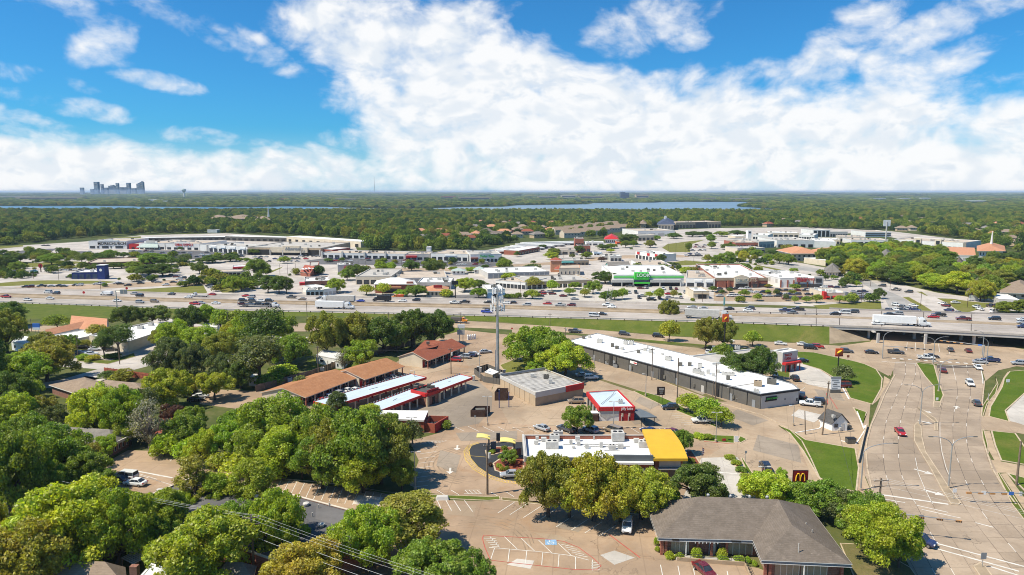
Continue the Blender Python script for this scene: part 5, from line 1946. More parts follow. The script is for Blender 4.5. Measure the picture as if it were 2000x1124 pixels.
wpart(es,'vent',A,B,2.0,2.6,.9,1.5,-.02,.06,'acd')
for i,(px,py) in enumerate(((934,726),(938,728),(925,744),(980,738),(985,733),(975,741))):
 b=P(px,py)
 t=thing('equipment_cabinet','pale equipment cabinet in the tower compound','cabinet',tuple(b),'tower cabinets')
 auto(t,'pale equipment cabinet','in the cell tower compound')
 mb=MB()
 mb.box((b.x,b.y,.9),(.9,.8,1.8))
 mb.build('case',M['ac'],t)
 mb=MB()
 mb.box((b.x,b.y-.42,.95),(.7,.04,1.4))
 mb.build('door',M['lgrey'],t)
 # houses and halls on the wooded side
def house(name,label,cat,quad,he,hr,roof,wall,chim=None,n=4,group=None,cut=.5):
 q=ccw(lxy(quad,he))
 t=thing(name,label,cat,centre(q),group)
 w_=inset(q,.6)
 box_walls(t,w_,he-.1,wall)
 r=hip(t,q,he,hr,roof,0,cut)
 A,B=edge_to(w_,0,-1)
 windows(t,A,B,n,.45,.8,2.0)
 A,B=edge_to(w_,1,0)
 windows(t,A,B,max(2,n-2),.4,.8,2.0)
 if chim:
  x,y=XY(*chim,hr)
  mb=MB()
  mb.box((x,y,hr-.2),(1.1,.8,2.2))
  c=mb.build('chimney',M['brick2'],r)
  c.location=-Vector((0,0,0))
 return t
house('house','brick house with a tan hip roof beside the red board fence','house',[(95,752),(150,735),(215,744),(268,752),(250,772),(130,768)][0:1]+[(150,770),(275,768),(165,737)],2.9,5.2,'shingle_tan','brick2')
house('house','long brick house wing under a grey tan roof, half hidden by trees','house',[(180,768),(290,772),(305,752),(205,742)],2.9,4.8,'shingle_tan','brick2')
hh=house('house','low office house with dark brown roof and a white columned porch','house',[(20,872),(222,868),(257,848),(120,826)],3.0,5.2,'shingle_gr','brick2',n=6)
for k in range(5):
 b=P(223+k*8,883-k*3.5)
 mb=MB()
 mb.box((b.x,b.y,1.45),(.28,.28,2.9))
 mb.build('post',M['white'],hh)
mb=MB()
a,b=P(220,868,3.0),P(258,850,3.0)
d=b-a
mb.box(((a.x+b.x)/2,(a.y+b.y)/2,2.85),(d.length,.3,.6),math.atan2(d.y,d.x))
mb.build('fascia',M['lgrey'],hh)
house('house','house with a dull red roof behind the bare grey tree','house',[(290,848),(372,842),(392,818),(318,810)],2.8,4.6,'tilered','brick2')
gr=thing('grey_roof_building','wide low building with a flat grey roof and white round vents','building',(-36,112,0))
q=lxy([(235,990),(585,1112),(752,1048),(706,1002),(560,963),(470,944),(380,930)],4.0)
flat('x',None,None,q,4.0,'brick','asph_grey',.2,'beige',root=gr)
mb=MB()
mb.face([(*p,3.806) for p in ccw(lxy([(617,985),(700,1005),(672,1031),(616,1014)],3.8))])
mb.build('roof_patch',M['asph'],gr)
for px,py,r in ((598,987,.62),(628,1028,.62),(312,960,.6),(500,972,.5),(415,960,.5)):
 x,y=XY(px,py,3.9)
 mb=MB()
 mb.tube([(x,y,3.8),(x,y,4.1),(x,y,4.15),(x,y,4.35),(x,y,4.45)],[r*.7,r*.7,r,r*.9,r*.3],10)
 mb.build('roof_vent',M['lgrey'],gr)
for px,py in ((622,992),(610,1008),(643,988)):
 x,y=XY(px,py,3.9)
 mb=MB()
 mb.tube([(x,y,3.8),(x,y,4.5)],.1,6)
 mb.build('vent_pipe',M['lgrey'],gr)
house('house','house with a brown shingle roof and a grey chimney, lowest in view','house',[(70,1150),(250,1150),(245,1108),(110,1092)],3.0,5.4,'shingle_tan','brick2',chim=(263,1116))
sd_=thing('shed','small shed with a white flat roof beside the chimney','shed',tuple(P(300,1130)))
flat('x',None,None,lxy([(272,1128),(335,1130),(322,1110),(296,1101)],2.8),2.8,'white','whiteroof',.05,'white',root=sd_)
A,B=edge_to(BP[sd_.name],0,-1)
windows(sd_,A,B,2,.4,.9,1.9)
pg=thing('pergola','slatted wooden pergola in the shade of the big trees','pergola',tuple(P(265,1100)))
q=lxy([(238,1090),(262,1102),(292,1084),(268,1072)],2.6)
for p in q:
 mb=MB()
 mb.box((p[0],p[1],1.25),(.15,.15,2.5))
 mb.build('post',M['fencewood'],pg)
for k in range(9):
 a,b=lerp2(q[0],q[3],k/8),lerp2(q[1],q[2],k/8)
 mb=MB()
 c,d=((a[0]+b[0])/2,(a[1]+b[1])/2),(b[0]-a[0],b[1]-a[1])
 mb.box((*c,2.6),(math.hypot(*d),.12,.18),math.atan2(d[1],d[0]))
 mb.build('slat',M['lgrey'],pg)
yf=thing('yard_fence','weathered board fence in tree shade below the brick wall','fence',tuple(P(230,1085)))
a,b=P(192,1100),P(272,1068)
n=12
for k in range(n):
 p0,p1=a.lerp(b,k/n),a.lerp(b,(k+.95)/n)
 mb=MB()
 seg(mb,p0,p1,0,(p1-p0).length,0,2.0,-.05,.0)
 mb.build('board_panel',M['fencewood'],yf)
hw=thing('house','pale blue grey house wall with a window under gold green trees','house',tuple(P(460,1122)))
wq=lxy([(420,1128),(490,1128),(495,1108),(430,1106)],2.8)
box_walls(hw,wq,2.7,'lgrey')
hip(hw,wq,2.8,4.4,'shingle_gr',.4)
A,B=edge_to(ccw(wq),0,-1)
windows(hw,A,B,2,.35,.9,1.9)
rf=thing('board_fence','long red stained board fence along the yard','fence',tuple(P(255,735)))
a,b=P(204,730),P(305,744)
n=16
for k in range(n):
 p0,p1=a.lerp(b,k/n),a.lerp(b,(k+.94)/n)
 mb=MB()
 seg(mb,p0,p1,0,(p1-p0).length,.05,2.1,-.06,.0)
 mb.build('board_panel',M['fencered'],rf)
for k in range(n+1):
 p=a.lerp(b,min(.999,k/n))
 mb=MB()
 mb.box((p.x,p.y+.12,1.1),(.14,.14,2.2))
 mb.build('post',M['fencered'],rf)
for z in (.5,1.6):
 mb=MB()
 seg(mb,a,b,0,(b-a).length,z,z+.12,.0,.05)
 mb.build('rail',M['fencered'],rf)
bf=thing('board_fence','dark weathered board fence behind the orange shop rows','fence',tuple(P(740,705)))
pts=[P(500,766),P(610,735),P(672,712),P(745,690),P(812,672)]
for a,b in zip(pts[:-1],pts[1:]):
 n=max(2,int((b-a).length/3))
 for k in range(n):
  p0,p1=a.lerp(b,k/n),a.lerp(b,(k+.97)/n)
  mb=MB()
  seg(mb,p0,p1,0,(p1-p0).length,0,2.1,-.08,.0)
  mb.build('board_panel',M['fencewood'],bf)
hl=thing('coral_hall','hall with a broad coral roof by the freeway bank','hall',tuple(P(180,645)))
gable(hl,P(135,641,3.4),P(208,648,3.4),P(146,620,3.4),3.4,6.5,'terracotta','white',.5)
hl2=thing('coral_hall','narrow hall with a long coral roof slope over white shed roofs','hall',tuple(P(130,655)))
gable(hl2,P(92,656,3.6),P(175,637,3.6),P(84,650,3.6),3.6,5.4,'terracotta','white',.3)
wl=thing('white_shed','long low shed with a white roof in front of the coral hall','shed',tuple(P(140,670)))
flat('x',None,None,lxy([(105,672),(140,664),(182,655),(170,644),(95,657)],3.2),3.2,'lgrey','whiteroof',.1,'white',root=wl)
A,B=edge_to(BP[wl.name],.2,-.95)
windows(wl,A,B,4,.3,.9,2.2)
ws=thing('white_shed','white walled shed among the trees, lowest of the white roofs','shed',tuple(P(40,685)))
flat('x',None,None,lxy([(22,668),(62,676),(78,662),(40,656)],3.2),3.2,'white','whiteroof',.1,'white',root=ws)
A,B=edge_to(BP[ws.name],.2,-.95)
windows(ws,A,B,3,.3,.9,2.2)
cb=thing('cream_block','cream flat roofed block with arched window, behind parked cars','building',tuple(P(215,670)))
flat('x',None,None,lxy([(174,655),(250,668),(335,640),(300,628),(215,645)],4.2),4.2,'cream','whiteroof',.5,'lgrey',root=cb)
A,B=edge_to(BP[cb.name],.1,-.99)
windows(cb,A,B,6,.25,.8,2.4)
units_px(cb,[(275,643,2.2,1.6,1.2),(295,636,2.0,1.6,1.1)],3.7)
for lab,quad,h in (('small white shed with pitched look behind the pond yard trees',[(617,694),(662,703),(672,690),(632,683)],3.0),('pale shed with flat roof beside the wire pole yard',[(655,706),(672,707),(680,696),(662,695)],2.6),('white garden shed under the tall thin tree',[(486,738),(500,740),(506,730),(490,728)],2.6),('small cream block behind trees by the frontage road',[(398,638),(424,640),(428,626),(400,624)],3.6),('pale bungalow with flat roof among the middle trees',[(440,706),(480,712),(492,698),(450,692)],3.0)):
 t=thing('shed',lab,'shed',centre(lxy(quad,h)))
 flat('x',None,None,lxy(quad,h),h,'white','shedmetal',.06,'lgrey',root=t)
 A,B=edge_to(BP[t.name],.1,-.99)
 windows(t,A,B,2,.35,.8,1.9)
 # shops and halls beyond the freeway
def bb(name,label,cat,x0,y0,x1,y1,top,depth,wall='white',roof='whiteroof',parapet=.6,coping='lgrey',group=None,n=0,frac=.7,z1f=.55,z0=.2,wm='glass',units=0,skew=0.0,win=True):
 a,b=P(x0,y0),P(x1,y1)
 h=max(2.5,height_at((a+b)/2,top))
 d=(b-a).normalized()
 nrm=Vector((-d.y,d.x,0))
 e=nrm*depth+d*skew
 t=thing(name,label,cat,tuple((a+b)/2),group)
 flat(name,None,None,[a[:2],b[:2],(b+e)[:2],(a+e)[:2]],h,wall,roof,parapet,coping,root=t,lip=.4)
 A,B=(a.x,a.y),(b.x,b.y)
 L=(b-a).length
 if n:
  if wm=='glass':
   for k in range(n):
    p=L/n
    c=p*(k+.5)
    f=wpart(t,'window',A,B,c-p*frac/2,c+p*frac/2,z0,h*z1f,-.1,.12,'dark')
    mb=MB()
    seg(mb,A,B,c-p*frac*.42,c+p*frac*.42,z0+.3,h*z1f-.4,-.05,.16)
    mb.build('pane',M['glass'],f)
  else :
   row_on(t,A,B,n,frac,z0,h*z1f,'bay',wm,t=.12)
 rnd=random.Random(int(x0*7+y0))
 for k in range(units):
  q=a+d*rnd.uniform(.1,.9)*L+nrm*rnd.uniform(.2,.8)*depth
  s=rnd.uniform(1.4,2.6)
  unit(t,q.x,q.y,h-parapet,s,s*.7,rnd.uniform(.9,1.5),rnd.choice(['ac','ac','acd']))
 HB[t.name]=(A,B,L,h)
 return t
HB={}
def deco(t,name,u0,u1,z0,z1,m,t1=.25,t0=-.1,label=None):
 A,B,L,h=HB[t.name]
 return wpart(t,name,A,B,L*u0,L*u1,h*z0,h*z1,t0,t1,m,label)
def say(t,text,u,z,size,m,tt=.35,extr=.1):
 A,B,L,h=HB[t.name]
 return letters(t,text,A,B,L*u,h*z,size,m,tt,extr=extr)
t=bb('church_hall','white converted store with black church lettering and red end','church',174,487,248,487,471,45,'white','tanroof',.7,units=5)
deco(t,'gable_parapet',.25,.8,.98,1.12,'white',.3,-.5)
deco(t,'gable_parapet',.42,.64,1.1,1.22,'white',.3,-.5)
for u0,u1 in ((.03,.16),(.22,.27),(.35,.52),(.57,.6),(.7,.9)):
 deco(t,'window',u0,u1,.1,.38,'glass',.15)
say(t,'MORECHURCH',.24,.52,4.4,'black')
t=bb('store','narrow bright red end block beside the church hall','store',252,487,270,487,477,40,'red','tanroof',.5,'red')
deco(t,'door',.3,.6,0,.35,'dark')
t=bb('store','white store with a curved grey green entrance canopy','store',272,487,322,488,475,50,'white','tanroof',.6,units=5,n=5,z1f=.4)
deco(t,'gable_parapet',.22,.72,.98,1.28,'white',.3,-.5)
deco(t,'gable_parapet',.3,.64,1.05,1.38,'lgrey',.4,-.5)
A,B,L,h=HB[t.name]
mb=MB()
aa,bv=Vector(A),(Vector(B)-Vector(A)).normalized()
nv=Vector((bv.y,-bv.x))
q0,q1,q2,q3=aa+bv*L*.05+nv*6,aa+bv*L*.9+nv*6,aa+bv*L*.74+nv*.3,aa+bv*L*.22+nv*.3
mb.face([(*q0,h*.42),(*q1,h*.42),(*q2,h*.9),(*q3,h*.9)])
mb.face([(*q0,h*.3),(*q1,h*.3),(*q1,h*.42),(*q0,h*.42)])
mb.build('canopy',M['greenmetal'],t)
t=bb('store','white office supply store with red lettering','store',324,488,390,489,476,50,'white','tanroof',.6,units=6,n=5,z1f=.38,frac=.55)
deco(t,'gable_parapet',.26,.72,.98,1.2,'white',.3,-.5)
say(t,'Office DEPOT',.28,.62,3.6,'red')
t=bb('store','blank white block at the end of the office supply store','store',391,490,407,491,478,45,'white','greyroof',.5)
deco(t,'pilaster',.8,.95,0,1,'lgrey',.4)
t=bb('shop_parade','white shop parade with dark bays left of the big grocery store','shops',408,492,484,497,480,25,'white','greyroof',.6,n=8,units=5,z1f=.5)
for k in range(4):
 deco(t,'sign_board',.06+k*.25,.2+k*.25,.62,.9,'signface',.5)
t=bb('grocery_store','large tan grocery store with a wide white roof and arched sign','store',484,498,627,500,484,75,'tan','greyroof',.5,units=8)
deco(t,'portico_shade',0,.32,.0,.72,'dark',.2)  # dark sheets behind the columns, shade put into their colour
deco(t,'portico_shade',.62,1,.0,.72,'dark',.2)
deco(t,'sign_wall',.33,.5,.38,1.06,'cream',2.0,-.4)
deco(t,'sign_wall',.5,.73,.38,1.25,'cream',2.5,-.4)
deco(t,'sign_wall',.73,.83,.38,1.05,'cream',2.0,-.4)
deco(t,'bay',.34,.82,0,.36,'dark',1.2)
say(t,'Albertsons',.535,.72,4.2,'mgrey',2.7)
for u in (0,.32,.49,.735,.99):
 deco(t,'column',u,u+.012,0,.75,'lgrey',2.6,0)
t=bb('store','dark red flank of the big grocery store','store',650,500,684,496,486,60,'tilered','whiteroof',.3)
deco(t,'wall_panel',.1,.6,.1,.9,'red2')
t=bb('storage_row','long white roofed storage row at the wood edge, first stretch','storage',276,471,440,469,464,14,'dgrey','whiteroof',.1,'white',n=14,wm='dark',frac=.6)
t=bb('storage_row','long white roofed storage row at the wood edge, second stretch','storage',440,470,560,473,463,16,'dgrey','whiteroof',.1,'white',n=10,wm='dark',frac=.6)
t=bb('storage_row','long white roofed storage row at the wood edge, last stretch behind the grocery','storage',560,473,705,484,467,18,'cream','whiteroof',.1,'white',n=10,wm='dark',frac=.4)
t=bb('shop_parade','long white shop parade with dark bays and stone piers','shops',628,504,790,507,495,28,'white','tanroof',.6,n=13,units=14,z1f=.55)
for u in (.0,.25,.52,.77):
 deco(t,'pier',u,u+.02,0,1.2,'ac',1.2,-.2)
t=bb('shop_parade','short shop parade with a bright red awning','shops',791,508,838,508,497,28,'lgrey','tanroof',.6,n=4,units=4,z1f=.45)
deco(t,'awning',.05,.5,.45,.75,'red',2.0)
t=bb('tower_block','plain white square tower behind the shop parade','tower',833,498,841,498,483,9,'white','whiteroof',.3,'white')
deco(t,'band',0,1,.9,.97,'lgrey')
t=bb('shop_parade','white shop block with large dark windows next to the white tower','shops',842,509,914,511,496,40,'white','tanroof',.5,n=6,units=6,z1f=.52)
deco(t,'sign_board',.38,.7,.68,.85,'signface',.4)
t=bb('shop_parade','white store with green sign letters and arched openings','shops',919,513,980,512,497,40,'white','greyroof',.5,n=8,units=5,z1f=.4)
deco(t,'gable_parapet',.3,.66,.98,1.15,'white',.3,-.5)
say(t,'Dollar Tree',.3,.62,2.6,'lookgreen')
deco(t,'awning',0,.24,.4,.62,'brick',1.0)
t=bb('shop_parade','red brick shop wing behind the green lettered store','shops',905,501,935,499,492,20,'brick','whiteroof',.3,n=3)
for i in range(7):
 x0,y0,x1,y1=962+i*10,497-i*3.0,1024+i*20,495-i*3.2
 t=bb('storage_row','long low self-storage row with a white metal roof','storage',x0,y0,x1,y1,y0-5.4,11,'brick' if i<2 else 'lgrey','shedmetal',.08,'white',n=8,wm='dark',frac=.5,group='self-storage rows')
 t['label']=f'low self-storage row with a white metal roof, {ordw(i + 1)} counting back from the road'
t=bb('storage_office','red brick storage building with white roof at the lane corner','storage',1013,499,1054,491,486,16,'brick','whiteroof',.3,'white',n=8,z1f=.6)
t=bb('mall_block','long low white mall block with a grey rear wall','shops',764,555,873,553,543,40,'lgrey','tanroof',.5,n=10,wm='mgrey',frac=.7,z1f=.8,units=6)
t=bb('mall_block','white mall block angled away beside young trees','shops',695,556,764,556,540,45,'cream','greyroof',.5,n=5,units=5)
t=bb('mall_block','long pale mall block behind, with blank grey wall','shops',953,545,1073,541,532,35,'lgrey','whiteroof',.5,n=12,wm='mgrey',frac=.8,z1f=.8,units=6)
t=bb('mall_block','mall front with white frames and dark shop windows facing the freeway','shops',968,561,1026,566,550,28,'white','tanroof',.5,n=8,units=5,z1f=.6,frac=.8)
t=bb('mall_block','long white roofed mall front with columns, beside the cinema','shops',1027,565,1157,560,549,32,'tan','greyroof',.5,n=12,units=6,z1f=.5,frac=.85)
for k in range(13):
 deco(t,'column',k/13,k/13+.012,0,.55,'white',.8)
t=thing('restaurant','restaurant with a white hip roof and orange awnings by the freeway','restaurant',tuple(P(770,568)))
q=[P(733,573)[:2],P(812,573)[:2],P(808,566)[:2],P(738,566)[:2]]
box_walls(t,q,5.2,'brick')
hip(t,q,5.6,8.6,'shedmetal',.8,.6)
A,B=edge_to(ccw(q),0,-1)
wpart(t,'awning',A,B,3,16,3.2,4.2,0,2,'terracotta')
wpart(t,'window',A,B,4,16,.5,3,0,.1,'glass')
wpart(t,'parapet',A,B,19,23,3,7,-1,.3,'brick')
t=thing('restaurant','small diner with a coral shed roof among bushes by the freeway','restaurant',tuple(P(848,578)))
q=[P(833,580)[:2],P(872,580)[:2],P(874,572)[:2],P(834,572)[:2]]
box_walls(t,q,3.4,'beige')
hip(t,q,3.4,5.8,'terracotta',1.0,.5)
A,B=edge_to(ccw(q),0,-1)
windows(t,A,B,5,.5,.8,2.6,frame='dgrey')
wpart(t,'sign_board',A,B,4,9,5.0,6.6,-2,-1.7,'red2')
t=bb('mall_block','white stepped roof block behind the coral roofed diner','shops',815,566,880,566,552,25,'lgrey','whiteroof',.5,units=8,n=5)
for i,(x0,x1,y,top) in enumerate(((881,909,537,525),(924,948,535,522))):
 t=thing('pavilion',('left' if i==0 else 'right')+' one of two square pavilions with pale green hip roofs','pavilion',tuple(P((x0+x1)/2,y)),'green roofed pavilions')
 a,b=P(x0,y),P(x1,y)
 w_=b.x-a.x
 q=[(a.x,a.y),(b.x,b.y),(b.x,b.y+w_*.9),(a.x,a.y+w_*.9)]
 h=height_at(a,top)
 box_walls(t,inset(q,.8),h*.6,'white')
 hip(t,q,h*.6,h,'greenmetal',.2,.5)
 A,B=edge_to(ccw(inset(q,.8)),0,-1)
 windows(t,A,B,3,.5,.8,2.6)
t=thing('cafe','pink stucco cafe with small terracotta roofed towers','cafe',tuple(P(1110,536)))
q=[P(1092,539)[:2],P(1133,538)[:2],P(1131,531)[:2],P(1093,532)[:2]]
flat('x',None,None,q,5.5,'cream','tanroof',.5,'terracotta',root=t)
A,B=edge_to(BP[t.name],0,-1)
windows(t,A,B,5,.35,1,3.2)
a=P(1076,532)
q=[(a.x,a.y),(a.x+8,a.y),(a.x+8,a.y+8),(a.x,a.y+8)]
box_walls(t,q,9.0,'terracotta')
hip(t,q,9.0,11,'tilered',.6)
q=[P(1084,537)[:2],P(1097,537)[:2],P(1096,534)[:2],P(1085,534)[:2]]
hip(t,q,4.2,5.6,'tilered',.6)
t=bb('restaurant','brown restaurant with a green metal porch roof','restaurant',1096,519,1150,518,509,22,'tan2','greyroof',.4,n=7,units=3,z1f=.5)
deco(t,'porch_roof',0,.42,.6,.8,'teal',4)
t=bb('cinema','cinema with a bright green LOOK sign over a glass front','cinema',1198,559,1335,559,537,60,'white','whiteroof',.7,units=10)
A,B,L,h=HB[t.name]
deco(t,'green_band',0,.30,.74,.86,'lookgreen',.4)
deco(t,'green_band',.50,1.0,.74,.86,'lookgreen',.4)
deco(t,'sign_block',.29,.495,.62,1.22,'lookgreen',3.0,-1)
deco(t,'glass_front',.295,.49,.38,.62,'bglass',2.6)
deco(t,'green_canopy',.285,.5,.28,.36,'lookgreen',5)
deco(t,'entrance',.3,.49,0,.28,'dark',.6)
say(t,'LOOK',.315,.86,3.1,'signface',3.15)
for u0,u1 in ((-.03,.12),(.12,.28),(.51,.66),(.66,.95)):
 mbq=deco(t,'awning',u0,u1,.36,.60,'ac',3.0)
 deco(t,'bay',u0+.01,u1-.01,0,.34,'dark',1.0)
 deco(t,'column',u1-.015,u1-.005,0,.36,'white',3.0,2.4)
t=bb('shop_parade','white shop pair between the cinema and the brick supermarket','shops',1339,560,1396,562,544,45,'white','tanroof',.6,n=3,units=4,z1f=.45)
deco(t,'sign_board',.3,.55,.6,.85,'signface',.4)
deco(t,'sign_board',.68,.93,.6,.85,'signface',.4)
deco(t,'end_wall',.95,1.0,0,1.0,'lgrey',.5)
t=bb('supermarket','red brick supermarket with gabled tan entrance and white roof','supermarket',1397,562,1499,562,543,85,'brick','whiteroof',.8,units=14,skew=10)
deco(t,'upper_band',0,1,.72,1.02,'tan2',.2)
deco(t,'entrance_wall',.35,.62,.0,1.1,'cream',1.5,-.5)
A,B,L,h=HB[t.name]
mb=MB()
aa,bv=Vector(A),(Vector(B)-Vector(A)).normalized()
nv=Vector((bv.y,-bv.x))
for dd in (1.52,):
 q=[aa+bv*L*.345+nv*dd,aa+bv*L*.625+nv*dd,aa+bv*L*.485+nv*dd]
 mb.face([(*q[0],h*1.1),(*q[1],h*1.1),(*q[2],h*1.34)])
 q2=[p-nv*2.2 for p in q]
 mb.face([(*q[1],h*1.1),(*q2[1],h*1.1),(*q2[2],h*1.34),(*q[2],h*1.34)])
 mb.face([(*q2[0],h*1.1),(*q[0],h*1.1),(*q[2],h*1.34),(*q2[2],h*1.34)])
mb.build('entrance_gable',M['cream'],t)
deco(t,'bay',.37,.6,0,.42,'dark',1.7)
deco(t,'sign_board',.375,.6,.62,.92,'greenmetal',1.7)
say(t,'SPROUTS',.39,.66,3.0,'cream',1.9)
deco(t,'tower',.67,.8,0,1.05,'brick2',1.4,-.5)
deco(t,'window',.7,.78,0,.4,'glass',1.6)
deco(t,'window',.84,.97,.1,.4,'glass',.3)
deco(t,'brick_wall',.04,.2,0,.6,'brick',.8)
deco(t,'pier',.22,.26,0,.7,'brick',1.2)
t=bb('drugstore','white drugstore with red lettering and a glazed corner tower','drugstore',1523,562,1607,562,544,45,'white','whiteroof',.7,units=8,skew=-6)
for u in (0,.16,.3,.42,.62,.77,.97):
 deco(t,'pier',u,u+.03,0,.8,'brick',.5)
deco(t,'sign_wall',.33,.64,.6,1.12,'lgrey',.6,-.5)
say(t,'Walgreens',.365,.78,3.0,'red',.8)
say(t,'PHARMACY',.375,.64,1.2,'red',.8)
deco(t,'tower',.78,.99,.0,1.22,'lgrey',.9,-.6)
deco(t,'window',.82,.95,.55,1.0,'glass',1.1)
deco(t,'window',.66,.95,.05,.4,'glass',1.1)
deco(t,'window',.34,.62,.05,.4,'glass',.8)
A,B=edge_to(BP[t.name],-1,0)
row_on(t,A,B,5,.3,2.5,5,'wall_panel','lgrey')
t=bb('chicken_restaurant','white chicken restaurant with red corner and red awnings','restaurant',1610,585,1655,585,572,20,'cream','whiteroof',.6,n=4,units=6,z1f=.45)
deco(t,'awning',.05,.2,.3,.5,'red',1.6)
deco(t,'awning',.35,.75,.3,.5,'red',1.6)
deco(t,'corner_tower',-.06,.06,0,1.15,'red',.8,-2)
deco(t,'corner_tower',.86,1.0,0,1.1,'mgrey',.8,-2)
t=bb('bank','tan bank with a drive-in canopy and flat white roof','bank',1354,584,1385,584,569,18,'cream','whiteroof',.5,'tan',units=1)
deco(t,'drive_opening',.3,.82,0,.55,'dark',.25)
deco(t,'band',0,1,.6,.68,'tan',.4)
t=thing('office_lodge','wide lodge with a terracotta roof and wing gable','office',tuple(P(1590,512)))
a,b=P(1545,511),P(1650,508)
h=7.0
q=[(a.x,a.y),(a.x+28,a.y),(a.x+28,a.y+34),(a.x,a.y+34)]
box_walls(t,inset(q,1.2),h,'beige')
hip(t,q,h,h+4.5,'terracotta',.6,.3)
A,B=edge_to(inset(ccw(q),1.2),0,-1)
windows(t,A,B,6,.5,3.8,5.6)
windows(t,A,B,6,.5,.8,2.6)
q=[(a.x+26,a.y+8),(b.x,a.y+8),(b.x,a.y+30),(a.x+26,a.y+30)]
box_walls(t,inset(q,1.2),h-.5,'beige')
hip(t,q,h-.4,h+3.6,'terracotta',.6,.4)
A,B=edge_to(inset(ccw(q),1.2),0,-1)
windows(t,A,B,9,.4,3.6,5.2)
t=bb('clinic','low clinic with a curved pale roof among trees','clinic',1612,520,1660,518,508,25,'cream','shedmetal',.3,'white',n=6)
t=bb('mall','long white mall with two arched gables on the far right','mall',1742,481,1880,489,471,55,'white','tanroof',.6,n=14,units=14,z1f=.4)
for u in (.34,.62):
 deco(t,'arched_gable',u,u+.09,.4,1.3,'cream',1.2,-1)
 deco(t,'window',u+.02,u+.07,.6,1.1,'glass',1.4)
deco(t,'sign_board',.2,.31,.5,1.05,'white',.8)
t=bb('mall','blank cream end block of the white mall','mall',1881,489,1886,489,474,40,'cream','tanroof',.5)
t=thing('parish_hall','parish hall with a long terracotta gable roof','church hall',tuple(P(1878,497)))
a,b,d=P(1850,497,5),P(1906,499,5),P(1848,487,5)
poly=gable(t,a,b,d,5,9.5,'terracotta','beige',.8,.4)
windows(t,poly[0],poly[1],9,.5,.8,3.4,frame='dgrey')
t=thing('church','church with a broad terracotta hip roof and a white spire','church',tuple(P(1935,497)))
q=[P(1908,501)[:2],P(1962,501)[:2],P(1960,490)[:2],P(1908,490)[:2]]
box_walls(t,inset(q,1.5),5,'white')
r=hip(t,q,5,9.6,'terracotta',.5,.5)
c=centre(q)
mb=MB()
mb.tube([(c[0],c[1],8.8),(c[0],c[1],13),(c[0],c[1],22)],[1.2,.9,.25],6)
mb.build('spire',M['white'],t)
A,B=edge_to(ccw(inset(q,1.5)),0,-1)
windows(t,A,B,8,.4,1,3.6)
t=bb('annex','plain white annex wall in front of the parish hall','hall',1856,511,1918,512,501,15,'white','greyroof',.4,n=6,wm='lgrey',frac=.3,z1f=.7)
t=bb('office_block','white two storey office block with a grey side','office',1588,463,1620,463,450,40,'white','greyroof',.6,n=4,z1f=.9)
t=bb('office_block','grey low office block beside the two storey white one','office',1621,463,1655,463,453,45,'lgrey','greyroof',.6,n=7)
t=bb('office_block','white office with dark window bands near the tall sign','office',1690,463,1740,463,453,40,'white','tanroof',.6)
deco(t,'window_band',0,1,.2,.42,'glass')
deco(t,'window_band',0,1,.6,.75,'glass')
t=bb('warehouse','broad white warehouse with loading bay shadows','warehouse',1517,484,1590,484,470,60,'white','greyroof',.6,n=5,wm='dark',frac=.6,z1f=.45,units=8)
t=bb('warehouse','plain white warehouse end behind dark trees','warehouse',1590,484,1632,485,472,50,'white','whiteroof',.6,units=4)
t=bb('shop_block','brick and white shop block in the middle lot','shops',1436,486,1480,486,474,40,'brick','tanroof',.6,n=6,units=5)
t=bb('shop_block','grey flanked shop block beside the warehouse','shops',1482,485,1512,484,472,55,'ac','greyroof',.6,n=4,wm='mgrey',units=4)
t=bb('shop_block','low white shop block below the brick one','shops',1440,495,1494,494,485,25,'beige','greyroof',.4,n=7,units=4)
t=bb('shop_block','white block by the bell tower on the hill road','shops',1436,470,1462,470,462,30,'cream','whiteroof',.4,n=4)
t=bb('tower_block','slim white bell tower among low roofs','tower',1460,472,1467,472,451,7,'white','whiteroof',.3,'white')
deco(t,'opening',.25,.75,.78,.92,'dark')
for x0,x1,y,top,w_,u in ((1500,1560,464,455,'beige',4),(1560,1590,468,459,'white',3),(1640,1690,472,463,'beige',6),(1470,1500,468,459,'white',3),(1662,1738,478,469,'white',6),(1600,1640,476,468,'cream',3)):
 t=bb('shop_block','x','shops',x0,y,x1,y+1,top,35,w_,'whiteroof' if u!=6 else 'tanroof',.5,n=6,units=u,group='pale flat roofed shops on the hill')
 auto(t,'pale flat roofed shop block','among the far lots by the warehouse')
t=thing('church','church with a slate blue roof and small white belfry','church',tuple(P(1302,449)))
q=[P(1283,450)[:2],P(1318,450)[:2],P(1316,442)[:2],P(1286,442)[:2]]
box_walls(t,inset(q,2),9,'cream')
hip(t,q,9,16,'navy',.5,.35)
c=centre(q)
mb=MB()
mb.box((c[0],c[1]+6,16.5),(3,3,7))
mb.build('belfry',M['white'],t)
A,B=edge_to(ccw(inset(q,2)),0,-1)
windows(t,A,B,5,.45,2,7)
t=bb('school','long tan school with a flat white roof beyond the slate roofed church','school',1320,447,1408,445,434,45,'tan','tanroof',.8,n=14,units=6)
deco(t,'wing',.42,.68,0,.95,'dgrey',.5)
t=bb('store','big white store above the loop road','store',1246,463,1318,462,451,60,'white','tanroof',.6,units=6,n=4,wm='lgrey')
t=bb('store','cream corner store with tall entry below the big white store','store',1246,471,1285,470,460,25,'cream','greyroof',.5,n=5)
t=thing('gazebo_house','small square tan house with pyramid roof','house',tuple(P(1256,446)))
q=[P(1250,447)[:2],P(1262,447)[:2],P(1262,443)[:2],P(1250,443)[:2]]
box_walls(t,inset(q,.8),8,'tan')
hip(t,q,8,12,'shingle_tan',.5)
A,B=edge_to(ccw(inset(q,.8)),0,-1)
windows(t,A,B,2,.4,2,4)
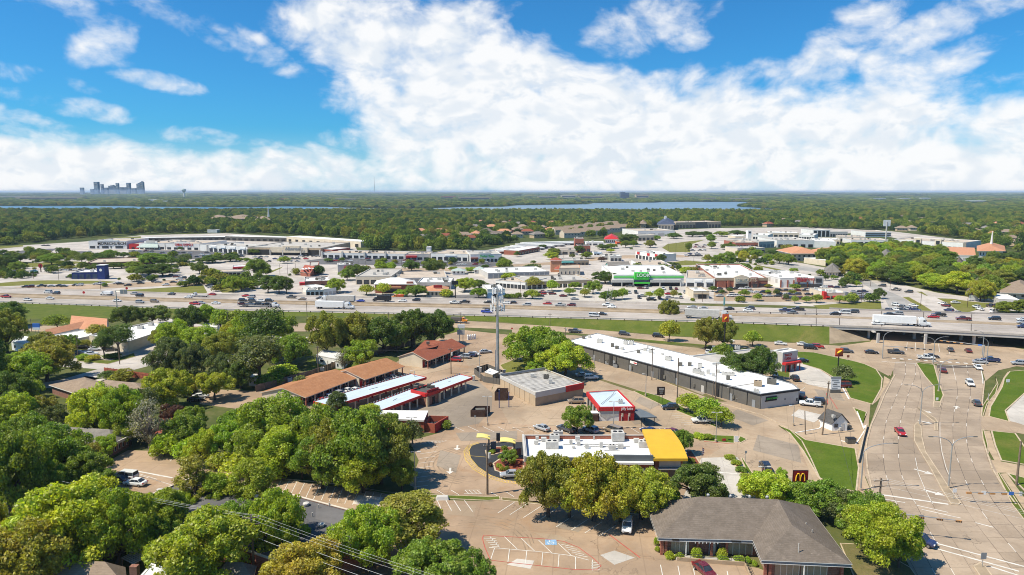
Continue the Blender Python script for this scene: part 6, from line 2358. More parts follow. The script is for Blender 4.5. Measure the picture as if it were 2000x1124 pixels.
t=thing('restaurant','restaurant with a bright red hip roof','restaurant',tuple(P(1194,474)))
q=[P(1180,475)[:2],P(1208,475)[:2],P(1207,470)[:2],P(1182,470)[:2]]
box_walls(t,inset(q,1.5),4.5,'white')
hip(t,q,4.5,9,'red',.6,.4)
A,B=edge_to(ccw(inset(q,1.5)),0,-1)
windows(t,A,B,6,.5,.8,3.2)
for i,(x0,x1,y,top,w_,rf_,lab) in enumerate(((1123,1140,487,466,'brick','shedmetal','tall red brick storage office with peaked white top'),(1128,1153,494,480,'brick','shingle_gr','red brick wing below the tall storage office'),(1083,1124,498,488,'beige','tanroof','pale stone restaurant with dark porch'),(1145,1180,480,473,'white','whiteroof','low white store beside the red roofed restaurant'),(1160,1176,499,494,'white','whiteroof','small white shop with bright blue trim'),(1192,1214,511,500,'ac','whiteroof','boxy grey metal shop near the cinema'),(1176,1192,508,500,'lgrey','whiteroof','small pale shop beside the boxy grey one'),(1205,1216,478,472,'orange','greyroof','small orange fronted shop by the red roof'))):
 t=bb('shop',lab,'shop',x0,y,x1,y,top,14,w_,rf_,.4,n=3,units=2)
 if 'blue trim' in lab:
  deco(t,'fascia',0,1,.7,1.1,'bline',.4)
t=bb('shop_parade','white shop strip with red sign squares by the loop road','shops',1241,505,1288,512,494,18,'white','whiteroof',.6,n=7,units=4,z1f=.5)
for u in (.08,.5,.82):
 deco(t,'sign_board',u,u+.1,.62,.95,'red',.4)
t=bb('shop','black boxy shop with a small white emblem beside the loop road','shop',1290,508,1301,507,497,16,'dgrey','whiteroof',.5,n=2)
t=thing('community_hall','hall with a grey roof and teal gable behind the cinema','hall',tuple(P(1208,526)))
poly=gable(t,P(1190,527,5),P(1234,525,5),P(1180,519,5),5,9,'shingle_gr','teal',.8)
windows(t,poly[0],poly[1],6,.4,1,3.5)
t=bb('store','long white roofed store behind the cinema','store',1250,527,1312,527,518,40,'white','tanroof',.5,n=6,wm='lgrey',units=4)
t=bb('office_block','long low brown office with a tan roof behind big oaks','office',169,524,290,520,512,40,'brick2','tanroof',.6,'tan',n=12,units=2)
t=bb('diner','navy blue shopfront building with a flat white top','shop',141,546,192,545,532,18,'bluewall','whiteroof',.6,'white',n=4,wm='bglass',frac=.7,z1f=.7,units=2)
A,B,L,h=HB[t.name]
a=P(191,546)
hh_=height_at(a,519)
mb=MB()
mb.box((a.x+2.6,a.y+2.5,hh_/2),(5.2,5.2,hh_))
mb.build('tower',M['bluewall'],t)
mb=MB()
mb.box((a.x+2.6,a.y+2.5,hh_+.15),(5.6,5.6,.3))
mb.build('tower_cap',M['whiteroof'],t)
mb=MB()
mb.tube([(a.x+2.6,a.y-.2,hh_-3.2),(a.x+2.6,a.y-.05,hh_-3.2)],1.0,12)
mb.build('emblem',M['signface'],t)
t=thing('diner','peaked red roof diner with white stripes on its roof','diner',tuple(P(604,528)))
poly=gable(t,P(586,531,3),P(606,534,3),P(605,523,3),3,6.6,'tilered','brick',.6,gend='brick')
a,b,d=P(606,533,3.5),P(622,530,3.5),P(604,522,3.5)
flat('x',None,None,[P(605,533)[:2],P(622,531)[:2],P(624,523)[:2],P(606,524)[:2]],5,'brick2','greyroof',.4,'brick',root=t)
rt=[c for c in t.children if c.name.startswith('roof')]
for k in range(4):
 p=P(592+k*6,524-k*.5,6)
 mb=MB()
 mb.box((p.x,p.y,5.4),(1.3,9,.3),.4)
 mb.build('roof_stripe',M['white'],t)
t=bb('diner','small red and white diner at the asphalt lot edge','diner',660,533,692,532,517,14,'lgrey','whiteroof',.5,units=4)
deco(t,'awning',.4,.95,.45,.75,'red',1)
deco(t,'bay',.45,.9,0,.4,'dark',.5)
t=bb('tavern','dark brick tavern with red canopy and cluttered white roof','tavern',596,563,645,561,549,24,'brick2','whiteroof',.6,n=5,units=9,z1f=.5)
deco(t,'canopy',-.22,.0,.55,.95,'red',5)
t=bb('garage','white car workshop with three bay openings by the freeway','workshop',598,579,632,578,567,12,'white','whiteroof',.5,n=4,wm='dark',z1f=.7,frac=.7,units=4)
t=bb('garage','white side wing of the car workshop, roofed in stripes','workshop',633,578,657,575,564,24,'white','shedmetal',.3,n=3,wm='lgrey')
t=bb('wash_hall','light blue car wash hall with a white roof behind the cell tower','car wash',952,584,986,583,565,20,'white','whiteroof',.5,n=3,units=3)
deco(t,'blue_wall',0,1,0,.6,'bline',.3)
deco(t,'opening',.3,.6,.05,.5,'dark',.4)
t=bb('stall_row','open white canopy row with cars beneath, next to round oaks','canopy',408,541,470,540,531,14,'lgrey','tanroof',.2,'lgrey',n=8,wm='dark',frac=.75,z1f=.75)
t=bb('drive_in','small drive-in with red canopy next to a big round tree','drive-in',455,529,480,528,521,12,'white','whiteroof',.4,n=3)
deco(t,'canopy',0,1,.55,.9,'red',2)
t=thing('school','brown roofed church school in the wood with a small white spire','church',tuple(P(470,437)))
for x0,x1,y,hz in ((403,455,439,10),(440,510,437,9),(490,538,440,8)):
 q=[P(x0,y)[:2],P(x1,y)[:2],P(x1-2,y-4.0)[:2],P(x0+2,y-4.0)[:2]]
 box_walls(t,inset(q,2),hz,'tan2')
 hip(t,q,hz,hz+6,'shingle_tan',.5,.3)
c=P(518,437)
mb=MB()
mb.tube([(c.x,c.y+20,12),(c.x,c.y+20,17),(c.x,c.y+20,34)],[2,1.5,.3],6)
mb.build('spire',M['white'],t)
t=bb('shed','small white roofed shed in a clearing of the west wood','shed',405,455,424,455,449,14,'white','whiteroof',.2,'white')
rnd=random.Random(11)
hspots=[(940,436),(985,438),(950,455),(968,461),(905,463),(930,460),(1010,452),(1030,456),(1060,447),(1010,440),(890,452),(915,470),(1040,438),(1075,452),(1010,462),(985,456),(870,466),(1760,449),(1858,446),(1905,455),(1925,449),(1965,457),(1985,448),(1890,442),(1700,440),(1660,436),(1820,440),(1945,440),(1605,432),(1560,436),(1970,470),(1990,478),(1020,446),(1000,434),(1050,462),(1080,438),(1110,437),(1150,442),(900,440),(860,455),(830,468),(820,455),(925,446),(960,446),(1180,440),(1210,446),(1500,440),(1530,432),(1640,440),(1680,430),(1800,430),(1850,434),(1920,434),(1960,430),(1990,440),(1780,448),(1940,462),(1915,440),(1880,426),(1760,426),(1560,426),(1450,432),(1740,433),(1780,436)]
for i,(px,py) in enumerate(hspots):
 b=P(px,py+3)
 s=mpp(b)
 L,W=rnd.uniform(15,22),rnd.uniform(10,14)
 a=rnd.choice([0.1,-.25,1.4,.5])
 ca,sa=math.cos(a),math.sin(a)
 q=[(b.x+x*ca-y*sa,b.y+x*sa+y*ca) for x,y in ((-L/2,-W/2),(L/2,-W/2),(L/2,W/2),(-L/2,W/2))]
 rfm=rnd.choice(['shingle_tan','shingle_tan','shingle_gr','terracotta','shingle_gb','shingle_rd'])
 t=thing('house',None,'house',tuple(b),'houses under the trees')
 wl_=rnd.choice(['brick2','beige','tan','cream'])
 box_walls(t,inset(q,.7),5.2,wl_)
 hip(t,q,5.2,8.6,rfm,.3,.5)
 A,B=edge_to(ccw(inset(q,.7)),0,-1)
 windows(t,A,B,4,.4,2.5,4.4)
 nm={'shingle_tan':'tan','shingle_gr':'grey','terracotta':'terracotta','shingle_gb':'dark grey','shingle_rd':'red brown'}[rfm]
 auto(t,f'{nm} hip roofed house','in the wood beyond the storage rows' if px<1300 else 'in the wood far east')
for i in range(12):
 r,k=divmod(i,6)
 px,py=1095+k*20+r*18,458-k*2.6+r*6.5
 b=P(px,py)
 t=thing('apartment_house',None,'apartments',tuple(b),'grey roofed apartment houses')
 auto(t,'apartment house with a grey brown gable roof','in the front row' if r else 'in the rear row')
 a=.35
 ca,sa=math.cos(a),math.sin(a)
 q=[(b.x+x*ca-y*sa,b.y+x*sa+y*ca) for x,y in ((-12,-8),(12,-8),(12,8),(-12,8))]
 poly=gable(t,q[0],q[1],q[3],6.5,11,'shingle_tan','beige',.6)
 windows(t,poly[0],poly[1],5,.4,3.6,5.4)
for lab,quad,rfm in (('house with a broad grey roof at the east lot edge, brick chimney',[(1888,582),(1925,582),(1926,568),(1890,566)],'shingle_gb'),('house with a tan hip roof and hedge on the east side',[(1953,584),(2025,586),(2025,570),(1955,570)],'shingle_tan'),('round brown roofed pavilion on the church lawn',[(1862,528),(1882,528),(1882,521),(1862,521)],'shingle_gb'),('bungalow with a pale roof between trees on the east side',[(1718,510),(1742,510),(1742,503),(1718,503)],'shingle_gr'),('house with a pale grey roof by the wood road',[(1610,541),(1640,541),(1640,534),(1610,534)],'shingle_gr')):
 q=[P(*p)[:2] for p in quad]
 t=thing('house',lab,'house',centre(q))
 box_walls(t,inset(ccw(q),1),3.6,'brick2' if 'chimney' in lab else 'beige')
 r=hip(t,q,3.6,8.5,rfm,.4,.5)
 A,B=edge_to(ccw(inset(ccw(q),1)),0,-1)
 windows(t,A,B,4,.4,1,2.6)
 if 'chimney' in lab:
  c=centre(q)
  for dx in (-8,6):
   mb=MB()
   mb.box((c[0]+dx,c[1]+4,8.4),(1.6,1.2,4))
   mb.build('chimney',M['brick2'],r)
t=bb('repair_shop','pale metal repair shop with cars before it on the east side','workshop',1950,597,1990,599,585,22,'lgrey','shedmetal',.2,'white',n=4,wm='bglass',z1f=.6)
# trees
def leaf_mesh(name,centres,radii,count,size,rng,m,up=.25,flat=1.0,lo=.55):
 """leaf-sized faces scattered through clumps"""
 n=int(count)
 w_=np.array(radii)**2
 idx=rng.choice(len(radii),n,p=w_/w_.sum())
 d=rng.normal(size=(n,3))
 d[:,2]=d[:,2]*.9+up
 d/=np.linalg.norm(d,axis=1)[:,None]
 rr=np.array(radii)[idx]*(lo+(1.08-lo)*rng.random(n)**.6)
 pos=np.array(centres)[idx]+d*rr[:,None]*np.array([1,1,flat])
 nn=d+rng.normal(size=(n,3))*.75
 nn/=np.linalg.norm(nn,axis=1)[:,None]
 t=np.cross(nn,rng.normal(size=(n,3)))
 t/=np.linalg.norm(t,axis=1)[:,None]
 b=np.cross(nn,t)
 s=size*(.6+.8*rng.random(n))[:,None]
 q=np.stack([pos-t*s*.62,pos-b*s*.42,pos+t*s*.62,pos+b*s*.42],axis=1).reshape(-1,3)
 me=bpy.data.meshes.new(name)
 me.vertices.add(n*4)
 me.vertices.foreach_set('co',q.ravel().astype(np.float32))
 me.loops.add(n*4)
 me.loops.foreach_set('vertex_index',np.arange(n*4,dtype=np.int32))
 me.polygons.add(n)
 me.polygons.foreach_set('loop_start',np.arange(0,n*4,4,dtype=np.int32))
 me.update(calc_edges=True)
 me.materials.append(m)
 return me
def crown_layout(rng,W,z0,z1,n,cr,kind):
 """clump centres over an uneven dome"""
 cs,rs,lobes=[],[],[]
 H=z1-z0
 for k in range(n):
  u=(k+.5)/n
  if kind=='dome' and n>60:
   nb=13
   if k<nb:
    ph=k*2.39996+rng.uniform(-.3,.3)
    el=math.asin(min(1,-.78+1.76*(k+.5)/nb))
    q=rng.uniform(.78,1.12)
    lobes.append((math.cos(el)*math.cos(ph)*W*.30*q,math.cos(el)*math.sin(ph)*W*.30*q,z0+H*.38+math.sin(el)*H*.40*q,W*rng.uniform(.155,.225)))
   lx,ly,lz,lr=lobes[k%nb]
   d=rng.normal(size=3)
   d[2]=abs(d[2])*.8+.05
   d/=np.linalg.norm(d)
   cs.append((lx+d[0]*lr,ly+d[1]*lr,lz+d[2]*lr*.75))
   rs.append(cr*rng.uniform(.6,1.1))
  elif kind=='dome':
   ph=k*2.39996
   el=math.asin(min(1,-.25+1.25*u))
   r=rng.uniform(.72,1.0) if k%4 else rng.uniform(.25,.7)
   x,y,z=math.cos(el)*math.cos(ph),math.cos(el)*math.sin(ph),math.sin(el)
   sz=rng.uniform(.75,1.25)*cr
   cs.append((x*(W/2-cr*.6)*r,y*(W/2-cr*.6)*r,z0+H*.30+z*(H*.70-cr*.7)*r))
   rs.append(sz)
  elif kind=='tall':
   zf=rng.uniform(0,1)**.9
   prof=math.sin(math.pi*(.12+.83*zf))**.7
   ph=k*2.39996
   r=prof*(W/2-cr*.5)*rng.uniform(.5,1)
   cs.append((r*math.cos(ph),r*math.sin(ph),z0+cr*.5+zf*(H-cr*1.1)))
   rs.append(cr*rng.uniform(.7,1.25))
  elif kind=='layers':
   zf=u
   r=(W/2)*(1-.55*zf)*rng.uniform(.25,1)
   ph=k*2.39996
   cs.append((r*math.cos(ph),r*math.sin(ph),z0+zf*(H-cr)))
   rs.append(cr*rng.uniform(.5,1.1))
 return cs,rs
def trunk_mesh(name,rng,cs,z0,ztop,r,m,nl=9,fine=0):
 mb=MB()
 j=lambda s:rng.uniform(-s,s)
 mb.tube([(0,0,-.3),(j(.1),j(.1),z0*.6),(j(.3),j(.3),z0*1.2),(j(.5),j(.5),ztop*.62)],[r*1.25,r,r*.8,r*.35],7)
 order=sorted(range(len(cs)),key=lambda i:-math.hypot(cs[i][0],cs[i][1]))
 for i in order[:nl]+list(rng.choice(len(cs),min(len(cs),fine))):
  c=cs[i]
  a=(0,0,z0*rng.uniform(.7,1.3)+.25*max(0,c[2]-z0)*rng.random())
  mid_=(c[0]*.45,c[1]*.45,a[2]+(c[2]-a[2])*.62)
  mb.tube([a,mid_,c],[r*.5,r*.3,r*.1],5,caps=False)
 me=mb.build(name,m)
 d=me.data
 bpy.data.objects.remove(me)
 return d
PROTO={}
def proto(key,name,W,H,z0,n,cr,kind,leaves,lsize,seed,tr=.3,bark='bark',up=.3,flat=.9,fine=4,lo=.5):
 rng=np.random.default_rng(seed)
 cs,rs=crown_layout(rng,W,z0,H,n,cr,kind)
 me=leaf_mesh('crown',cs,rs,leaves,lsize,rng,M['leaf'],up,flat,lo)
 v=np.empty(len(me.vertices)*3,dtype=np.float32)
 me.vertices.foreach_get('co',v)
 v=v.reshape(-1,3)
 kx,kz=W/2/np.quantile(np.hypot(v[:,0],v[:,1]),.97),H/np.quantile(v[:,2],.998)
 v*=np.array([kx,kx,kz],dtype=np.float32)
 me.vertices.foreach_set('co',v.ravel())
 cs=[(a*kx,b_*kx,c_*kz) for a,b_,c_ in cs]
 tm=trunk_mesh('trunk',rng,cs,z0,H,tr,M[bark],9,fine)
 PROTO.setdefault(key,[]).append((name,me,tm,W,H))
for i in range(4):
 proto('oak','oak_tree',12,9.5,1.5,130,1.05,'dome',27000,.25,20+i,.36)
for i in range(3):
 proto('elm','elm_tree',9,12,2.4,90,1.0,'tall',18000,.26,40+i,.28)
for i in range(2):
 proto('young','young_tree',6,6,1.9,24,1.05,'dome',3400,.32,60+i,.14)
for i in range(2):
 proto('round','round_tree',10,8,2.0,100,.95,'dome',16000,.27,70+i,.26,flat=1.0)
proto('feather','feathery_tree',9,13,2.5,60,1.0,'layers',9000,.25,80,.22,fine=40,lo=.1)
proto('pine','pine_tree',9,14,5.0,40,1.35,'dome',9000,.3,83,.3,fine=14,lo=.2)
proto('bare','bare_tree',8,11,2.2,70,1.0,'tall',2200,.26,85,.24,bark='barkgrey',fine=70,lo=.0)
proto('bush','shrub',4,3,.3,22,.75,'dome',2400,.26,90,.08)
proto('ball','shrub',2,1.9,.15,26,.38,'dome',2600,.12,91,.05,lo=.7)
TC={'G':(.31,.40,.036),'B':(.39,.47,.038),'M':(.23,.31,.036),'D':(.13,.19,.032),'O':(.29,.295,.048),'Y':(.41,.42,.04),'A':(.40,.345,.055),'R':(.30,.275,.21),'P':(.13,.065,.05),'S':(.15,.19,.06)}
TN={'G':'fresh green','B':'bright green','M':'mid green','D':'dark green','O':'olive green','Y':'yellow green','A':'golden','R':'bare grey','P':'purple leaved','S':'grey green'}
KN={'oak':'spreading tree','elm':'upright tree','young':'small tree','round':'rounded tree','feather':'feathery tree','pine':'tall open tree','bare':'tree','bush':'shrub','ball':'clipped shrub'}
trnd=random.Random(3)
NTREE=0
TREES=[]
def tree(x,y,wpx,top,kind,col,where,group=None):
 """a tree whose foot stands at this place; wpx its width, top its top row in the photograph"""
 global NTREE
 b=P(x,y)
 Wm=wpx*mpp(b)*(.88 if x<800 and y>640 and wpx>50 else 1.04)
 Hm=max(1.0,height_at(b,top))
 name,crown,trunk,W,H=PROTO[kind][NTREE%len(PROTO[kind])]
 NTREE+=1
 c=TC[col]
 v=trnd.uniform(.88,1.14)
 c=(c[0]*v*trnd.uniform(.93,1.08),c[1]*v,c[2]*v,1)
 t=bpy.data.objects.new(name,None)
 t.empty_display_size=.5
 COL.objects.link(t)
 t.location=b
 t.rotation_euler=(0,0,trnd.uniform(0,6.28))
 t.scale=(Wm/W,Wm/W,Hm/H)
 t['category']='shrub' if kind in ('bush','ball') else 'tree'
 t['group']=group or ('shrubs '+where if kind in ('bush','ball') else 'trees '+where)
 for nm,me in (('trunk',trunk),('crown',crown)):
  o=bpy.data.objects.new(nm,me)
  COL.objects.link(o)
  o.parent=t
  o.color=c
 auto(t,f'{TN[col]} {KN[kind]}',where)
 TREES.append((b.x,b.y,Wm/2))
 return t
def trees(where,lst):
 for it in lst:
  tree(*it[:6],where)
trees('at the lower corner of the wooded yards',[(40,1180,190,1022,'oak','A'),(150,1112,240,942,'oak','B'),(232,1110,150,955,'oak','G'),(-15,1130,120,985,'oak','Y'),(310,1085,90,1010,'round','M')])
trees('around the office house with the white porch',[(22,1012,150,835,'oak','M'),(110,950,140,832,'oak','M'),(165,958,105,882,'oak','M'),(200,965,60,915,'elm','M'),(165,918,70,868,'round','O'),(120,892,80,845,'oak','M'),(205,895,55,852,'round','G'),(75,930,110,850,'round','M'),(58,905,110,808,'oak','M'),(95,985,90,905,'oak','M')])
trees('beside the flat grey roof with round vents',[(400,1150,215,1005,'oak','Y'),(545,1096,125,963,'oak','G'),(600,1180,170,1060,'oak','A'),(725,1118,150,990,'oak','G'),(800,1082,132,968,'elm','O'),(848,1158,140,1064,'oak','M'),(922,1165,75,1085,'round','M'),(385,1000,92,893,'feather','O'),(424,1002,62,922,'elm','G'),(494,996,95,898,'elm','G'),(330,1058,85,958,'elm','G'),(300,1040,70,968,'round','M'),(462,1072,110,985,'oak','M'),(360,1020,55,962,'round','B')])
trees('in the thicket left of the burger restaurant',[(540,895,165,770,'oak','G'),(468,880,90,800,'round','M'),(440,900,85,828,'round','G'),(615,905,135,795,'oak','M'),(552,930,90,835,'elm','B'),(655,940,130,818,'oak','O'),(695,952,170,803,'oak','M'),(745,945,130,812,'oak','O'),(630,955,110,850,'oak','M'),(710,962,130,870,'oak','G'),(785,958,58,893,'elm','M'),(500,915,90,845,'round','M'),(400,905,75,840,'round','B'),(590,935,70,870,'round','G'),(480,925,90,880,'bush','Y'),(380,895,80,855,'bush','B'),(530,935,80,895,'bush','B'),(430,915,60,885,'bush','Y')])
trees('by the red block store',[(806,872,42,822,'young','S'),(765,880,55,808,'elm','M'),(660,818,36,765,'elm','S'),(722,830,60,790,'elm','Y'),(873,838,20,822,'bush','M')])
trees('around the grey bare tree and red roof',[(292,884,80,778,'bare','R'),(190,858,110,752,'oak','B'),(238,862,105,756,'oak','G'),(275,830,80,760,'round','S'),(330,800,110,722,'oak','Y'),(342,842,60,790,'round','P'),(360,875,85,812,'round','M'),(420,782,82,727,'round','Y'),(372,850,70,795,'round','M'),(210,742,36,725,'young','D'),(255,870,70,820,'round','M'),(322,892,60,850,'bush','G')])
trees('along the left edge by the side street',[(92,745,130,668,'oak','O'),(55,760,120,685,'oak','G'),(15,690,85,605,'oak','O'),(5,770,80,695,'oak','D'),(32,812,90,725,'oak','D'),(20,850,110,770,'oak','G'),(80,830,75,775,'round','O'),(110,700,60,655,'round','O'),(-25,790,90,640,'elm','D'),(55,800,70,745,'round','G'),(100,850,70,795,'round','S')])
trees('around the coral roofed halls',[(112,643,46,615,'young','M'),(247,642,62,598,'round','D'),(298,636,66,600,'round','D'),(190,662,42,634,'young','O'),(232,692,70,636,'pine','D'),(204,702,34,650,'pine','D'),(85,690,70,652,'round','O'),(130,690,55,655,'round','M'),(20,640,60,590,'elm','D')])
trees('in the middle wood this side of the freeway',[(368,650,66,598,'oak','D'),(405,645,34,595,'elm','G'),(432,650,40,604,'young','G'),(462,648,40,606,'young','M'),(340,690,80,625,'oak','B'),(395,700,95,636,'oak','G'),(430,710,80,650,'oak','O'),(330,738,90,660,'oak','S'),(375,742,80,672,'oak','S'),(480,690,80,612,'oak','G'),(518,705,100,604,'pine','D'),(508,752,105,655,'pine','S'),(568,718,85,652,'oak','M'),(555,668,62,618,'round','M'),(440,752,75,690,'oak','S'),(470,760,70,705,'oak','D'),(320,680,60,640,'round','O'),(360,772,60,735,'round','Y'),(552,735,60,712,'bush','B'),(525,752,60,730,'bush','G'),(455,680,60,630,'oak','Y'),(590,765,40,735,'bush','S')])
trees('between the orange shops and the frontage road',[(640,698,85,610,'oak','O'),(705,690,95,612,'oak','O'),(750,690,85,618,'oak','D'),(705,722,80,665,'round','G'),(668,690,50,640,'oak','D'),(805,680,75,605,'oak','D'),(848,675,72,607,'oak','D'),(672,722,36,680,'bare','R'),(775,688,60,630,'oak','M')])
trees('beside the cell tower',[(1042,722,110,640,'oak','G'),(1078,730,80,650,'oak','M'),(1104,738,100,666,'oak','B'),(1010,705,40,668,'round','M'),(1050,735,50,700,'round','G')])
trees('along the frontage road by the charcoal shops',[(1306,628,38,586,'round','O'),(1307,667,38,626,'young','Y'),(1378,683,52,620,'oak','O'),(1412,680,50,622,'oak','O'),(1470,677,34,646,'young','G'),(1411,712,50,672,'young','M'),(1455,745,70,690,'oak','D'),(1488,745,60,678,'oak','D'),(1432,735,50,690,'round','D'),(1648,748,40,714,'young','S')])
trees('before the brick front of the burger restaurant',[(1070,1010,105,884,'oak','O'),(1160,1018,125,893,'oak','Y'),(1252,1015,115,915,'oak','Y'),(1365,985,105,908,'oak','D'),(1112,1012,90,915,'oak','Y'),(1210,1020,80,925,'oak','Y'),(1300,1000,50,945,'round','M')])
trees('behind the brick office',[(1500,990,95,925,'round','B'),(1548,988,85,947,'oak','G'),(1600,1012,95,938,'oak','M'),(1640,1022,90,955,'oak','S'),(1685,1050,100,965,'oak','M'),(1720,1105,125,985,'oak','B'),(1755,1110,75,1020,'round','G'),(1465,975,45,940,'round','B'),(1500,950,26,918,'elm','G'),(1525,950,26,915,'elm','G'),(1668,1040,70,975,'round','O')])
trees('on the islands of the restaurant lots',[(1128,848,56,794,'round','M'),(1348,805,48,770,'young','G'),(1380,822,60,778,'young','G'),(1408,834,46,795,'young','G'),(1333,888,36,840,'round','M'),(993,908,36,880,'round','M'),(1362,812,40,782,'young','G')])
trees('in the red mulch and kerb beds',[(1003,926,16,917,'bush','G'),(975,914,12,907,'bush','G'),(1000,905,12,899,'bush','M'),(980,920,10,914,'bush','Y'),(962,886,12,878,'bush','G'),(990,919,10,914,'bush','M'),(985,879,12,873,'bush','M'),(958,912,8,906,'bush','P'),(1425,897,20,888,'bush','G'),(1438,908,20,899,'bush','G'),(1448,922,22,912,'bush','M'),(1456,934,20,925,'bush','G'),(1468,945,20,936,'bush','G'),(1366,857,24,846,'bush','B'),(1382,858,20,848,'bush','G'),(1350,905,14,895,'bush','M'),(1362,916,14,908,'bush','M'),(1343,918,16,905,'bush','D')])
trees('against the brick office wall',[(1360,1092,20,1071,'ball','B'),(1410,1090,18,1071,'ball','B'),(1308,1090,20,1081,'bush','B'),(1328,1092,18,1083,'bush','G'),(1412,1096,22,1088,'bush','G'),(1444,1097,20,1089,'bush','G'),(1461,1099,12,1092,'bush','B'),(1474,1106,10,1097,'bush','B'),(1282,1066,10,1050,'bush','G'),(1284,1078,10,1068,'bush','G')])
trees('by the cream block and its hedge',[(162,702,26,692,'bush','G'),(182,704,26,694,'bush','Y'),(172,710,12,701,'bush','M'),(222,700,26,690,'bush','D'),(145,680,20,668,'bush','P'),(165,678,22,664,'bush','O'),(240,745,42,722,'bush','O'),(210,700,20,692,'bush','M')])
trees('by the lots west of the cinema',[(15,530,32,500,'oak','D'),(32,531,30,511,'oak','M'),(40,514,28,495,'round','D'),(101,518,42,495,'oak','M'),(160,515,25,496,'young','D'),(182,511,22,502,'bush','D'),(216,504,38,488,'oak','M'),(242,504,20,493,'round','D'),(262,525,34,511,'oak','M'),(300,520,52,494,'oak','M'),(318,518,40,500,'oak','M'),(290,541,50,517,'oak','D'),(318,540,50,515,'oak','D'),(268,538,38,520,'oak','M'),(335,521,22,500,'young','D'),(362,512,26,496,'young','S'),(395,514,34,504,'round','S'),(415,514,40,499,'oak','D'),(450,511,34,497,'oak','D'),(468,512,14,504,'round','M'),(482,512,14,504,'round','M'),(390,535,30,515,'round','D'),(505,541,50,505,'oak','M'),(520,539,22,526,'young','S'),(555,515,24,501,'young','M'),(498,498,24,486,'round','D'),(592,499,14,490,'young','D'),(604,499,14,490,'young','D'),(455,570,36,540,'oak','G'),(472,569,28,542,'oak','G'),(524,572,34,538,'elm','D'),(545,574,34,539,'elm','D'),(560,574,26,541,'elm','D'),(658,572,38,544,'oak','G'),(678,548,30,524,'oak','M'),(698,540,42,517,'oak','D'),(746,532,30,511,'oak','G'),(764,532,22,512,'young','G'),(804,530,34,509,'oak','D'),(848,535,46,509,'oak','D'),(668,512,14,503,'young','D'),(140,545,14,535,'young','D'),(205,545,14,535,'young','D'),(205,560,12,553,'bush','D'),(378,488,10,480,'young','D'),(352,490,10,482,'young','D'),(640,512,20,505,'young','D'),(222,525,26,513,'round','D'),(185,528,30,517,'round','D'),(237,524,30,514,'round','D')])
trees('among the malls south-west of the cinema',[(716,577,34,556,'young','Y'),(748,577,30,553,'young','Y'),(785,579,30,566,'round','G'),(812,580,44,557,'oak','M'),(872,580,26,565,'bush','Y'),(908,570,42,543,'oak','G'),(936,564,34,547,'oak','D'),(935,583,32,563,'round','M'),(886,530,20,521,'round','G'),(920,533,24,522,'round','G'),(948,526,16,517,'round','D'),(986,529,32,506,'oak','M'),(1040,526,34,516,'bush','S'),(1042,516,12,509,'young','D'),(993,544,30,533,'bush','B'),(1042,564,34,541,'young','O'),(1078,569,28,547,'young','G'),(1112,577,24,563,'young','M'),(1123,565,24,551,'round','M'),(1142,581,22,564,'young','O'),(1158,574,34,549,'round','M'),(1182,554,48,530,'oak','D'),(1040,584,30,566,'young','G'),(1012,583,14,572,'bush','M'),(1000,583,14,574,'bush','M'),(990,583,16,574,'bush','D'),(1026,584,10,571,'elm','D'),(1082,498,26,485,'oak','M'),(1078,508,28,492,'oak','G'),(1010,502,12,491,'young','D'),(1145,505,24,492,'oak','M'),(1130,494,22,480,'oak','D'),(1178,488,26,478,'oak','D'),(1195,486,24,476,'oak','M'),(1060,486,18,478,'round','D'),(1175,512,16,502,'young','P'),(1118,505,14,496,'young','S'),(1192,494,18,486,'young','G')])
trees('on the lots around the cinema and supermarket',[(1182,590,26,570,'round','M'),(1200,586,26,567,'round','M'),(1215,585,24,563,'young','G'),(1268,582,18,570,'young','G'),(1288,586,24,563,'young','G'),(1316,583,16,566,'young','O'),(1328,580,8,572,'young','D'),(1352,557,22,546,'round','O'),(1392,570,16,559,'young','D'),(1312,522,34,513,'oak','S'),(1340,533,28,522,'bush','G'),(1247,525,18,517,'bush','D'),(1290,513,22,497,'oak','D'),(1453,580,22,566,'young','M'),(1480,588,20,574,'young','M'),(1500,574,12,566,'young','G'),(1516,578,12,565,'young','D'),(1535,588,12,574,'young','S'),(1552,593,16,578,'young','M'),(1574,592,18,579,'young','M'),(1595,592,24,575,'young','M'),(1640,593,20,577,'young','G'),(1658,594,22,576,'young','M'),(1552,567,20,555,'round','M'),(1548,575,18,567,'round','M'),(1500,562,18,555,'young','O'),(1425,572,14,562,'young','D'),(1410,575,12,566,'young','D'),(1716,584,24,564,'round','D'),(1550,532,16,524,'round','B'),(1645,562,16,552,'round','D'),(1652,560,26,541,'round','D'),(1672,560,18,549,'round','B'),(1612,548,14,536,'round','D'),(1628,546,18,538,'round','M')])
trees('around the loop road lawn',[(1345,490,14,474,'elm','M'),(1388,474,18,458,'elm','M'),(1390,486,16,472,'elm','M'),(1270,484,22,469,'oak','O'),(1228,478,40,457,'oak','D'),(1222,484,20,470,'round','M'),(1238,482,16,470,'round','M'),(1316,466,30,455,'oak','D'),(1352,463,30,452,'oak','D'),(1282,470,18,460,'round','M'),(1422,488,30,476,'oak','D'),(1432,484,20,472,'oak','D'),(1382,514,20,497,'young','O'),(1398,516,20,499,'round','M'),(1420,517,36,492,'oak','M'),(1445,516,28,503,'round','O'),(1405,506,20,498,'round','G'),(1452,512,22,490,'oak','Y'),(1300,460,40,450,'oak','D'),(1440,460,40,450,'oak','D'),(1478,506,24,487,'oak','M'),(1500,514,22,497,'oak','G'),(1522,515,24,494,'oak','M'),(1540,518,28,496,'oak','M'),(1512,500,26,487,'oak','D'),(1536,498,24,485,'oak','D'),(1375,462,30,452,'oak','D'),(1410,462,30,452,'oak','M')])
wr=random.Random(5)
east=[]
tries=0
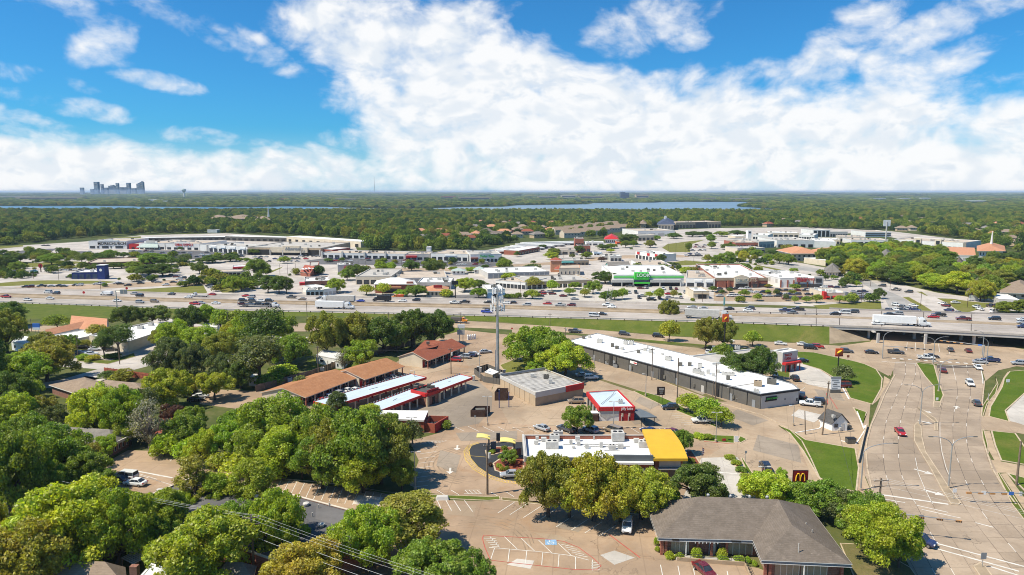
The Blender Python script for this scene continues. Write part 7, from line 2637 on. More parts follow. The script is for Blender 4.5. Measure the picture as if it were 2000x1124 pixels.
POLY_E=[(1600,515),(1640,500),(1740,490),(1840,500),(1850,520),(1900,530),(2030,532),(2060,560),(2000,578),(1985,568),(1930,578),(1930,592),(1905,592),(1845,582),(1810,574),(1790,560),(1740,555),(1700,545),(1690,560),(1640,535)]
def inside(p,poly):
 x,y=p
 c=False
 for i in range(len(poly)):
  x1,y1=poly[i]
  x2,y2=poly[(i+1)%len(poly)]
  if (y1>y)!=(y2>y) and x<(x2-x1)*(y-y1)/(y2-y1)+x1:
   c= not c
 return c
while len(east)<105 and tries<6000:
 tries+=1
 x,y=wr.uniform(1590,2060),wr.uniform(490,592)
 if not inside((x,y),POLY_E):
  continue
 b=P(x,y)
 if any(math.hypot(b.x-c.x,b.y-c.y)<10.5 for _,_,c in east):
  continue
 if any(abs(x-hx)<24 and -4<y-hy<14 for hx,hy in ((1906,574),(1990,576),(1872,524),(1730,506),(1625,538))):
  continue
 east.append((x,y,b))
for x,y,b in east:
 hgt=wr.uniform(9.5,14)
 top=proj((b.x,b.y,hgt))[1]
 tree(x,y,wr.uniform(12,17)/mpp(b),top,wr.choice(['oak','oak','oak','elm']),wr.choice('GMMDOYBD'),'in the east wood beyond the freeway')
trees('by the east side lots',[(1990,612,40,586,'oak','M'),(1965,612,40,590,'oak','M'),(1922,590,28,562,'oak','M'),(1938,513,22,490,'oak','M'),(1960,510,20,494,'round','D'),(1978,514,26,492,'oak','D'),(1995,512,24,490,'oak','D'),(1903,482,20,473,'round','Y'),(1830,482,22,472,'oak','D'),(1860,484,22,473,'oak','D'),(1790,485,24,474,'oak','D'),(1760,484,24,474,'oak','D'),(1735,486,26,472,'oak','M'),(1710,486,26,474,'oak','D'),(1680,488,28,474,'oak','D'),(1655,484,26,474,'oak','D'),(1780,494,34,480,'oak','M'),(1810,496,30,482,'oak','G')])
# the woods beyond, as masses
def forest_leaf():
 m=bpy.data.materials.new('forest leaves')
 m.use_nodes=True
 t=NT(m.node_tree)
 t.n.clear()
 oi=t.add('ShaderNodeObjectInfo')
 geo=t.add('ShaderNodeNewGeometry')
 cr=t.add('ShaderNodeValToRGB')
 e=cr.color_ramp.elements
 e[0].position,e[0].color=0,(.055,.098,.026,1)
 e[1].position,e[1].color=1,(.26,.23,.05,1)
 for p,c in ((.3,(.115,.18,.034,1)),(.55,(.18,.235,.038,1)),(.75,(.25,.30,.042,1)),(.88,(.27,.27,.04,1))):
  k=e.new(p)
  k.color=c
 t.l.new(oi.outputs['Random'],cr.inputs[0])
 hsv=t.add('ShaderNodeHueSaturation')
 t.l.new(cr.outputs[0],hsv.inputs['Color'])
 t.l.new(t.ramp(geo.outputs['Random Per Island'],0,1,.6,1.4,False),hsv.inputs['Value'])
 d=t.add('ShaderNodeBsdfDiffuse')
 t.l.new(hsv.outputs[0],d.inputs[0])
 tr=t.add('ShaderNodeBsdfTranslucent')
 t.l.new(hsv.outputs[0],tr.inputs[0])
 mx=t.add('ShaderNodeMixShader')
 mx.inputs[0].default_value=.25
 t.l.new(d.outputs[0],mx.inputs[1])
 t.l.new(tr.outputs[0],mx.inputs[2])
 o=t.add('ShaderNodeOutputMaterial')
 t.l.new(mx.outputs[0],o.inputs[0])
 return m
M['forest']=forest_leaf()
FC=bpy.data.collections.new('forest tree kinds')
for i in range(6):
 rng=np.random.default_rng(200+i)
 cs,rs=crown_layout(rng,12,1.5,10+i%3,22,2.5,'dome')
 me=leaf_mesh('forest_tree',cs,rs,1100,1.05,rng,M['forest'],.35,.9,.6)
 FC.objects.link(bpy.data.objects.new('forest_tree',me))
def forest(name,label,pts,scales):
 me=bpy.data.meshes.new(name)
 me.from_pydata([tuple(p) for p in pts],[],[])
 at=me.attributes.new('size','FLOAT_VECTOR','POINT')
 at.data.foreach_set('vector',np.array(scales,dtype=np.float32).ravel())
 o=bpy.data.objects.new(name,me)
 COL.objects.link(o)
 g=bpy.data.node_groups.new(name,'GeometryNodeTree')
 g.interface.new_socket('Geometry',in_out='INPUT',socket_type='NodeSocketGeometry')
 g.interface.new_socket('Geometry',in_out='OUTPUT',socket_type='NodeSocketGeometry')
 gi,go=g.nodes.new('NodeGroupInput'),g.nodes.new('NodeGroupOutput')
 ci=g.nodes.new('GeometryNodeCollectionInfo')
 ci.inputs['Collection'].default_value=FC
 ci.inputs['Separate Children'].default_value=True
 ip=g.nodes.new('GeometryNodeInstanceOnPoints')
 ip.inputs['Pick Instance'].default_value=True
 rv=g.nodes.new('FunctionNodeRandomValue')
 rv.data_type='FLOAT_VECTOR'
 rv.inputs[0].default_value=(0,0,0)
 rv.inputs[1].default_value=(.12,.12,6.28)
 na=g.nodes.new('GeometryNodeInputNamedAttribute')
 na.data_type='FLOAT_VECTOR'
 na.inputs['Name'].default_value='size'
 L=g.links.new
 L(gi.outputs[0],ip.inputs['Points'])
 L(ci.outputs[0],ip.inputs['Instance'])
 L(rv.outputs[0],ip.inputs['Rotation'])
 L(na.outputs[0],ip.inputs['Scale'])
 L(ip.outputs[0],go.inputs[0])
 md=o.modifiers.new('scatter','NODES')
 md.node_group=g
 tag(o,label,'forest',kind='stuff')
 return o
BLD=[(o.location.x,o.location.y) for o in list(COL.objects) if o.parent is None and o.type=='EMPTY' and o.get('category') in ('house','apartments','school','church','shed','storage','shops','store','office','mall','warehouse','church hall') and o.location.y>560]
WOOD=[(-250,484),(-60,484),(40,477),(140,466),(190,464),(275,457),(420,455),(560,458),(700,468),(716,490),(800,493),(832,494),(850,492),(900,491),(960,480),(1060,466),(1100,468),(1180,465),(1240,450),(1320,440),(1420,442),(1560,444),(1600,447),(1740,450),(1890,468),(2010,500),(2300,505),(2300,404),(-250,404)]
WOODW=[XY(*p) for p in WOOD]
fr_=random.Random(21)
CLEAR=[((-10,600),(480,760)),]
def wood_pts(n,y0,y1,dmin_fun,hmin,hmax,wfun,poly=None,dens=None):
 pts,sc=[],[]
 grid={}
 for _ in range(n):
  y=math.sqrt(fr_.uniform(y0*y0,y1*y1))
  x=fr_.uniform(-.95,.95)*y
  if poly and not inside((x,y),poly):
   continue
  if dens and fr_.random()>dens(x,y):
   continue
  dm=dmin_fun(x,y)
  cs_=60.0 if y<6000 else 400.0
  gx,gy=int(x//cs_),int(y//cs_)
  ok=True
  for a in (-1,0,1):
   for b in (-1,0,1):
    for (qx,qy) in grid.get((gx+a,gy+b),()):
     if (qx-x)**2+(qy-y)**2<dm*dm:
      ok=False
      break
    if not ok:
     break
   if not ok:
    break
  if not ok:
   continue
  if y<2500 and any((x-bx*y/by)**2<13**2 and -9<by-y<62 for bx,by in BLD):
   continue
  grid.setdefault((gx,gy),[]).append((x,y))
  w_=wfun(x,y)/12*fr_.uniform(.75,1.2)
  pts.append((x,y,-.3))
  sc.append((w_,w_,fr_.uniform(hmin,hmax)/11))
 return pts,sc
def east_open(x,y):
 if x>150:
  k=math.sin(x*.011+y*.004)+math.sin(y*.016-x*.003)
  return .25 if k>1.05 else .9
 if x>-80 and y<1250:
  return .8
 return 1.0
p_,s_=wood_pts(60000,640,1950,lambda x,y:9.2,8,16,lambda x,y:12.5,WOODW,east_open)
forest('forest','broad green wood of many trees beyond the shops',p_,s_)
print('wood trees',len(p_))
# vehicles
def loft_body(mb,st,mi=0):
 """st: stations (x, zb, zt, hw); rings of eight points"""
 rings=[]
 for x,zb,zt,hw in st:
  ring=[(x,-hw*.88,zb),(x,-hw,zb+(zt-zb)*.3),(x,-hw*.985,zb+(zt-zb)*.75),(x,-hw*.88,zt),(x,hw*.88,zt),(x,hw*.985,zb+(zt-zb)*.75),(x,hw,zb+(zt-zb)*.3),(x,hw*.88,zb)]
  rings.append(ring)
 i=len(mb.v)
 for r in rings:
  mb.v+=r
 n=8
 for k in range(len(rings)-1):
  for q in range(n):
   j=(q+1)%n
   mb.f.append((i+k*n+q,i+k*n+j,i+(k+1)*n+j,i+(k+1)*n+q))
   mb.m.append(mi)
 mb.f.append(tuple(i+q for q in range(n))[::-1])
 mb.m.append(mi)
 mb.f.append(tuple(i+(len(rings)-1)*n+q for q in range(n)))
 mb.m.append(mi)
def cabin(mb,x0,x1,x2,x3,zb,zt,hw,hw2,mi_glass,mi_body):
 """x0..x1 base (rear, front), x2..x3 roof"""
 b=[(x0,-hw,zb),(x1,-hw,zb),(x1,hw,zb),(x0,hw,zb)]
 t=[(x2,-hw2,zt),(x3,-hw2,zt),(x3,hw2,zt),(x2,hw2,zt)]
 for i in range(4):
  j=(i+1)%4
  mb.face([b[i],b[j],t[j],t[i]],mi_glass)
 return t
def wheel(name,x,y,r,w_,parent):
 mb=MB()
 s=1 if y>0 else -1
 mb.tube([(x,y-w_/2,r),(x,y+w_/2,r)],r,12,0)
 mb.tube([(x,y+s*w_*.5,r),(x,y+s*(w_*.5+.015),r)],r*.62,8,1)
 return mb.build(name,[M['tyre'],M['rim']],parent)
def make_car(name,st,cab,wheels,wr=.33,roof_over=None,bed=None,lamps=(.0,.0),hw=.9,extra=None):
 t=thing(name,None,None,(0,0,0))
 mb=MB()
 loft_body(mb,st)
 x0,x1,x2,x3,zb,zt,h1,h2=cab
 mb.box(((x2+x3)/2,0,zt+.02),(x3-x2+.06,2*h2+.05,.07))
 for xa,xb in ((x0,x2),(x1,x3)):
  for s in (-1,1):
   mb.tube([(xa,s*h1*.99,zb-.02),(xb,s*h2*.99,zt)],.05,4)
 xm=(x0+x1)/2-.1
 for s in (-1,1):
  mb.tube([(xm,s*h1*1.0,zb-.02),(xm,s*h2*1.0,zt)],.05,4)
 if bed:
  bx0,bx1,bz,bh=bed
  for s in (-1,1):
   mb.box(((bx0+bx1)/2,s*(hw-.07),bz+bh/2),(bx1-bx0,.1,bh))
  mb.box((bx0+.05,0,bz+bh/2),(.1,hw*1.9,bh))
 b=mb.build('body',M['paint'],t)
 mb=MB()
 cabin(mb,x0,x1,x2,x3,zb,zt,h1,h2,0,0)
 mb.build('windows',M['glass'],t)
 for x in wheels:
  for s in (-1,1):
   wheel('wheel',x,s*(hw-.1),wr,.22,t)
 xf,xr=st[-1][0],st[0][0]
 zf,zr=lamps
 for s in (-1,1):
  mb=MB()
  mb.box((xf-.12,s*hw*.68,zf),(.3,.34,.16))
  mb.build('headlight',M['lamp'],t)
  mb=MB()
  mb.box((xr+.08,s*hw*.76,zr),(.22,.26,.2))
  mb.build('taillight',M['tail'],t)
 mb=MB()
 mb.box((xf-.06,0,zf-.22),(.2,hw*.9,.14))
 mb.build('grille',M['trim'],t)
 if bed:
  mb=MB()
  mb.box(((bed[0]+bed[1])/2,0,bed[2]+.02),(bed[1]-bed[0]-.1,hw*1.7,.04))
  mb.build('bed',M['trim'],t)
 kids_of(t)
 return t
CARS={'sedan':make_car('sedan',[(-2.4,.45,.8,.78),(-2.25,.3,.98,.88),(-1.3,.25,1.0,.92),(.9,.25,.96,.92),(1.8,.25,.86,.9),(2.25,.3,.74,.84),(2.4,.4,.62,.72)],(-1.85,1.1,-1.0,.35,.95,1.43,.82,.62),(-1.42,1.45),.32,lamps=(.68,.82),hw=.92),'suv':make_car('suv',[(-2.35,.5,1.0,.85),(-2.25,.35,1.12,.93),(-1.2,.32,1.14,.96),(1.0,.32,1.1,.96),(1.9,.32,1.02,.94),(2.25,.38,.9,.88),(2.38,.5,.75,.78)],(-2.2,1.1,-1.85,.45,1.1,1.72,.86,.72),(-1.4,1.45),.37,lamps=(.82,.98),hw=.96),'pickup':make_car('pickup_truck',[(-2.85,.55,.95,.92),(-2.75,.45,1.02,.98),(-.6,.42,1.05,1.0),(1.2,.42,1.16,1.0),(2.5,.42,1.1,.98),(2.8,.5,.98,.92),(2.9,.6,.8,.84)],(-.75,1.45,-.6,.75,1.12,1.85,.9,.74),(-1.75,1.85),.41,bed=(-2.85,-.72,1.0,.32),lamps=(.9,.85),hw=.99),'van':make_car('van',[(-2.5,.5,1.1,.9),(-2.42,.32,1.2,.97),(-1.0,.3,1.2,.99),(1.2,.3,1.12,.99),(2.1,.32,.98,.95),(2.45,.4,.8,.86),(2.55,.5,.68,.76)],(-2.42,1.75,-2.25,.95,1.12,1.85,.9,.76),(-1.5,1.6),.34,lamps=(.74,1.0),hw=.98),}
PC={'W':(.72,.72,.70),'S':(.36,.37,.38),'K':(.012,.012,.014),'D':(.06,.063,.07),'R':(.42,.012,.014),'N':(.02,.03,.10),'B':(.025,.06,.38),'T':(.26,.20,.14),'M':(.14,.012,.016),'C':(.03,.22,.30),'L':(.25,.32,.42)}
PN={'W':'white','S':'silver grey','K':'black','D':'dark grey','R':'bright red','N':'navy blue','B':'bright blue','T':'tan','M':'maroon','C':'teal','L':'pale blue'}
VN={'sedan':'sedan','suv':'SUV','pickup':'pickup truck','van':'van'}
crnd=random.Random(9)
CARPOS=[]
def car(px,py,kind,col,head,where,z=0.0,label=None):
 p=P(px,py,z)
 CARPOS.append(p)
 v=crnd.uniform(.92,1.08)
 c=tuple(min(.8,x*v) for x in PC[col])+(1,)
 o=clone(CARS[kind],p+Vector((0,0,.03)),head,1.0,c)
 o['category']='pickup truck' if kind=='pickup' else 'car' if kind!='van' else 'van'
 o['group']='vehicles '+where
 for ch in o.children:
  pass
 if label:
  o['label']=label
 else :
  auto(o,f'{PN[col]} {VN[kind]}',where)
 return o
def hz(px):
 return float(np.interp(px,CX,ZH))
def hdir(px,row=None):
 f=float(np.interp(px,CX,range(len(CX))))
 i=min(int(f),len(CX)-2)
 d=fe[i+1]-fe[i]
 return math.atan2(d.y,d.x)
T=math.pi
for x,y,k,c in ((12,582,'pickup','R'),(54,587.5,'sedan','W'),(98,585,'sedan','W'),(229,589.5,'sedan','W'),(273.5,592.5,'suv','S'),(302,591,'suv','T'),(381,596,'pickup','R'),(393,594,'sedan','S'),(422,594.5,'sedan','W'),(951,612,'pickup','B'),(1160,619,'van','W'),(1176,616,'sedan','K'),(1714,635,'sedan','W')):
 car(x,y,k,c,hdir(x),'on the near freeway lanes',hz(x))
for x,y,k,c in ((94,573,'van','W'),(110,575,'suv','D'),(262,575.5,'sedan','S'),(273,579.5,'suv','K'),(335,576.5,'sedan','D'),(368,582.5,'sedan','W'),(414,577,'sedan','R'),(569,583,'pickup','D'),(590,586.5,'sedan','T'),(625,584.5,'sedan','D'),(704,590,'sedan','B'),(786,590,'sedan','W'),(813,588.5,'suv','K'),(888,593.5,'pickup','W'),(908,592.5,'pickup','K'),(953,592.5,'sedan','K'),(989,594,'sedan','W'),(1001,593,'sedan','K'),(1029,598,'suv','S'),(1069,595,'sedan','R'),(1094,598.5,'pickup','S'),(1116,598.5,'suv','M'),(1187,598.5,'pickup','W'),(1195,602,'sedan','W'),(1352,602.5,'sedan','S'),(1373,605,'sedan','S'),(1424,605.5,'sedan','K'),(1464,605,'suv','D'),(1461,609,'sedan','W'),(1533,609,'pickup','N'),(1558,607,'pickup','K'),(1547,613,'sedan','D'),(1631,615.5,'sedan','K'),(1649,613.5,'van','W'),(1667,611.5,'suv','D'),(1736,616.5,'sedan','K'),(1753,615.5,'suv','S'),(1822,621.5,'sedan','R'),(1833,618,'pickup','K'),(1881,626,'pickup','M'),(1942,625.5,'suv','K'),(1998,627,'sedan','W'),(1998,633,'suv','S'),(1999,641,'suv','N')):
 car(x,y,k,c,hdir(x)+T,'on the far freeway lanes',hz(x))
FD=math.atan2((P(1500,670)-P(1250,655)).y,(P(1500,670)-P(1250,655)).x)
for x,y,k,c in ((1123,650,'pickup','D'),(1219,655,'suv','D'),(1285,659,'suv','K'),(1422,668,'sedan','W'),(1524,674,'sedan','W'),(1568,675.5,'sedan','W'),(1582,682,'van','K'),(1597,680,'suv','R'),(1653,689,'suv','D'),(1702,691,'sedan','K')):
 car(x,y,k,c,FD,'on the frontage road below the grass bank',.05)
for x,y,k,c,h in ((1749,691,'pickup','D',FD),(1808,702,'pickup','W',FD),(1820,699,'sedan','K',FD),(1856,686,'sedan','D',1.2),(1891,688,'sedan','M',1.2),(1914,710,'sedan','S',FD),(1934,707,'pickup','N',FD+T),(1990,713,'suv','S',FD+T),(1910,721,'sedan','W',-1.9),(1842,727,'sedan','M',1.15)):
 car(x,y,k,c,h,'at the crossing below the bridge',.06)
car(1758,848,'sedan','R',-1.82,'on the wide road',.09,'bright red sedan alone in the middle of the wide concrete road')
car(1894,753,'suv','W',-1.95,'on the wide road',.09,'white SUV on the far right carriageway short of the crossing')
car(1907,791,'sedan','D',1.15,'on the wide road',.09,'dark grey sedan driving away on the right carriageway of the wide road')
car(1798,1062,'suv','N',-.85,'on the wide road',.09,'navy blue SUV on the wide road beside the bright tree')
for x,y,k,c,h in ((1138,736,'sedan','S',.1),(1154,741,'suv','W',.1)):
 car(x,y,k,c,h,'parked in the shade of the tower trees',.03)
car(1125,788,'suv','T',T,'',.03,'tan SUV parked against the tan store wall')
car(1309,800,'suv','K',T,'',.03,'black SUV parked by the twin post black sign')
car(1372,826,'pickup','W',T,'',.04,'white pickup truck parked beside the small lot trees')
car(1494,917,'suv','K',1.45,'',.05,'black SUV driving up the lane by the red mulch island')
for x,y,k,c,h in ((1058,840,'sedan','S',2.35),(1107,843,'pickup','D',2.35),(1153,844,'suv','L',2.3),(1198,845,'van','T',2.35),(1268,846,'sedan','N',2.4),(1312,848,'sedan','M',2.4)):
 car(x,y,k,c,h,'parked behind the burger restaurant',.04)
car(998,932,'sedan','S',T+.05,'',.06,'silver grey sedan in the drive-through lane beside the mulch bed')
for x,y,k,c,h in ((889,706,'suv','R',T-.2),(907,700,'suv','S',T-.2),(918,697,'suv','N',T-.2),(925,695,'sedan','W',T-.2),(948,690,'sedan','S',.35)):
 car(x,y,k,c,h,'in the lot of the red brown shop row',.03)
for x,y,k,c,h in ((640,779,'sedan','W',2.6),(657,773,'suv','S',2.6),(677,767,'sedan','W',2.6),(692,766,'sedan','W',2.6),(625,786,'sedan','R',2.6),(748,747,'sedan','D',2.6),(764,741,'sedan','W',2.6)):
 car(x,y,k,c,h,'parked before the orange shop rows',.03)
for x,y,k,c,h in ((1582,793,'pickup','W',2.75),(1595,788,'suv','K',2.75),(1566,777,'suv','K',1.2),(1513,734,'sedan','W',1.3),(1552,743,'suv','K',1.5),(1645,757,'van','M',T),(1565,708,'sedan','K',T),(1382,690,'sedan','W',1.2),(1395,686,'pickup','W',1.2),(1470,722,'sedan','S',1.2),(1440,716,'suv','W',1.2),(1424,712,'sedan','D',1.2)):
 car(x,y,k,c,h,'in the lot of the taco restaurant',.05)
car(1376,1120,'sedan','M',-1.2,'',.04,'dark red sedan nosed up to the office ramp, lowest in view')
car(1225,1034,'suv','W',-1.8,'',.04,'white hatchback parked at the tree shadow near the brick office')
car(247,936,'van','W',2.95,'',.04,'white minivan parked beside a white sedan, farther from the camera')
car(265,948,'sedan','W',2.95,'',.04,'white sedan parked beside the white minivan, tree branches in front')
car(231,942,'sedan','D',2.95,'',.04,'dark grey sedan half hidden by trees beside the white minivan')
for x,y,k,c,h in ((186,685,'sedan','W',.3),(217,686,'suv','K',.3),(164,681,'sedan','K',.3),(157,693,'sedan','D',.3),(178,694,'sedan','W',.3),(372,770,'suv','K',.4),(392,778,'sedan','W',.3),(383,784,'sedan','K',.3)):
 car(x,y,k,c,h,'on the drives of the wooded yards',.04)
for x,y,k,c,h in ((1750,598,'suv','W',-1.1),(1750,607,'sedan','W',-1.1),(1738,609,'suv','N',-1.1),(1763,601,'sedan','D',-1.1),(1764,609,'suv','K',-1.1),(1775,606,'suv','S',-1.1),(1784,599,'sedan','W',-1.1),(1787,608,'pickup','N',-1.1),(1841,595,'sedan','W',2.0),(1847,599.5,'suv','M',2.0),(1853,609,'suv','N',2.0)):
 car(x,y,k,c,h,'waiting in the road beyond the bridge',.06)
for x,y,k,c,h in ((1866,593,'sedan','W',0),(1907,602,'suv','W',1.6),(1914,606,'sedan','W',1.6),(1942,611,'van','W',.3),(1944,600,'suv','K',.3),(1872,613,'sedan','S',.2),(1899,616,'sedan','K',.2),(1952,603,'sedan','L',.3),(1936,600,'pickup','D',.3)):
 car(x,y,k,c,h,'about the east side lots',.04)
for x,y,k,c in ((1723,560,'suv','K'),(1750,568,'pickup','K'),(1775,572,'suv','K')):
 car(x,y,k,c,2.4,'climbing the pale road beyond the bridge',.06)
for x,y,k,c in ((189,557,'sedan','W'),(196,556,'pickup','W'),(235,556,'sedan','K'),(228,555,'sedan','W'),(250,559,'sedan','K'),(275,555,'sedan','K'),(309,553,'sedan','S'),(303,552,'sedan','D'),(324,558,'sedan','W'),(339,553,'sedan','D'),(355,551,'sedan','W'),(364,550,'sedan','S'),(350,547,'suv','W'),(358,545,'suv','D'),(374,543,'sedan','W'),(389,551,'suv','M'),(344,542,'sedan','M'),(332,540,'suv','K'),(60,562,'suv','M'),(50,562,'sedan','K'),(82,561,'pickup','D'),(101,561,'sedan','S'),(117,560,'sedan','K'),(125,561,'sedan','D'),(156,559,'suv','W'),(149,559,'sedan','K'),(408,560,'suv','D'),(412,563,'sedan','S'),(420,547,'sedan','D'),(434,565,'suv','D')):
 car(x,y,k,c,.35+T*(x%2<1),'on the far frontage road and its junction',.05)
for x,y,k,c in ((67,532,'pickup','C'),(92,528,'suv','S'),(109,529,'sedan','W'),(116,529,'sedan','S'),(124,529,'sedan','K'),(128,530,'sedan','W'),(138,529,'sedan','K'),(148,529,'suv','W'),(158,529,'sedan','D'),(71,491,'sedan','K'),(191,499,'pickup','D'),(174,493,'sedan','S'),(85,481,'sedan','K'),(94,481,'sedan','K'),(170,528,'suv','D'),(135,543,'suv','K')):
 car(x,y,k,c,crnd.choice([0,T]),'about the lots beside the navy blue shop',.05)
LOTS=[('in the asphalt lot before the church hall',[(255,344,492),(262,432,495),(300,440,499),(350,430,503)],24),('in the lot before the tan grocery store',[(430,480,500),(470,560,503),(500,600,507),(520,585,512),(578,640,502)],24),('in the long lot before the white shop parade',[(630,760,507),(700,830,510),(790,960,513),(640,700,511),(880,960,518)],24),('in the pale lot by the columned mall front',[(1035,1060,580),(1048,1085,576),(1055,1080,572)],7),('in the pale lot before the cinema',[(1205,1340,566),(1215,1340,573),(1240,1340,583)],12),('in the lot of the supermarket and drugstore',[(1395,1500,566),(1398,1500,573),(1400,1520,580),(1520,1600,569),(1520,1590,577),(1530,1600,585)],38),('about the chicken restaurant',[(1600,1660,563),(1656,1690,572),(1660,1700,585),(1655,1700,578)],12),('at the loop road junction',[(1335,1372,501),(1340,1372,497),(1352,1376,490),(1356,1382,484),(1360,1384,480)],14)]
for where,rows_,n in LOTS:
 used=[]
 k=0
 tr_=0
 while k<n and tr_<400:
  tr_+=1
  x0,x1,y=crnd.choice(rows_)
  x=crnd.uniform(x0,x1)
  if any(abs(x-a)<7.5 and abs(y-b)<3 for a,b in used):
   continue
  b=P(x,y)
  if any((b.x-tx)**2+(b.y-ty)**2<(r*.7)**2 for tx,ty,r in TREES if r>3):
   continue
  used.append((x,y))
  k+=1
  car(x,y,crnd.choice(['sedan','suv','sedan','pickup','suv']),crnd.choice('WWSKKDDRNMS'),crnd.choice([0,T,.1,T+.1]) if 'cinema' not in where else crnd.choice([1.4,-1.7,.2]),where,.05)
for x,y,k,c,h in ((1230,561,'pickup','D',0),(1262,564,'suv','S',1),(1251,565,'sedan','M',0),(1306,576,'sedan','R',.1),(1272,588,'pickup','K',.1),(1255,580,'sedan','S',.1),(1345,572,'sedan','W',.2),(1100,580,'sedan','M',.1),(1122,586,'sedan','S',.1)):
 car(x,y,k,c,h,'scattered on the cinema side paving',.05)
def semi(px,py,head,z,name,label,box,cab_c,L=15.0,lettering=None,tank=False):
 t=thing(name,label,'truck',P(px,py,z))
 o=ORIG[t.name]
 ORIG[t.name]=Vector((0,0,0))
 mb=MB()
 mb.box((-L/2+1,0,2.55),(L,2.6,2.9))
 b=mb.build('trailer_box',M[box],t)
 mb=MB()
 mb.box((-L/2+1,0,1.0),(L-.4,1.2,.25))
 mb.box((-1.6,.0,.75),(.25,2.2,.7))
 mb.build('chassis',M['trim'],t)
 for s in (-1,1):
  mb=MB()
  mb.box((-L*.45,s*1.22,.75),(L*.38,.06,.6))
  mb.build('side_skirt',M['lgrey'],t)
 mb=MB()
 loft_body(mb,[(1.9,.7,3.4,1.15),(2.3,.6,3.75,1.22),(3.9,.6,3.7,1.22),(4.5,.6,2.9,1.2),(5.0,.6,2.0,1.1),(6.3,.6,1.75,1.0),(6.6,.6,1.5,.92)])
 c=mb.build('cab',M['paint'],t)
 c.color=cab_c
 mb=MB()
 mb.box((4.62,0,2.55),(.35,2.05,.75))
 mb.box((4.0,0,2.5),(.8,2.48,.7))
 mb.build('windscreen',M['glass'],t)
 for x in (-L+2.2,-L+3.5,1.0,2.3,5.5):
  for s in (-1,1):
   wheel('wheel',x,s*1.1,.5,.35,t)
 mb=MB()
 for s in (-1,1):
  mb.tube([(2.1,s*.9,1.2),(2.1,s*.9,4.0)],.08,6)
 mb.build('exhaust',M['rim'],t)
 t.rotation_euler=(0,0,head)
 ORIG[t.name]=o
 return t
sr_=5.0
semi(668,604,hdir(640),hz(640),'semi_truck','white semi truck with a plain white box on the near lanes behind middle trees','signface',(.75,.75,.74,1))
semi(1400,623,hdir(1400),hz(1400),'semi_truck','pale grey boxed semi truck on the near lanes behind a tall sign pole','ac',(.55,.55,.55,1))
semi(1782,637,hdir(1740),hz(1740),'semi_truck','white semi truck on the bridge, largest truck in view','signface',(.75,.75,.74,1),16)
semi(645,591,hdir(645)+T,hz(645),'semi_truck','grey boxed semi truck with white cab on the far lanes','ac',(.72,.72,.7,1),15)
def box_truck(px,py,head,z,label,body_m,col,L=6.0,H=3.0,flat_=False,drum=False,name='box_truck'):
 t=thing(name,label,'truck',P(px,py,z))
 o=ORIG[t.name]
 ORIG[t.name]=Vector((0,0,0))
 mb=MB()
 if flat_:
  mb.box((-L/2,0,1.05),(L,2.3,.2))
 elif drum:
  mb.box((-L/2,0,1.7),(L,2.3,1.5),0,0,1.06)
 else :
  mb.box((-L/2,0,.9+H/2),(L,2.35,H))
 mb.build('flatbed' if flat_ else 'dump_body' if drum else 'box',M[body_m],t)
 mb=MB()
 loft_body(mb,[(.15,.6,2.2,1.0),(.4,.5,2.5,1.08),(1.3,.5,2.45,1.08),(1.8,.5,1.6,1.05),(2.7,.5,1.45,.98),(2.85,.6,1.2,.9)])
 c=mb.build('cab',M['paint'],t)
 c.color=col
 mb=MB()
 mb.box((1.5,0,2.0),(.35,1.8,.55))
 mb.box((.95,0,2.0),(.7,2.2,.5))
 mb.build('windscreen',M['glass'],t)
 mb=MB()
 mb.box((-L/2+1,0,.75),(L+2,.9,.2))
 mb.build('chassis',M['trim'],t)
 for x in (-L*.75,-L*.5 if drum else -L*.74+1.1,2.0):
  for s in (-1,1):
   wheel('wheel',x,s*.95,.45,.3,t)
 t.rotation_euler=(0,0,head)
 ORIG[t.name]=o
 return t
box_truck(738,589,hdir(740)+T,hz(740),'black delivery box truck on the far freeway lanes','black',(.02,.02,.022,1),7.5,2.6)
box_truck(206,577,hdir(206)+T,hz(206),'white service truck on the far lanes near the west end','signface',(.72,.72,.7,1),4.5,1.6)
box_truck(384,580,hdir(384)+T,hz(384),'white flatbed tow truck on the far lanes beyond the middle wood','lgrey',(.72,.72,.7,1),7.5,1,True,name='flatbed_truck')
box_truck(972,607,hdir(972),hz(972),'dark flatbed tow truck partly behind the cell tower','dgrey',(.7,.7,.7,1),8,1,True,name='flatbed_truck')
box_truck(902,630,hdir(902),0.4,'orange dump truck with a dark body on the slip road','dgrey',(.8,.28,.02,1),5.0,1,False,True,name='dump_truck')
box_truck(775,584,T,0.03,'small orange truck parked by the white roofed restaurant','orange',(.8,.25,.02,1),4.0,1.4)
box_truck(141,501,2.2,.03,'blue and white tractor cab parked alone on the west asphalt','bluewall',(.7,.7,.72,1),2.0,2.2)
box_truck(1838,507,0,.03,'white truck with a blue cab parked by the parish annex','signface',(.05,.10,.45,1),14,2.4)
px0,py0=505,600
hd=hdir(505)
zz=hz(505)
t=thing('car_transporter','long car transporter stacked with two tiers of cars on the near lanes','truck',P(px0,py0,zz))
o=ORIG[t.name]
ORIG[t.name]=Vector((0,0,0))
mb=MB()
mb.box((-2,0,.95),(19,2.4,.18))
mb.box((-1.5,0,2.75),(19.5,2.3,.14))
for x in (-11,-6.5,-2,2.5,7):
 for s in (-1,1):
  mb.box((x,s*1.2,1.85),(.16,.12,1.9))
mb.build('deck_frame',M['mgrey'],t)
mb=MB()
loft_body(mb,[(8.0,.6,2.5,1.1),(8.3,.5,2.7,1.2),(9.6,.5,2.65,1.2),(10.1,.5,1.9,1.15),(11.2,.5,1.6,1.0),(11.4,.6,1.3,.95)])
c=mb.build('cab',M['paint'],t)
c.color=(.72,.72,.7,1)
mb=MB()
mb.box((9.85,0,2.2),(.35,2.0,.6))
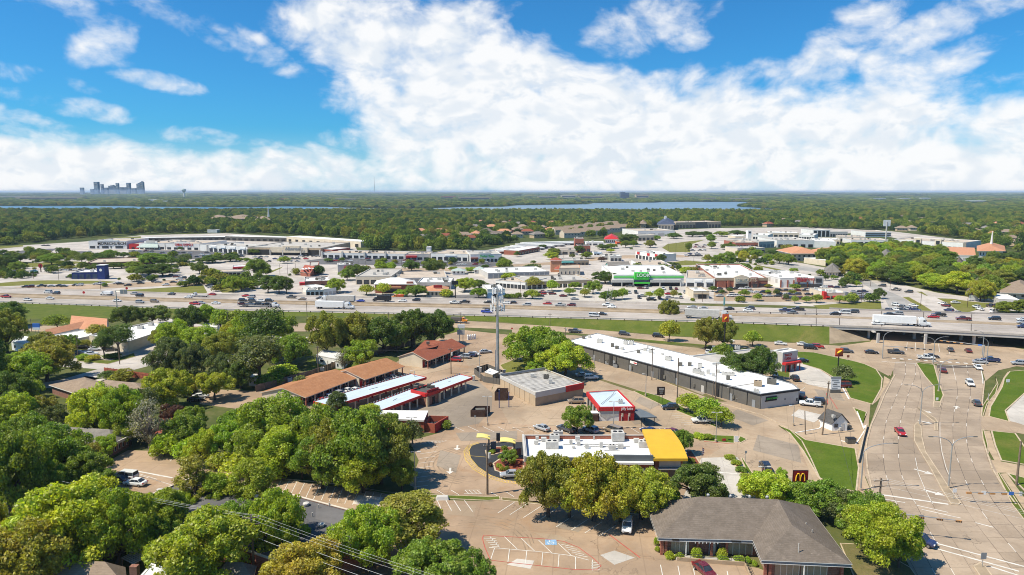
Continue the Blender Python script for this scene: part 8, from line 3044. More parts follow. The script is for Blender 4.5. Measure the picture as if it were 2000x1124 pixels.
mb.build('windscreen',M['glass'],t)
for x in (-8,-6.8,5.6,6.9,10.4):
 for s in (-1,1):
  wheel('wheel',x,s*1.05,.5,.35,t)
t.rotation_euler=(0,0,hd)
ORIG[t.name]=o
base=P(px0,py0,zz)
ud=Vector((math.cos(hd),math.sin(hd),0))
tier=[(-8.6,2.82,'suv','K'),(-3.2,2.82,'suv','D'),(1.6,2.82,'sedan','W'),(6.2,2.95,'suv','K'),(-9,1.04,'sedan','M'),(-4.3,1.04,'sedan','S'),(.6,1.04,'suv','D'),(5.2,1.04,'sedan','K')]
for x,z,k,c in tier:
 cc=PC[c]+(1,)
 ob=clone(CARS[k],base+ud*x+Vector((0,0,z)),hd,.95,cc)
 ob['category']='car'
 ob['group']='cars carried on the transporter'
 auto(ob,f'{PN[c]} {VN[k]} carried','on the upper tier of the car transporter' if z>2 else 'on the lower tier of the car transporter')
car(480,580,'sedan','R',hdir(480)+T,'',hz(480),'bright red sedan on the far lanes just above the car transporter')
car(491,582.5,'suv','S',hdir(480)+T,'',hz(480),'silver grey SUV on the far lanes just above the car transporter')
for k in CARS:
 r=CARS[k]
 for ch in list(r.children):
  bpy.data.objects.remove(ch)
 bpy.data.objects.remove(r)
 # lake, far shore, far country
LAKE_FAR=[(-300,403),(0,403),(250,403.2),(270,404.5),(480,405.5),(560,404),(640,405),(700,407),(820,408.5),(900,405),(980,404.6),(1010,401.5),(1150,399.5),(1160,397.2),(1280,396.3),(1300,395),(1440,395),(1500,396.5),(1520,399),(1460,400),(1440,404)]
poly=[XY(*p) for p in LAKE_FAR]+[(900,1900),(500,1900),(-150,2000),(-500,2050),(-1100,2080),(-2200,2100)]
mb=MB()
mb.face([(*p,.4) for p in ccw(poly)])
wm=bpy.data.materials.new('lake water')
wm.use_nodes=True
t=NT(wm.node_tree)
b=t.n['Principled BSDF']
pos=t.add('ShaderNodeNewGeometry').outputs['Position']
t.l.new(t.mix(t.ramp(t.noise(pos,.004,3),.35,.65),(.06,.15,.22),(.10,.20,.27)),b.inputs['Base Color'])
b.inputs['Roughness'].default_value=.28
bn=t.add('ShaderNodeBump')
bn.inputs['Strength'].default_value=.5
bn.inputs['Distance'].default_value=.6
t.l.new(t.noise(pos,.25,4,.6),bn.inputs['Height'])
t.l.new(bn.outputs[0],b.inputs['Normal'])
tag(mb.build('lake',wm),kind='structure')
LK=[tuple(p) for p in ccw(poly)]
FAR_BLOCKS=((1212,1221,389,378.5,'bglass'),(1221,1229,389,379.5,'bglass'),(1096,1126,387.5,382.5,'cream'),(1242,1268,388,382,'tan'),(1050,1090,388,385,'tan'),(1130,1180,388.5,385,'tan'),(1366,1400,390.5,388,'tan'),(1420,1470,391,388.5,'beige'),(862,890,389,385,'terracotta'),(895,960,391,386.5,'tan'),(728,752,378.5,376.5,'beige'),(655,700,392,389.5,'beige'),(290,308,395,391.5,'white'),(310,330,396.5,394,'white'),(360,402,398.5,396,'beige'),(545,560,392,389.5,'tilered'),(1704,1730,391,388.5,'white'),(1760,1780,391,388.5,'white'),(1798,1818,391,388,'white'),(1888,1930,396,393.5,'white'),(1952,1964,393,390,'terracotta'),(1950,1966,405.5,402.5,'white'),(1450,1490,379.5,377.6,'white'),(1640,1740,378.8,377.2,'white'),(560,600,377.5,375.6,'white'),(690,740,377,375.2,'white'),(900,960,377.4,375.8,'white'),(30,160,390,386,'tan'),(0,60,387,384.5,'beige'),(1560,1600,381,379,'white'))
FBW=[(P(x0,y).x,P(x1,y).x,P(x0,y).y) for x0,x1,y,_,_ in FAR_BLOCKS]
def not_lake(x,y):
 return 0.0 if inside((x,y),LK) else 1.0
def shore(x,y):
 return not_lake(x,y)*not_lake(x,y-25)
def not_town(x,y):
 k=math.sin(x*.0021+1.3)+math.sin(y*.0040+x*.0009)
 for xa,xb,yb in FBW:
  if xa*y/yb<x<xb*y/yb and yb-min(900,yb*.13)<y<yb+120:
   return 0.0
 return shore(x,y)*(.3 if k>1.35 else 1.0)
p_,s_=wood_pts(26000,1850,3300,lambda x,y:15,9,14,lambda x,y:22,None,shore)
forest('forest','wooded shores of the far lake',p_,s_)
p2_,s2_=wood_pts(34000,3300,7500,lambda x,y:30,10,15,lambda x,y:48,None,not_town)
forest('forest','distant woods across the lake',p2_,s2_)
p3_,s3_=wood_pts(22000,7500,24000,lambda x,y:90,12,26,lambda x,y:180,None,not_town)
forest('forest','hazy woods along the horizon',p3_,s3_)
print('far trees',len(p_),len(p2_),len(p3_))
LOTP=[(-100,545),(-100,505),(60,490),(170,500),(430,500),(620,512),(960,515),(1190,490),(1400,466),(1480,480),(1640,500),(1700,560),(1730,590),(1620,595),(1300,588),(960,582),(430,570),(200,545)]
BB=[(o.location.x,o.location.y) for o in COL.objects if o.parent is None and o.type=='EMPTY' and o.name in BP and o.location.y>330]
pts,sc=[],[]
lr=random.Random(77)
while len(pts)<520:
 x,y=lr.uniform(-100,1730),lr.uniform(468,594)
 if not inside((x,y),LOTP) or (1240<x<1440 and 462<y<520) or (x>1030 and y>560 and lr.random()<.8):
  continue
 b=P(x,y)
 if any(abs(b.x-q.x)<7 and abs(b.y-q.y)<7 for q in CARPOS) or any(abs(b.x-bx)<45 and -4<b.y-by<60 for bx,by in BB) or any((b.x-tx)**2+(b.y-ty)**2<(r+3)**2 for tx,ty,r in TREES):
  continue
 pts.append((b.x,b.y,-.2))
 w_=lr.choice([2.2,2.8,4,5.5,7,8])/12
 sc.append((w_*lr.uniform(.8,1.6),w_,w_*lr.uniform(.7,1.0)))
forest('shrubbery','low shrubs and young trees dotted over the far shopping lots',pts,sc)
for nm,x0,x1,y,hgt in (('hill',-9000,7000,26500,52),('hill',1500,16000,27500,66),('hill',-16000,-8000,27500,75)):
 mb=MB()
 n=60
 pr=[]
 for k in range(n+1):
  f=k/n
  e=math.sin(math.pi*f)**.35 if 0<f<1 else 0
  pr.append((x0+(x1-x0)*f,hgt*e*(.78+.13*math.sin(f*17+hgt)+.09*math.sin(f*41))))
 for (xa,za),(xb,zb) in zip(pr[:-1],pr[1:]):
  mb.face([(xa,y-900,-.5),(xb,y-900,-.5),(xb,y,zb),(xa,y,za)])
  mb.face([(xa,y,za),(xb,y,zb),(xb,y+900,-.5),(xa,y+900,-.5)])
 tag(mb.build(nm,M['yard']),kind='structure')
SKY=[(191.5,199.5,356,'skyline'),(204.5,209,360.5,'skyline'),(219,229.5,363.5,'skyline2'),(234,239,358.5,'skyline'),(254.5,261,358,'skyline'),(274,280.5,359.5,'skyline'),(280.5,287,356.5,'skyline'),(210,217,367,'skyline2'),(241,253,366,'skyline2'),(263,271,368,'skyline2'),(229.5,233.5,367,'skyline2'),(164,170,367,'skyline2'),(184,190,370,'skyline2')]
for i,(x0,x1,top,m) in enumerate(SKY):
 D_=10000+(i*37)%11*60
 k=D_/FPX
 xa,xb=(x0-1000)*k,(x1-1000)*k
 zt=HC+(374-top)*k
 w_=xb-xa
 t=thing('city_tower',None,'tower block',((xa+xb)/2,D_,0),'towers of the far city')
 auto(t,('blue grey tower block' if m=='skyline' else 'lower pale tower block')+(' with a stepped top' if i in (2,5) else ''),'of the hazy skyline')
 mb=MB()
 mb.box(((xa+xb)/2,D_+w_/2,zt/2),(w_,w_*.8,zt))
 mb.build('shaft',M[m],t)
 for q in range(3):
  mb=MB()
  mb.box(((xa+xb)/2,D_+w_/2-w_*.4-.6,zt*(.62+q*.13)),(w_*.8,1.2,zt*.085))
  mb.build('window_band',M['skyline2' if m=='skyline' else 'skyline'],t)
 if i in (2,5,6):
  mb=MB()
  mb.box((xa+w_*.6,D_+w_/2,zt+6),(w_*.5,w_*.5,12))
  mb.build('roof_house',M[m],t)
for i,(x0,x1,y,top,m) in enumerate(FAR_BLOCKS):
 a,b=P(x0,y),P(x1,y)
 w_=b.x-a.x
 h=max(7,height_at(a,top)*1.25)
 c=((a.x+b.x)/2,a.y,0)
 t=thing('far_block',None,'building',c,'blocks across the lake')
 auto(t,{'bglass':'blue glass office block','cream':'wide cream block','tan':'low tan block','beige':'low beige block','terracotta':'red brown block','white':'long white block','tilered':'low red block'}[m],'far off beyond the lake')
 mb=MB()
 mb.box((c[0],c[1]+30,h/2),(w_,60,h))
 mb.build('wall',M[m],t)
 mb=MB()
 mb.box((c[0],c[1]+30,h+.6),(w_*1.01,61,1.2))
 mb.build('roof',M['tanroof' if m in ('tan','beige','cream') else 'whiteroof' if m=='white' else 'tilered' if m in ('terracotta','tilered') else 'mgrey'],t)
 mb=MB()
 mb.box((c[0],c[1]-.4,h*.5),(w_*.86,.8,h*.3))
 mb.build('window_band',M['glass'],t)
b=P(360,387)
t=thing('water_tower','pale bulb shaped water tower standing over the far woods','water tower',tuple(b))
k=b.y/FPX
zt=HC+(374-369)*k
mb=MB()
mb.tube([(b.x,b.y,0),(b.x,b.y,zt-30)],[7,5],10)
mb.build('stem',M['white'],t)
mb=MB()
mb.tube([(b.x,b.y,zt-34),(b.x,b.y,zt-24),(b.x,b.y,zt-14),(b.x,b.y,zt-4),(b.x,b.y,zt)],[6,16,21,16,4],14)
mb.build('tank',M['greenmetal'],t)
b=P(731.5,378)
t=thing('radio_mast','thin radio mast rising above the horizon','mast',tuple(b))
mb=MB()
zt=HC+(374-347)*b.y/FPX
mb.tube([(b.x,b.y,0),(b.x,b.y,zt)],[6,3],5)
mb.build('mast',M['mgrey'],t)
mb=MB()
mb.tube([(b.x,b.y,zt),(b.x,b.y,zt*1.05)],[1.5,1.0],4)
mb.build('tip',M['red'],t)
# poles, lamps, signs, wires
def utility_pole(px,py,top,label=None,where=None,arm=2.2,rz=.0,r=.17,lean=0.0,arms=1,trans=False,m='wood',what='brown wooden utility pole'):
 b=P(px,py)
 h=height_at(b,top)
 t=thing('utility_pole',label,'utility pole',tuple(b),'utility poles')
 mb=MB()
 mb.tube([(b.x,b.y,0),(b.x+lean,b.y,h)],[r,r*.7],8)
 mb.build('pole',M[m],t)
 for k in range(arms):
  if arm:
   z=h-.5-k*1.1
   mb=MB()
   mb.box((b.x+lean,b.y-.12,z),(arm,.12,.14),rz)
   mb.build('cross_arm',M[m],t)
   for s in (-.45,0.05,.45):
    x,y=b.x+lean+s*arm*math.cos(rz),b.y+s*arm*math.sin(rz)
    mb=MB()
    mb.tube([(x,y-.12,z+.05),(x,y-.12,z+.3)],.06,5)
    mb.build('insulator',M['lgrey'],t)
 if trans:
  mb=MB()
  mb.tube([(b.x+.45,b.y-.2,h*.72),(b.x+.45,b.y-.2,h*.72+1.1)],.3,8)
  mb.build('transformer',M['ac'],t)
 if where:
  auto(t,what,where)
 return b,h
for a in ((497,1130,1005,'dark wooden pole carrying bare wires in front of the gold green tree',None,2.6,.2,.2,0,2),(952,966,866,'dark pole with a transformer between the restaurant lot and the kerb grass',None,1.6,.3,.24,0,1,True),(1716,1000,934,'dark pole with twin cross arms behind the bright tree',None,3.0,.1,.22,0,2),(1322,797,700,'tall dark bare pole beside the parked black SUV',None,0,0,.2),(1606,850,745,'leaning brown pole in the kiosk yard',None,1.2,.4,.2,.8),(1573,849,803,'short leaning dark stub pole in the kiosk yard',None,0,0,.16,-.5),(1273,743,680,'wooden pole with a lamp arm behind the charcoal shops, higher up the lane',None,1.4,.2,.17),(1397,779,710,'wooden pole with a lamp arm behind the charcoal shops, lower down the lane',None,1.4,.2,.17),(1392,777,744,'short wooden stub beside the lower lamp pole',None,0,0,.15),(622,733,676,'wooden pole with service wires in the grass yard',None,1.0,.2,.16),(641,728,705,'short grey stub post in the grass yard',None,0,0,.15),(881,731,680,'wooden pole with a transformer before the red brown shop row',None,1.6,.3,.18,0,1,True),(996,698,650,'wooden pole beside the big round trees',None,0,0,.15),(1074,650,612,'wooden pole with a short arm at the frontage road grass',None,1.6,.2,.16),(1104,663,640,'wooden pole with a small transformer near the white roof corner',None,1.4,.2,.16,0,1,True),(811,685,640,'wooden pole behind the red brown shop row',None,1.4,.2,.17),(813,660,630,'thin pole against dark trees behind the shops',None,0,0,.14),(153,700,657,'wooden pole at the hedge of the cream block',None,1.0,.2,.16),(234,712,668,'wooden pole with lamp at the street corner below the cream block',None,1.4,.2,.16),(62,648,623,'thin pole at the blue sign by the freeway bank',None,0,0,.13),(600,625,590,'wooden pole at the freeway bank behind the middle wood',None,1.2,.2,.16),(760,650,610,'wooden pole between olive trees by the frontage road',None,1.2,.2,.16),(448,672,608,'thin wooden pole rising from the middle wood',None,1.2,.2,.16),(899,637,610,'wooden pole with arm at the slip road',None,1.6,.2,.16),(1985,948,862,'thick dark pole at the right edge lawn',None,0,0,.24),(905,706,684,'light pole with a lamp by the parked cars',None,0,0,.1)):
 utility_pole(*a[:5],*a[5:])
WPOLES=[]
def wire(name,label,pts,sag=.6,r=.035,m='wire',cat='power line',grp=None):
 mb=MB()
 for a,b in zip(pts[:-1],pts[1:]):
  a,b=Vector(a),Vector(b)
  n=10
  mb.tube([a.lerp(b,k/n)-Vector((0,0,sag*4*(k/n)*(1-k/n))) for k in range(n+1)],r,4,caps=False)
 o=mb.build(name,M[m],at=tuple(pts[0]))
 return tag(o,label,cat,grp)
b=P(497,1130)
h=height_at(b,1005)
g='bare wires at the lower left'
far_l=Vector((b.x-34,b.y+9,h+1.6))
far_r=Vector((b.x+44,b.y-26,h+1.0))
for i,(s,dz) in enumerate(((-1.5,-.2),(0.05,-.15),(1.5,-.2),(.1,-2.3),(-.2,-3.5))):
 o1=Vector((s,.2,dz))
 lab=('highest bare wires over the gold green tree, outermost strand','highest bare wires over the gold green tree, middle strand','highest bare wires over the gold green tree, near strand','thick lower cable over the gold green tree','lowest cable over the gold green tree')[i]
 wire('power_line',lab,([far_l+o1] if i<3 else [])+[Vector((b.x+s,b.y,h+dz)),far_r+o1*.9],.5,.011 if i<3 else .02,'wire',grp=g)
b2=P(1716,1000)
h2=height_at(b2,934)
for i,(s,dz) in enumerate(((-1.3,-.2),(0,-.2),(1.3,-.2),(.3,-1.5))):
 wire('power_line',f'bare wire from the twin armed pole over the road, {ORD[i]} from the restaurant',[Vector((b2.x+s,b2.y,h2+dz)),Vector((b2.x+s+62,b2.y-44,h2+dz+1))],.9,.012,'wire',grp='wires over the wide road')
for i,s in enumerate((-1.0,1.0)):
 wire('power_line',f'lane wire from the tall bare pole to the kiosk yard pole, {"upper" if i == 0 else "lower"} of two',[P(1273,743)+Vector((0,0,height_at(P(1273,743),681)-i*1.2)),P(1322,797)+Vector((0,0,height_at(P(1322,797),702)-i*1.2)),P(1606,850)+Vector((.7,0,height_at(P(1606,850),747)-i*1.2))],.5,.022,'wiredark',grp='wires along the lane')
wire('guy_wire','slack dark guy cable from the leaning kiosk pole over the lawn',[P(1606,850)+Vector((.7,0,12)),P(1665,955)+Vector((0,0,.5))],.2,.03,'wiredark')
wire('power_line','thin service wire from the yard pole to the shop row pole',[P(622,733)+Vector((0,0,9)),P(881,731)+Vector((0,0,9))],.8,.02,'wiredark')
wire('power_line','thin wire from the shop row pole to the pole by the round trees',[P(881,731)+Vector((0,0,9)),P(996,698)+Vector((0,0,9))],.8,.02,'wiredark')
def lot_lamp(px,py,top,label,heads=2,m='metal',r=.1,basec=True,aw=.9):
 b=P(px,py)
 h=height_at(b,top)
 t=thing('lot_lamp',label,'lamp post',tuple(b),'parking lot lamps')
 mb=MB()
 mb.tube([(b.x,b.y,.5 if basec else 0),(b.x,b.y,h)],[r,r*.75],8)
 mb.build('post',M[m],t)
 if basec:
  mb=MB()
  mb.tube([(b.x,b.y,0),(b.x,b.y,.7)],.3,10)
  mb.build('base',M['curb'],t)
 for k in range(heads):
  s=-1 if k==0 else 1
  mb=MB()
  mb.box((b.x+s*aw,b.y,h+.02),(.75,.4,.16))
  mb.box((b.x+s*aw*.45,b.y,h),(aw*.7,.07,.07))
  mb.build('lamp_head',M['lgrey'],t)
for a in ((952,831,775,'twin headed lot lamp beside the lower brown bin screen',2),(811,957,883,'lot lamp with small heads at the edge of the thicket',2),(805,872,816,'lot lamp beside the grey green small tree',2),(1198,840,785,'slim lot lamp before the oil change shop',2),(1398,864,806,'twin headed lot lamp on the grass island',2),(1491,965,912,'lot lamp with square heads at the lane end',2),(1549,832,793,'lamp with a flat head at the forecourt corner',1),(1261,774,731,'slim lane lamp on the grass strip by the black sign',1),(937,744,690,'leaning lamp at the cell tower compound',1),(1161,726,700,'thin lamp post in the lane by round trees',1),(810,755,725,'lamp between the orange shops and canopies',1)):
 lot_lamp(*a)
for i,(px,py,top) in enumerate(((66,545,520),(229,603,573),(197,567,547),(435,556,531),(700,532,510),(547,540,515),(562,538,513),(578,536,515),(890,583,550),(1017,578,550),(1372,590,560),(1440,560,530),(1355,512,490),(1624,545,518),(1682,590,556),(1700,560,550),(1738,568,545),(1798,598,570),(1889,601,573),(1941,614,586),(1965,575,555),(715,534,510),(785,530,508),(1100,505,490),(1306,489,475),(1320,494,474),(1338,495,476),(1185,505,490),(165,545,525),(115,548,530))):
 lot_lamp(px,py,top,None,1,'wooddark',.12,False)
 o=[q for q in COL.objects if q.name.startswith('lot_lamp') and q.parent is None][-1]
 auto(o,'dark distant lamp post','beyond the near freeway edge')
def street_light(px,py,top,label,arms=2,span=5.5,rz=0.0,rise=2.2):
 """tall pole whose arms curve out to their lamps"""
 b=P(px,py)
 h=height_at(b,top)
 t=thing('street_light',label,'street light',tuple(b),'street lights of the wide road')
 mb=MB()
 mb.tube([(b.x,b.y,0),(b.x,b.y,h-rise)],[.17,.11],8)
 mb.build('pole',M['metal'],t)
 for k in range(arms):
  s=-1 if k==0 else 1
  dx,dy=math.cos(rz)*s,math.sin(rz)*s
  pts=[]
  for q in range(8):
   f=q/7
   pts.append((b.x+dx*span*(1-math.cos(f*math.pi/2)),b.y+dy*span*(1-math.cos(f*math.pi/2)),h-rise+rise*math.sin(f*math.pi/2)))
  mb=MB()
  mb.tube(pts,[.09-.004*q for q in range(8)],6)
  mb.build('arm',M['metal'],t)
  e=pts[-1]
  mb=MB()
  mb.box((e[0]+dx*.35,e[1]+dy*.35,e[2]-.03),(.9,.3,.14),rz)
  mb.build('lamp_head',M['acd'],t)
 mb=MB()
 mb.tube([(b.x,b.y,0),(b.x,b.y,.5)],.3,8)
 mb.build('base',M['curb'],t)
street_light(1852,954,853,'twin armed street light on the brick median nose, nearest of its row',2,4.2)
street_light(1796,832,752,'twin armed street light at the start of the brick median',2,4.0)
street_light(1833,765,702,'twin armed street light on the median lawn',2,4.0)
street_light(1822,712,658,'twin armed street light at the crossing below the bridge',2,4.0)
street_light(1930,783,755,'short grey post on the right lawn by the pavement',0,4)
street_light(1681,958,866,'street light with one long arm over the wide road by the lawn',1,6.0,math.pi)
street_light(1723,700,648,'single armed lamp left of the bridge crossing',1,3.0,math.pi)
street_light(1918,697,646,'curved single arm lamp right of the bridge crossing',1,3.0)
street_light(1926,715,660,'curved lamp carrying signal arm at the right corner of the crossing',1,3.0)
def signal_arm(px,py,top,tipx,tipy,label,n,m='amber',signs=(),back=False):
 """mast with a long arm and its signal heads"""
 b=P(px,py)
 h=height_at(b,top)
 z=h
 tip=P(tipx,tipy,z)
 t=thing('traffic_signal',label,'traffic light',tuple(b),'traffic signals')
 mb=MB()
 mb.tube([(b.x,b.y,0),(b.x,b.y,h+.4)],[.2,.14],8)
 mb.build('mast',M['metal'],t)
 a0=Vector((b.x,b.y,z))
 mb=MB()
 mb.tube([a0,a0.lerp(tip,.5)+Vector((0,0,.15)),tip],[.13,.1,.07],7)
 mb.build('arm',M['metal'],t)
 d=tip-a0
 rz=math.atan2(d.y,d.x)
 for k in range(n):
  f=1-.03-k*(.62/max(1,n))
  p=a0.lerp(tip,f)
  mb=MB()
  mb.box((p.x,p.y,p.z-.1),(.95,.26,.36),rz)
  hd_=mb.build('signal_head',M[m],t)
  nrm=Vector((math.sin(rz),-math.cos(rz),0))
  mb=MB()
  for q in (-.36,0,.36):
   c=p+Vector((math.cos(rz)*q,math.sin(rz)*q,-.1))+nrm*.16
   mb.tube([c,c+nrm*.05],.12,8)
  mb.build('lens',M['red2' if not back else 'black'],hd_)
 for f,mm,w_ in signs:
  p=a0.lerp(tip,f)
  mb=MB()
  mb.box((p.x,p.y-.1,p.z+.05),(w_,.06,.7),rz)
  mb.build('sign_plate',M[mm],t)
 return t
signal_arm(2035,987,966,1888,962,'signal arm with yellow heads reaching in over the right carriageway',4,'amber',((.78,'signface',.8),(.42,'signblue',.9)))
signal_arm(1700,1040,1000,1878,1018,'signal arm with yellow heads out of the bright tree over the left carriageway',3,'amber',((.55,'mgrey',.8),),True)
signal_arm(1723,701,676,1820,683,'signal arm with dark heads across the left lanes at the bridge',5,'black',(),True)
signal_arm(1920,706,676,1836,665,'signal arm with orange heads before the bridge shadow',4,'amber',((.1,'signblue',1.2),))
def post_sign(name,label,px,py,top,w_,hgt,m,post='metal',shape='box',posts=1,face=0.0,sep=None,cat='sign',pr=.07):
 b=P(px,py)
 h=height_at(b,top)
 t=thing(name,label,cat,tuple(b))
 for k in range(posts):
  x=b.x+(k-(posts-1)/2)*(sep or w_*.45)
  mb=MB()
  mb.tube([(x,b.y+.1,0),(x,b.y+.1,h-hgt*.3)],pr,6)
  mb.build('post',M[post],t)
 mb=MB()
 if shape=='box':
  mb.box((b.x,b.y,h-hgt/2),(w_,.3 if w_>1.5 else .06,hgt),face)
 else :
  n=8
  mb.tube([(b.x,b.y-.03,h-hgt/2),(b.x,b.y+.03,h-hgt/2)],hgt/2,8)
 mb.build('panel',M[m],t)
 return t,b,h
def panel_text(t,b,h,text,size,m,dz,dx=0.0,dy=-.17,sx=1.0):
 return letters(t,text,(b.x-5,b.y+dy),(b.x+5,b.y+dy),5+dx,h-dz,size,m,0.01,sx=sx)
b=P(1560,975)
h=height_at(b,919)
t,b,h=post_sign('restaurant_sign','dark red square restaurant sign with gold double arch emblem',1560,975,919,2.9,2.5,'mcred','black',posts=2,sep=1.6)
mb=MB()
for s in (-1,1):
 pts=[]
 for k in range(9):
  a=math.pi*k/8
  pts.append((b.x+s*.45-math.cos(a)*.45,b.y-.2,h-2.1+1.5*math.sin(a)**.8))
 mb.tube(pts,[.12]*9,6)
mb.build('arch_emblem',M['goldm'],t)
mb=MB()
for x0,z0,x1,z1 in ((-1.5,0,1.5,0),(-1.5,-2.5,1.5,-2.5),(-1.5,0,-1.5,-2.5),(1.5,0,1.5,-2.5)):
 mb.tube([(b.x+x0,b.y-.1,h+z0),(b.x+x1,b.y-.1,h+z1)],.07,4)
mb.build('frame',M['black'],t)
t,b,h=post_sign('pylon_sign','orange square sign on a dark pole with a yellow pepper emblem',1637,719,681,2.6,2.4,'orange','black',pr=.2)
mb=MB()
mb.tube([(b.x-.8,b.y-.2,h-1.7),(b.x-.3,b.y-.22,h-1.35),(b.x+.3,b.y-.22,h-.95),(b.x+.85,b.y-.2,h-.6)],[.12,.34,.34,.1],8)
mb.build('emblem',M['goldm'],t)
mb=MB()
mb.box((b.x,b.y,h-2.55),(2.7,.35,.5))
mb.build('lower_panel',M['red2'],t)
t,b,h=post_sign('pylon_sign','tall pole with an orange square sign high over the long white roof',1414,690,614,2.4,3.0,'orange','black',pr=.25)
mb=MB()
mb.tube([(b.x-.5,b.y-.2,h-2.0),(b.x,b.y-.22,h-1.5),(b.x+.5,b.y-.2,h-1.0)],[.1,.3,.1],7)
mb.build('emblem',M['goldm'],t)
t,b,h=post_sign('street_pennant','tall green topped sign pole standing at the freeway edge',1413,628,581,.8,3.6,'teal','mgrey',pr=.16)
t,b,h=post_sign('directory_sign','white directory sign panel with dark head and foot by the lawn',1631,768,737,3.0,4.0,'signface','black',posts=2)
mb=MB()
mb.box((b.x,b.y-.02,h-.2),(3.1,.36,.6))
mb.build('head_panel',M['mgrey'],t)
mb=MB()
mb.box((b.x,b.y-.02,.6),(3.1,.5,1.1))
mb.build('foot',M['dgrey'],t)
for k in range(5):
 mb=MB()
 mb.box((b.x+(.2 if k%2 else -.3),b.y-.17,h-.95-k*.62),(2.0-.3*(k%3),.04,.26))
 mb.build('name_strip',M['mgrey' if k!=2 else 'dgrey'],t)
t,b,h=post_sign('pylon_sign','black square shop sign on two thin posts by the grass strip',1290,793,756,2.2,2.4,'signbrown','black',posts=2,sep=.9)
for k in range(3):
 mb=MB()
 mb.box((b.x+.1,b.y-.17,h-.6-k*.6),(1.4-.25*k,.04,.3 if k==0 else .16))
 mb.build('name_strip',M['ac'],t)
t,b,h=post_sign('pylon_sign','small dark red name sign on a white post above the lot trees',1365,818,786,2.4,1.2,'signbrown','white',pr=.12)
mb=MB()
mb.box((b.x,b.y-.17,h-.6),(1.6,.04,.3))
mb.build('name_strip',M['lgrey'],t)
t,b,h=post_sign('pylon_sign','tall white double sign on two poles at the shop row entrance',901,672,634,2.8,1.6,'signface','metal',posts=2,sep=1.4,pr=.14)
mb=MB()
mb.box((b.x-.1,b.y,h-3.2),(3.0,.35,2.0))
mb.build('lower_panel',M['lgrey'],t)
t,b,h=post_sign('ground_sign','blue and white ground sign at the coral hall drive',72,651,632,3.0,2.6,'signblue','metal',posts=2)
mb=MB()
mb.box((b.x,b.y-.02,h-2.3),(3.1,.36,1.0))
mb.build('lower_panel',M['signface'],t)
t,b,h=post_sign('pylon_sign','very tall pole with a white square sign on the hill',1729,481,430,8,7,'signface','lgrey',pr=.8)
t,b,h=post_sign('pylon_sign','black pole sign at the edge of the malls by the freeway',889,584,549,3.6,2.2,'black','black',pr=.25)
t,b,h=post_sign('pylon_sign','brown round headed pole sign before the west lawn',80,532,515,3.4,3.6,'red2','wooddark',shape='oct',pr=.35)
t,b,h=post_sign('pylon_sign','white twin panel sign by the east side lots',1901,588,577,5,2.6,'signface','metal',posts=2,pr=.2)
t,b,h=post_sign('billboard','dark framed sign board beside the loop road lawn',1300,508,498,7,3,'black','black',pr=.3)
t,b,h=post_sign('overhead_sign','dark road sign panel on a pole arm over the west freeway',229,606,568,.8,.8,'metal','metal',pr=.22)
mb=MB()
mb.tube([(b.x,b.y,h-.5),(b.x+3.6,b.y,h-.4)],.12,5)
mb.build('arm',M['metal'],t)
for k in range(2):
 mb=MB()
 mb.box((b.x+3.2+k*1.9,b.y-.1,h-.6),(1.7,.15,2.2))
 mb.build('sign_plate',M['mgrey'],t)
b=P(1187,592)
h=height_at(b,564)
t=thing('lattice_mast','grey lattice sign frame at the freeway edge before the cinema lot','mast',tuple(b))
for s in (-1,1):
 mb=MB()
 mb.tube([(b.x+s*1.2,b.y,0),(b.x+s*1.2+1.5,b.y,h)],.12,5)
 mb.build('leg',M['mgrey'],t)
mb=MB()
for k in range(7):
 z0,z1=h*k/7,h*(k+1)/7
 s=1 if k%2 else -1
 mb.tube([(b.x+s*1.2+1.5*k/7,b.y,z0),(b.x-s*1.2+1.5*(k+1)/7,b.y,z1)],.08,4)
mb.build('lattice',M['mgrey'],t)
for lab,px,py,top,w_,hg,m,sh in (('keep right sign on the brick median nose',1863,977,955,.75,.8,'signface','box'),('keep right sign on the tip of the median lawn',1830,784,777,.7,.8,'signface','box'),('square white sign on the right hand lawn',1968,752,741,1.1,1.0,'signface','box'),('grey back of a road sign on the lower median',1919,1110,1080,.9,1.1,'mgrey','box'),('stop sign at the frontage road slip',1000,651,640,.8,.8,'red','oct'),('small sign at the lane end by the hedge bed',1456,905,881,.5,.6,'mgrey','box'),('yield sign before the crossing',1656,706,694,.9,.9,'fencered','box'),('red warning disc on the far freeway verge',164,577,569,1.6,1.6,'red','oct'),('red warning disc on the yellow verge',248,571,561,1.6,1.6,'red','oct'),('white sign at the pavement near the signal arm',1993,970,961,.6,.8,'signface','box'),('small red sign on the grass island',1414,864,857,.9,.6,'red2','box'),('white pay board at the grass island end',1438,864,852,1.0,1.6,'signface','box'),('small sign in the brown pay bay',928,835,812,.5,.5,'mgrey','box')):
 post_sign('road_sign',lab,px,py,top,w_,hg,m,shape=sh,pr=.05)
b=P(1370,918)
h=height_at(b,873)
t=thing('flagpole','flagpole with a limp striped flag beside the yellow roof','flagpole',tuple(b))
mb=MB()
mb.tube([(b.x,b.y,0),(b.x,b.y,h)],[.07,.04],6)
mb.build('pole',M['metal'],t)
mb=MB()
for k in range(7):
 mb.face([(b.x+.05+.04*(k%2),b.y-.03,h-.2-k*.22),(b.x+.5-.02*k,b.y+.1,h-.5-k*.22),(b.x+.46-.02*k,b.y+.1,h-.72-k*.22),(b.x+.05,b.y-.03,h-.42-k*.22)],0 if k%2 else 1)
mb.build('flag',[M['signface'],M['red2']],t)
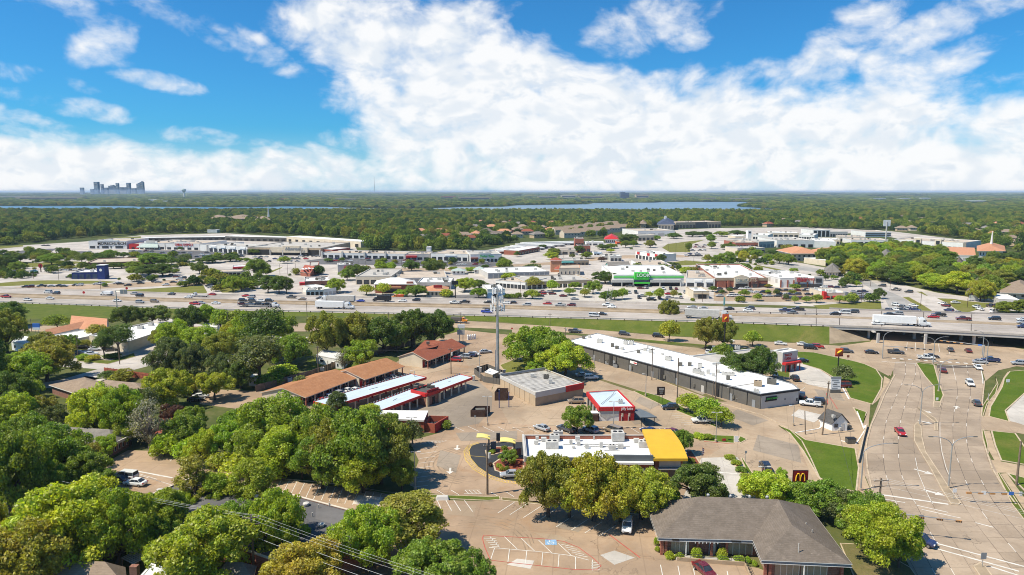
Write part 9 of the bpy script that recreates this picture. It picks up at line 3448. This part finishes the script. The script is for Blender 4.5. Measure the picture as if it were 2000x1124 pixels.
for i,(px,py) in enumerate(((975,797),(994,796))):
 b=P(px,py)
 t=thing('bollard',('left' if i==0 else 'right')+' blue steel post of the pair before the tan store','post',tuple(b),'blue steel posts')
 mb=MB()
 hh2=height_at(b,766 if i else 762)
 mb.tube([(b.x,b.y,0),(b.x,b.y,hh2)],.12,8)
 mb.build('post',M['bluewall'],t)
 mb=MB()
 mb.tube([(b.x,b.y,hh2),(b.x,b.y,hh2+.1)],.18,8)
 mb.build('cap',M['metal'],t)
b=P(864,976)
t=thing('concrete_block','white concrete block lying on the kerb grass','block',tuple(b))
mb=MB()
mb.box((b.x,b.y,.35),(2.6,1.0,.7),.05,0,.85)
mb.build('block',M['white'],t)
mb=MB()
mb.box((b.x,b.y,.72),(2.1,.8,.06),.05)
mb.build('cap',M['lgrey'],t)
for i in range(4):
 b=P(914+i*4.5,664-i*.4)
 t=thing('storage_tank','white upright storage tank in a row of four at the shop row entrance','tank',tuple(b),'white upright tanks in a row')
 t['label']=f'{ORD[i]} white upright tank of the row of four behind the double sign'
 mb=MB()
 mb.tube([(b.x,b.y,0),(b.x,b.y,1.8),(b.x,b.y,2.2)],[.42,.42,.15],10)
 mb.build('tank',M['signface'],t)
 mb=MB()
 mb.tube([(b.x,b.y,2.2),(b.x,b.y,2.4)],.1,6)
 mb.build('valve',M['metal'],t)
 # the air between
mb=MB()
mb.box((0,13900,36),(62000,31000,74.6-.0))
hz_m=bpy.data.materials.new('haze')
hz_m.use_nodes=True
ht_=NT(hz_m.node_tree)
ht_.n.clear()
pvn=ht_.add('ShaderNodeVolumePrincipled')
pvn.inputs['Color'].default_value=(.62,.78,1.0,1)
pvn.inputs['Density'].default_value=HAZE_D
pvn.inputs['Anisotropy'].default_value=.0
ho=ht_.add('ShaderNodeOutputMaterial')
ht_.l.new(pvn.outputs[0],ho.inputs['Volume'])
tag(mb.build('haze',hz_m),kind='stuff')
finish_labels()
print(sum(1 for o in COL.objects if o.get('category')=='tree'),'trees',len(CARPOS),'cars');print('objects',len(COL.objects),'auto',len(AUTO))
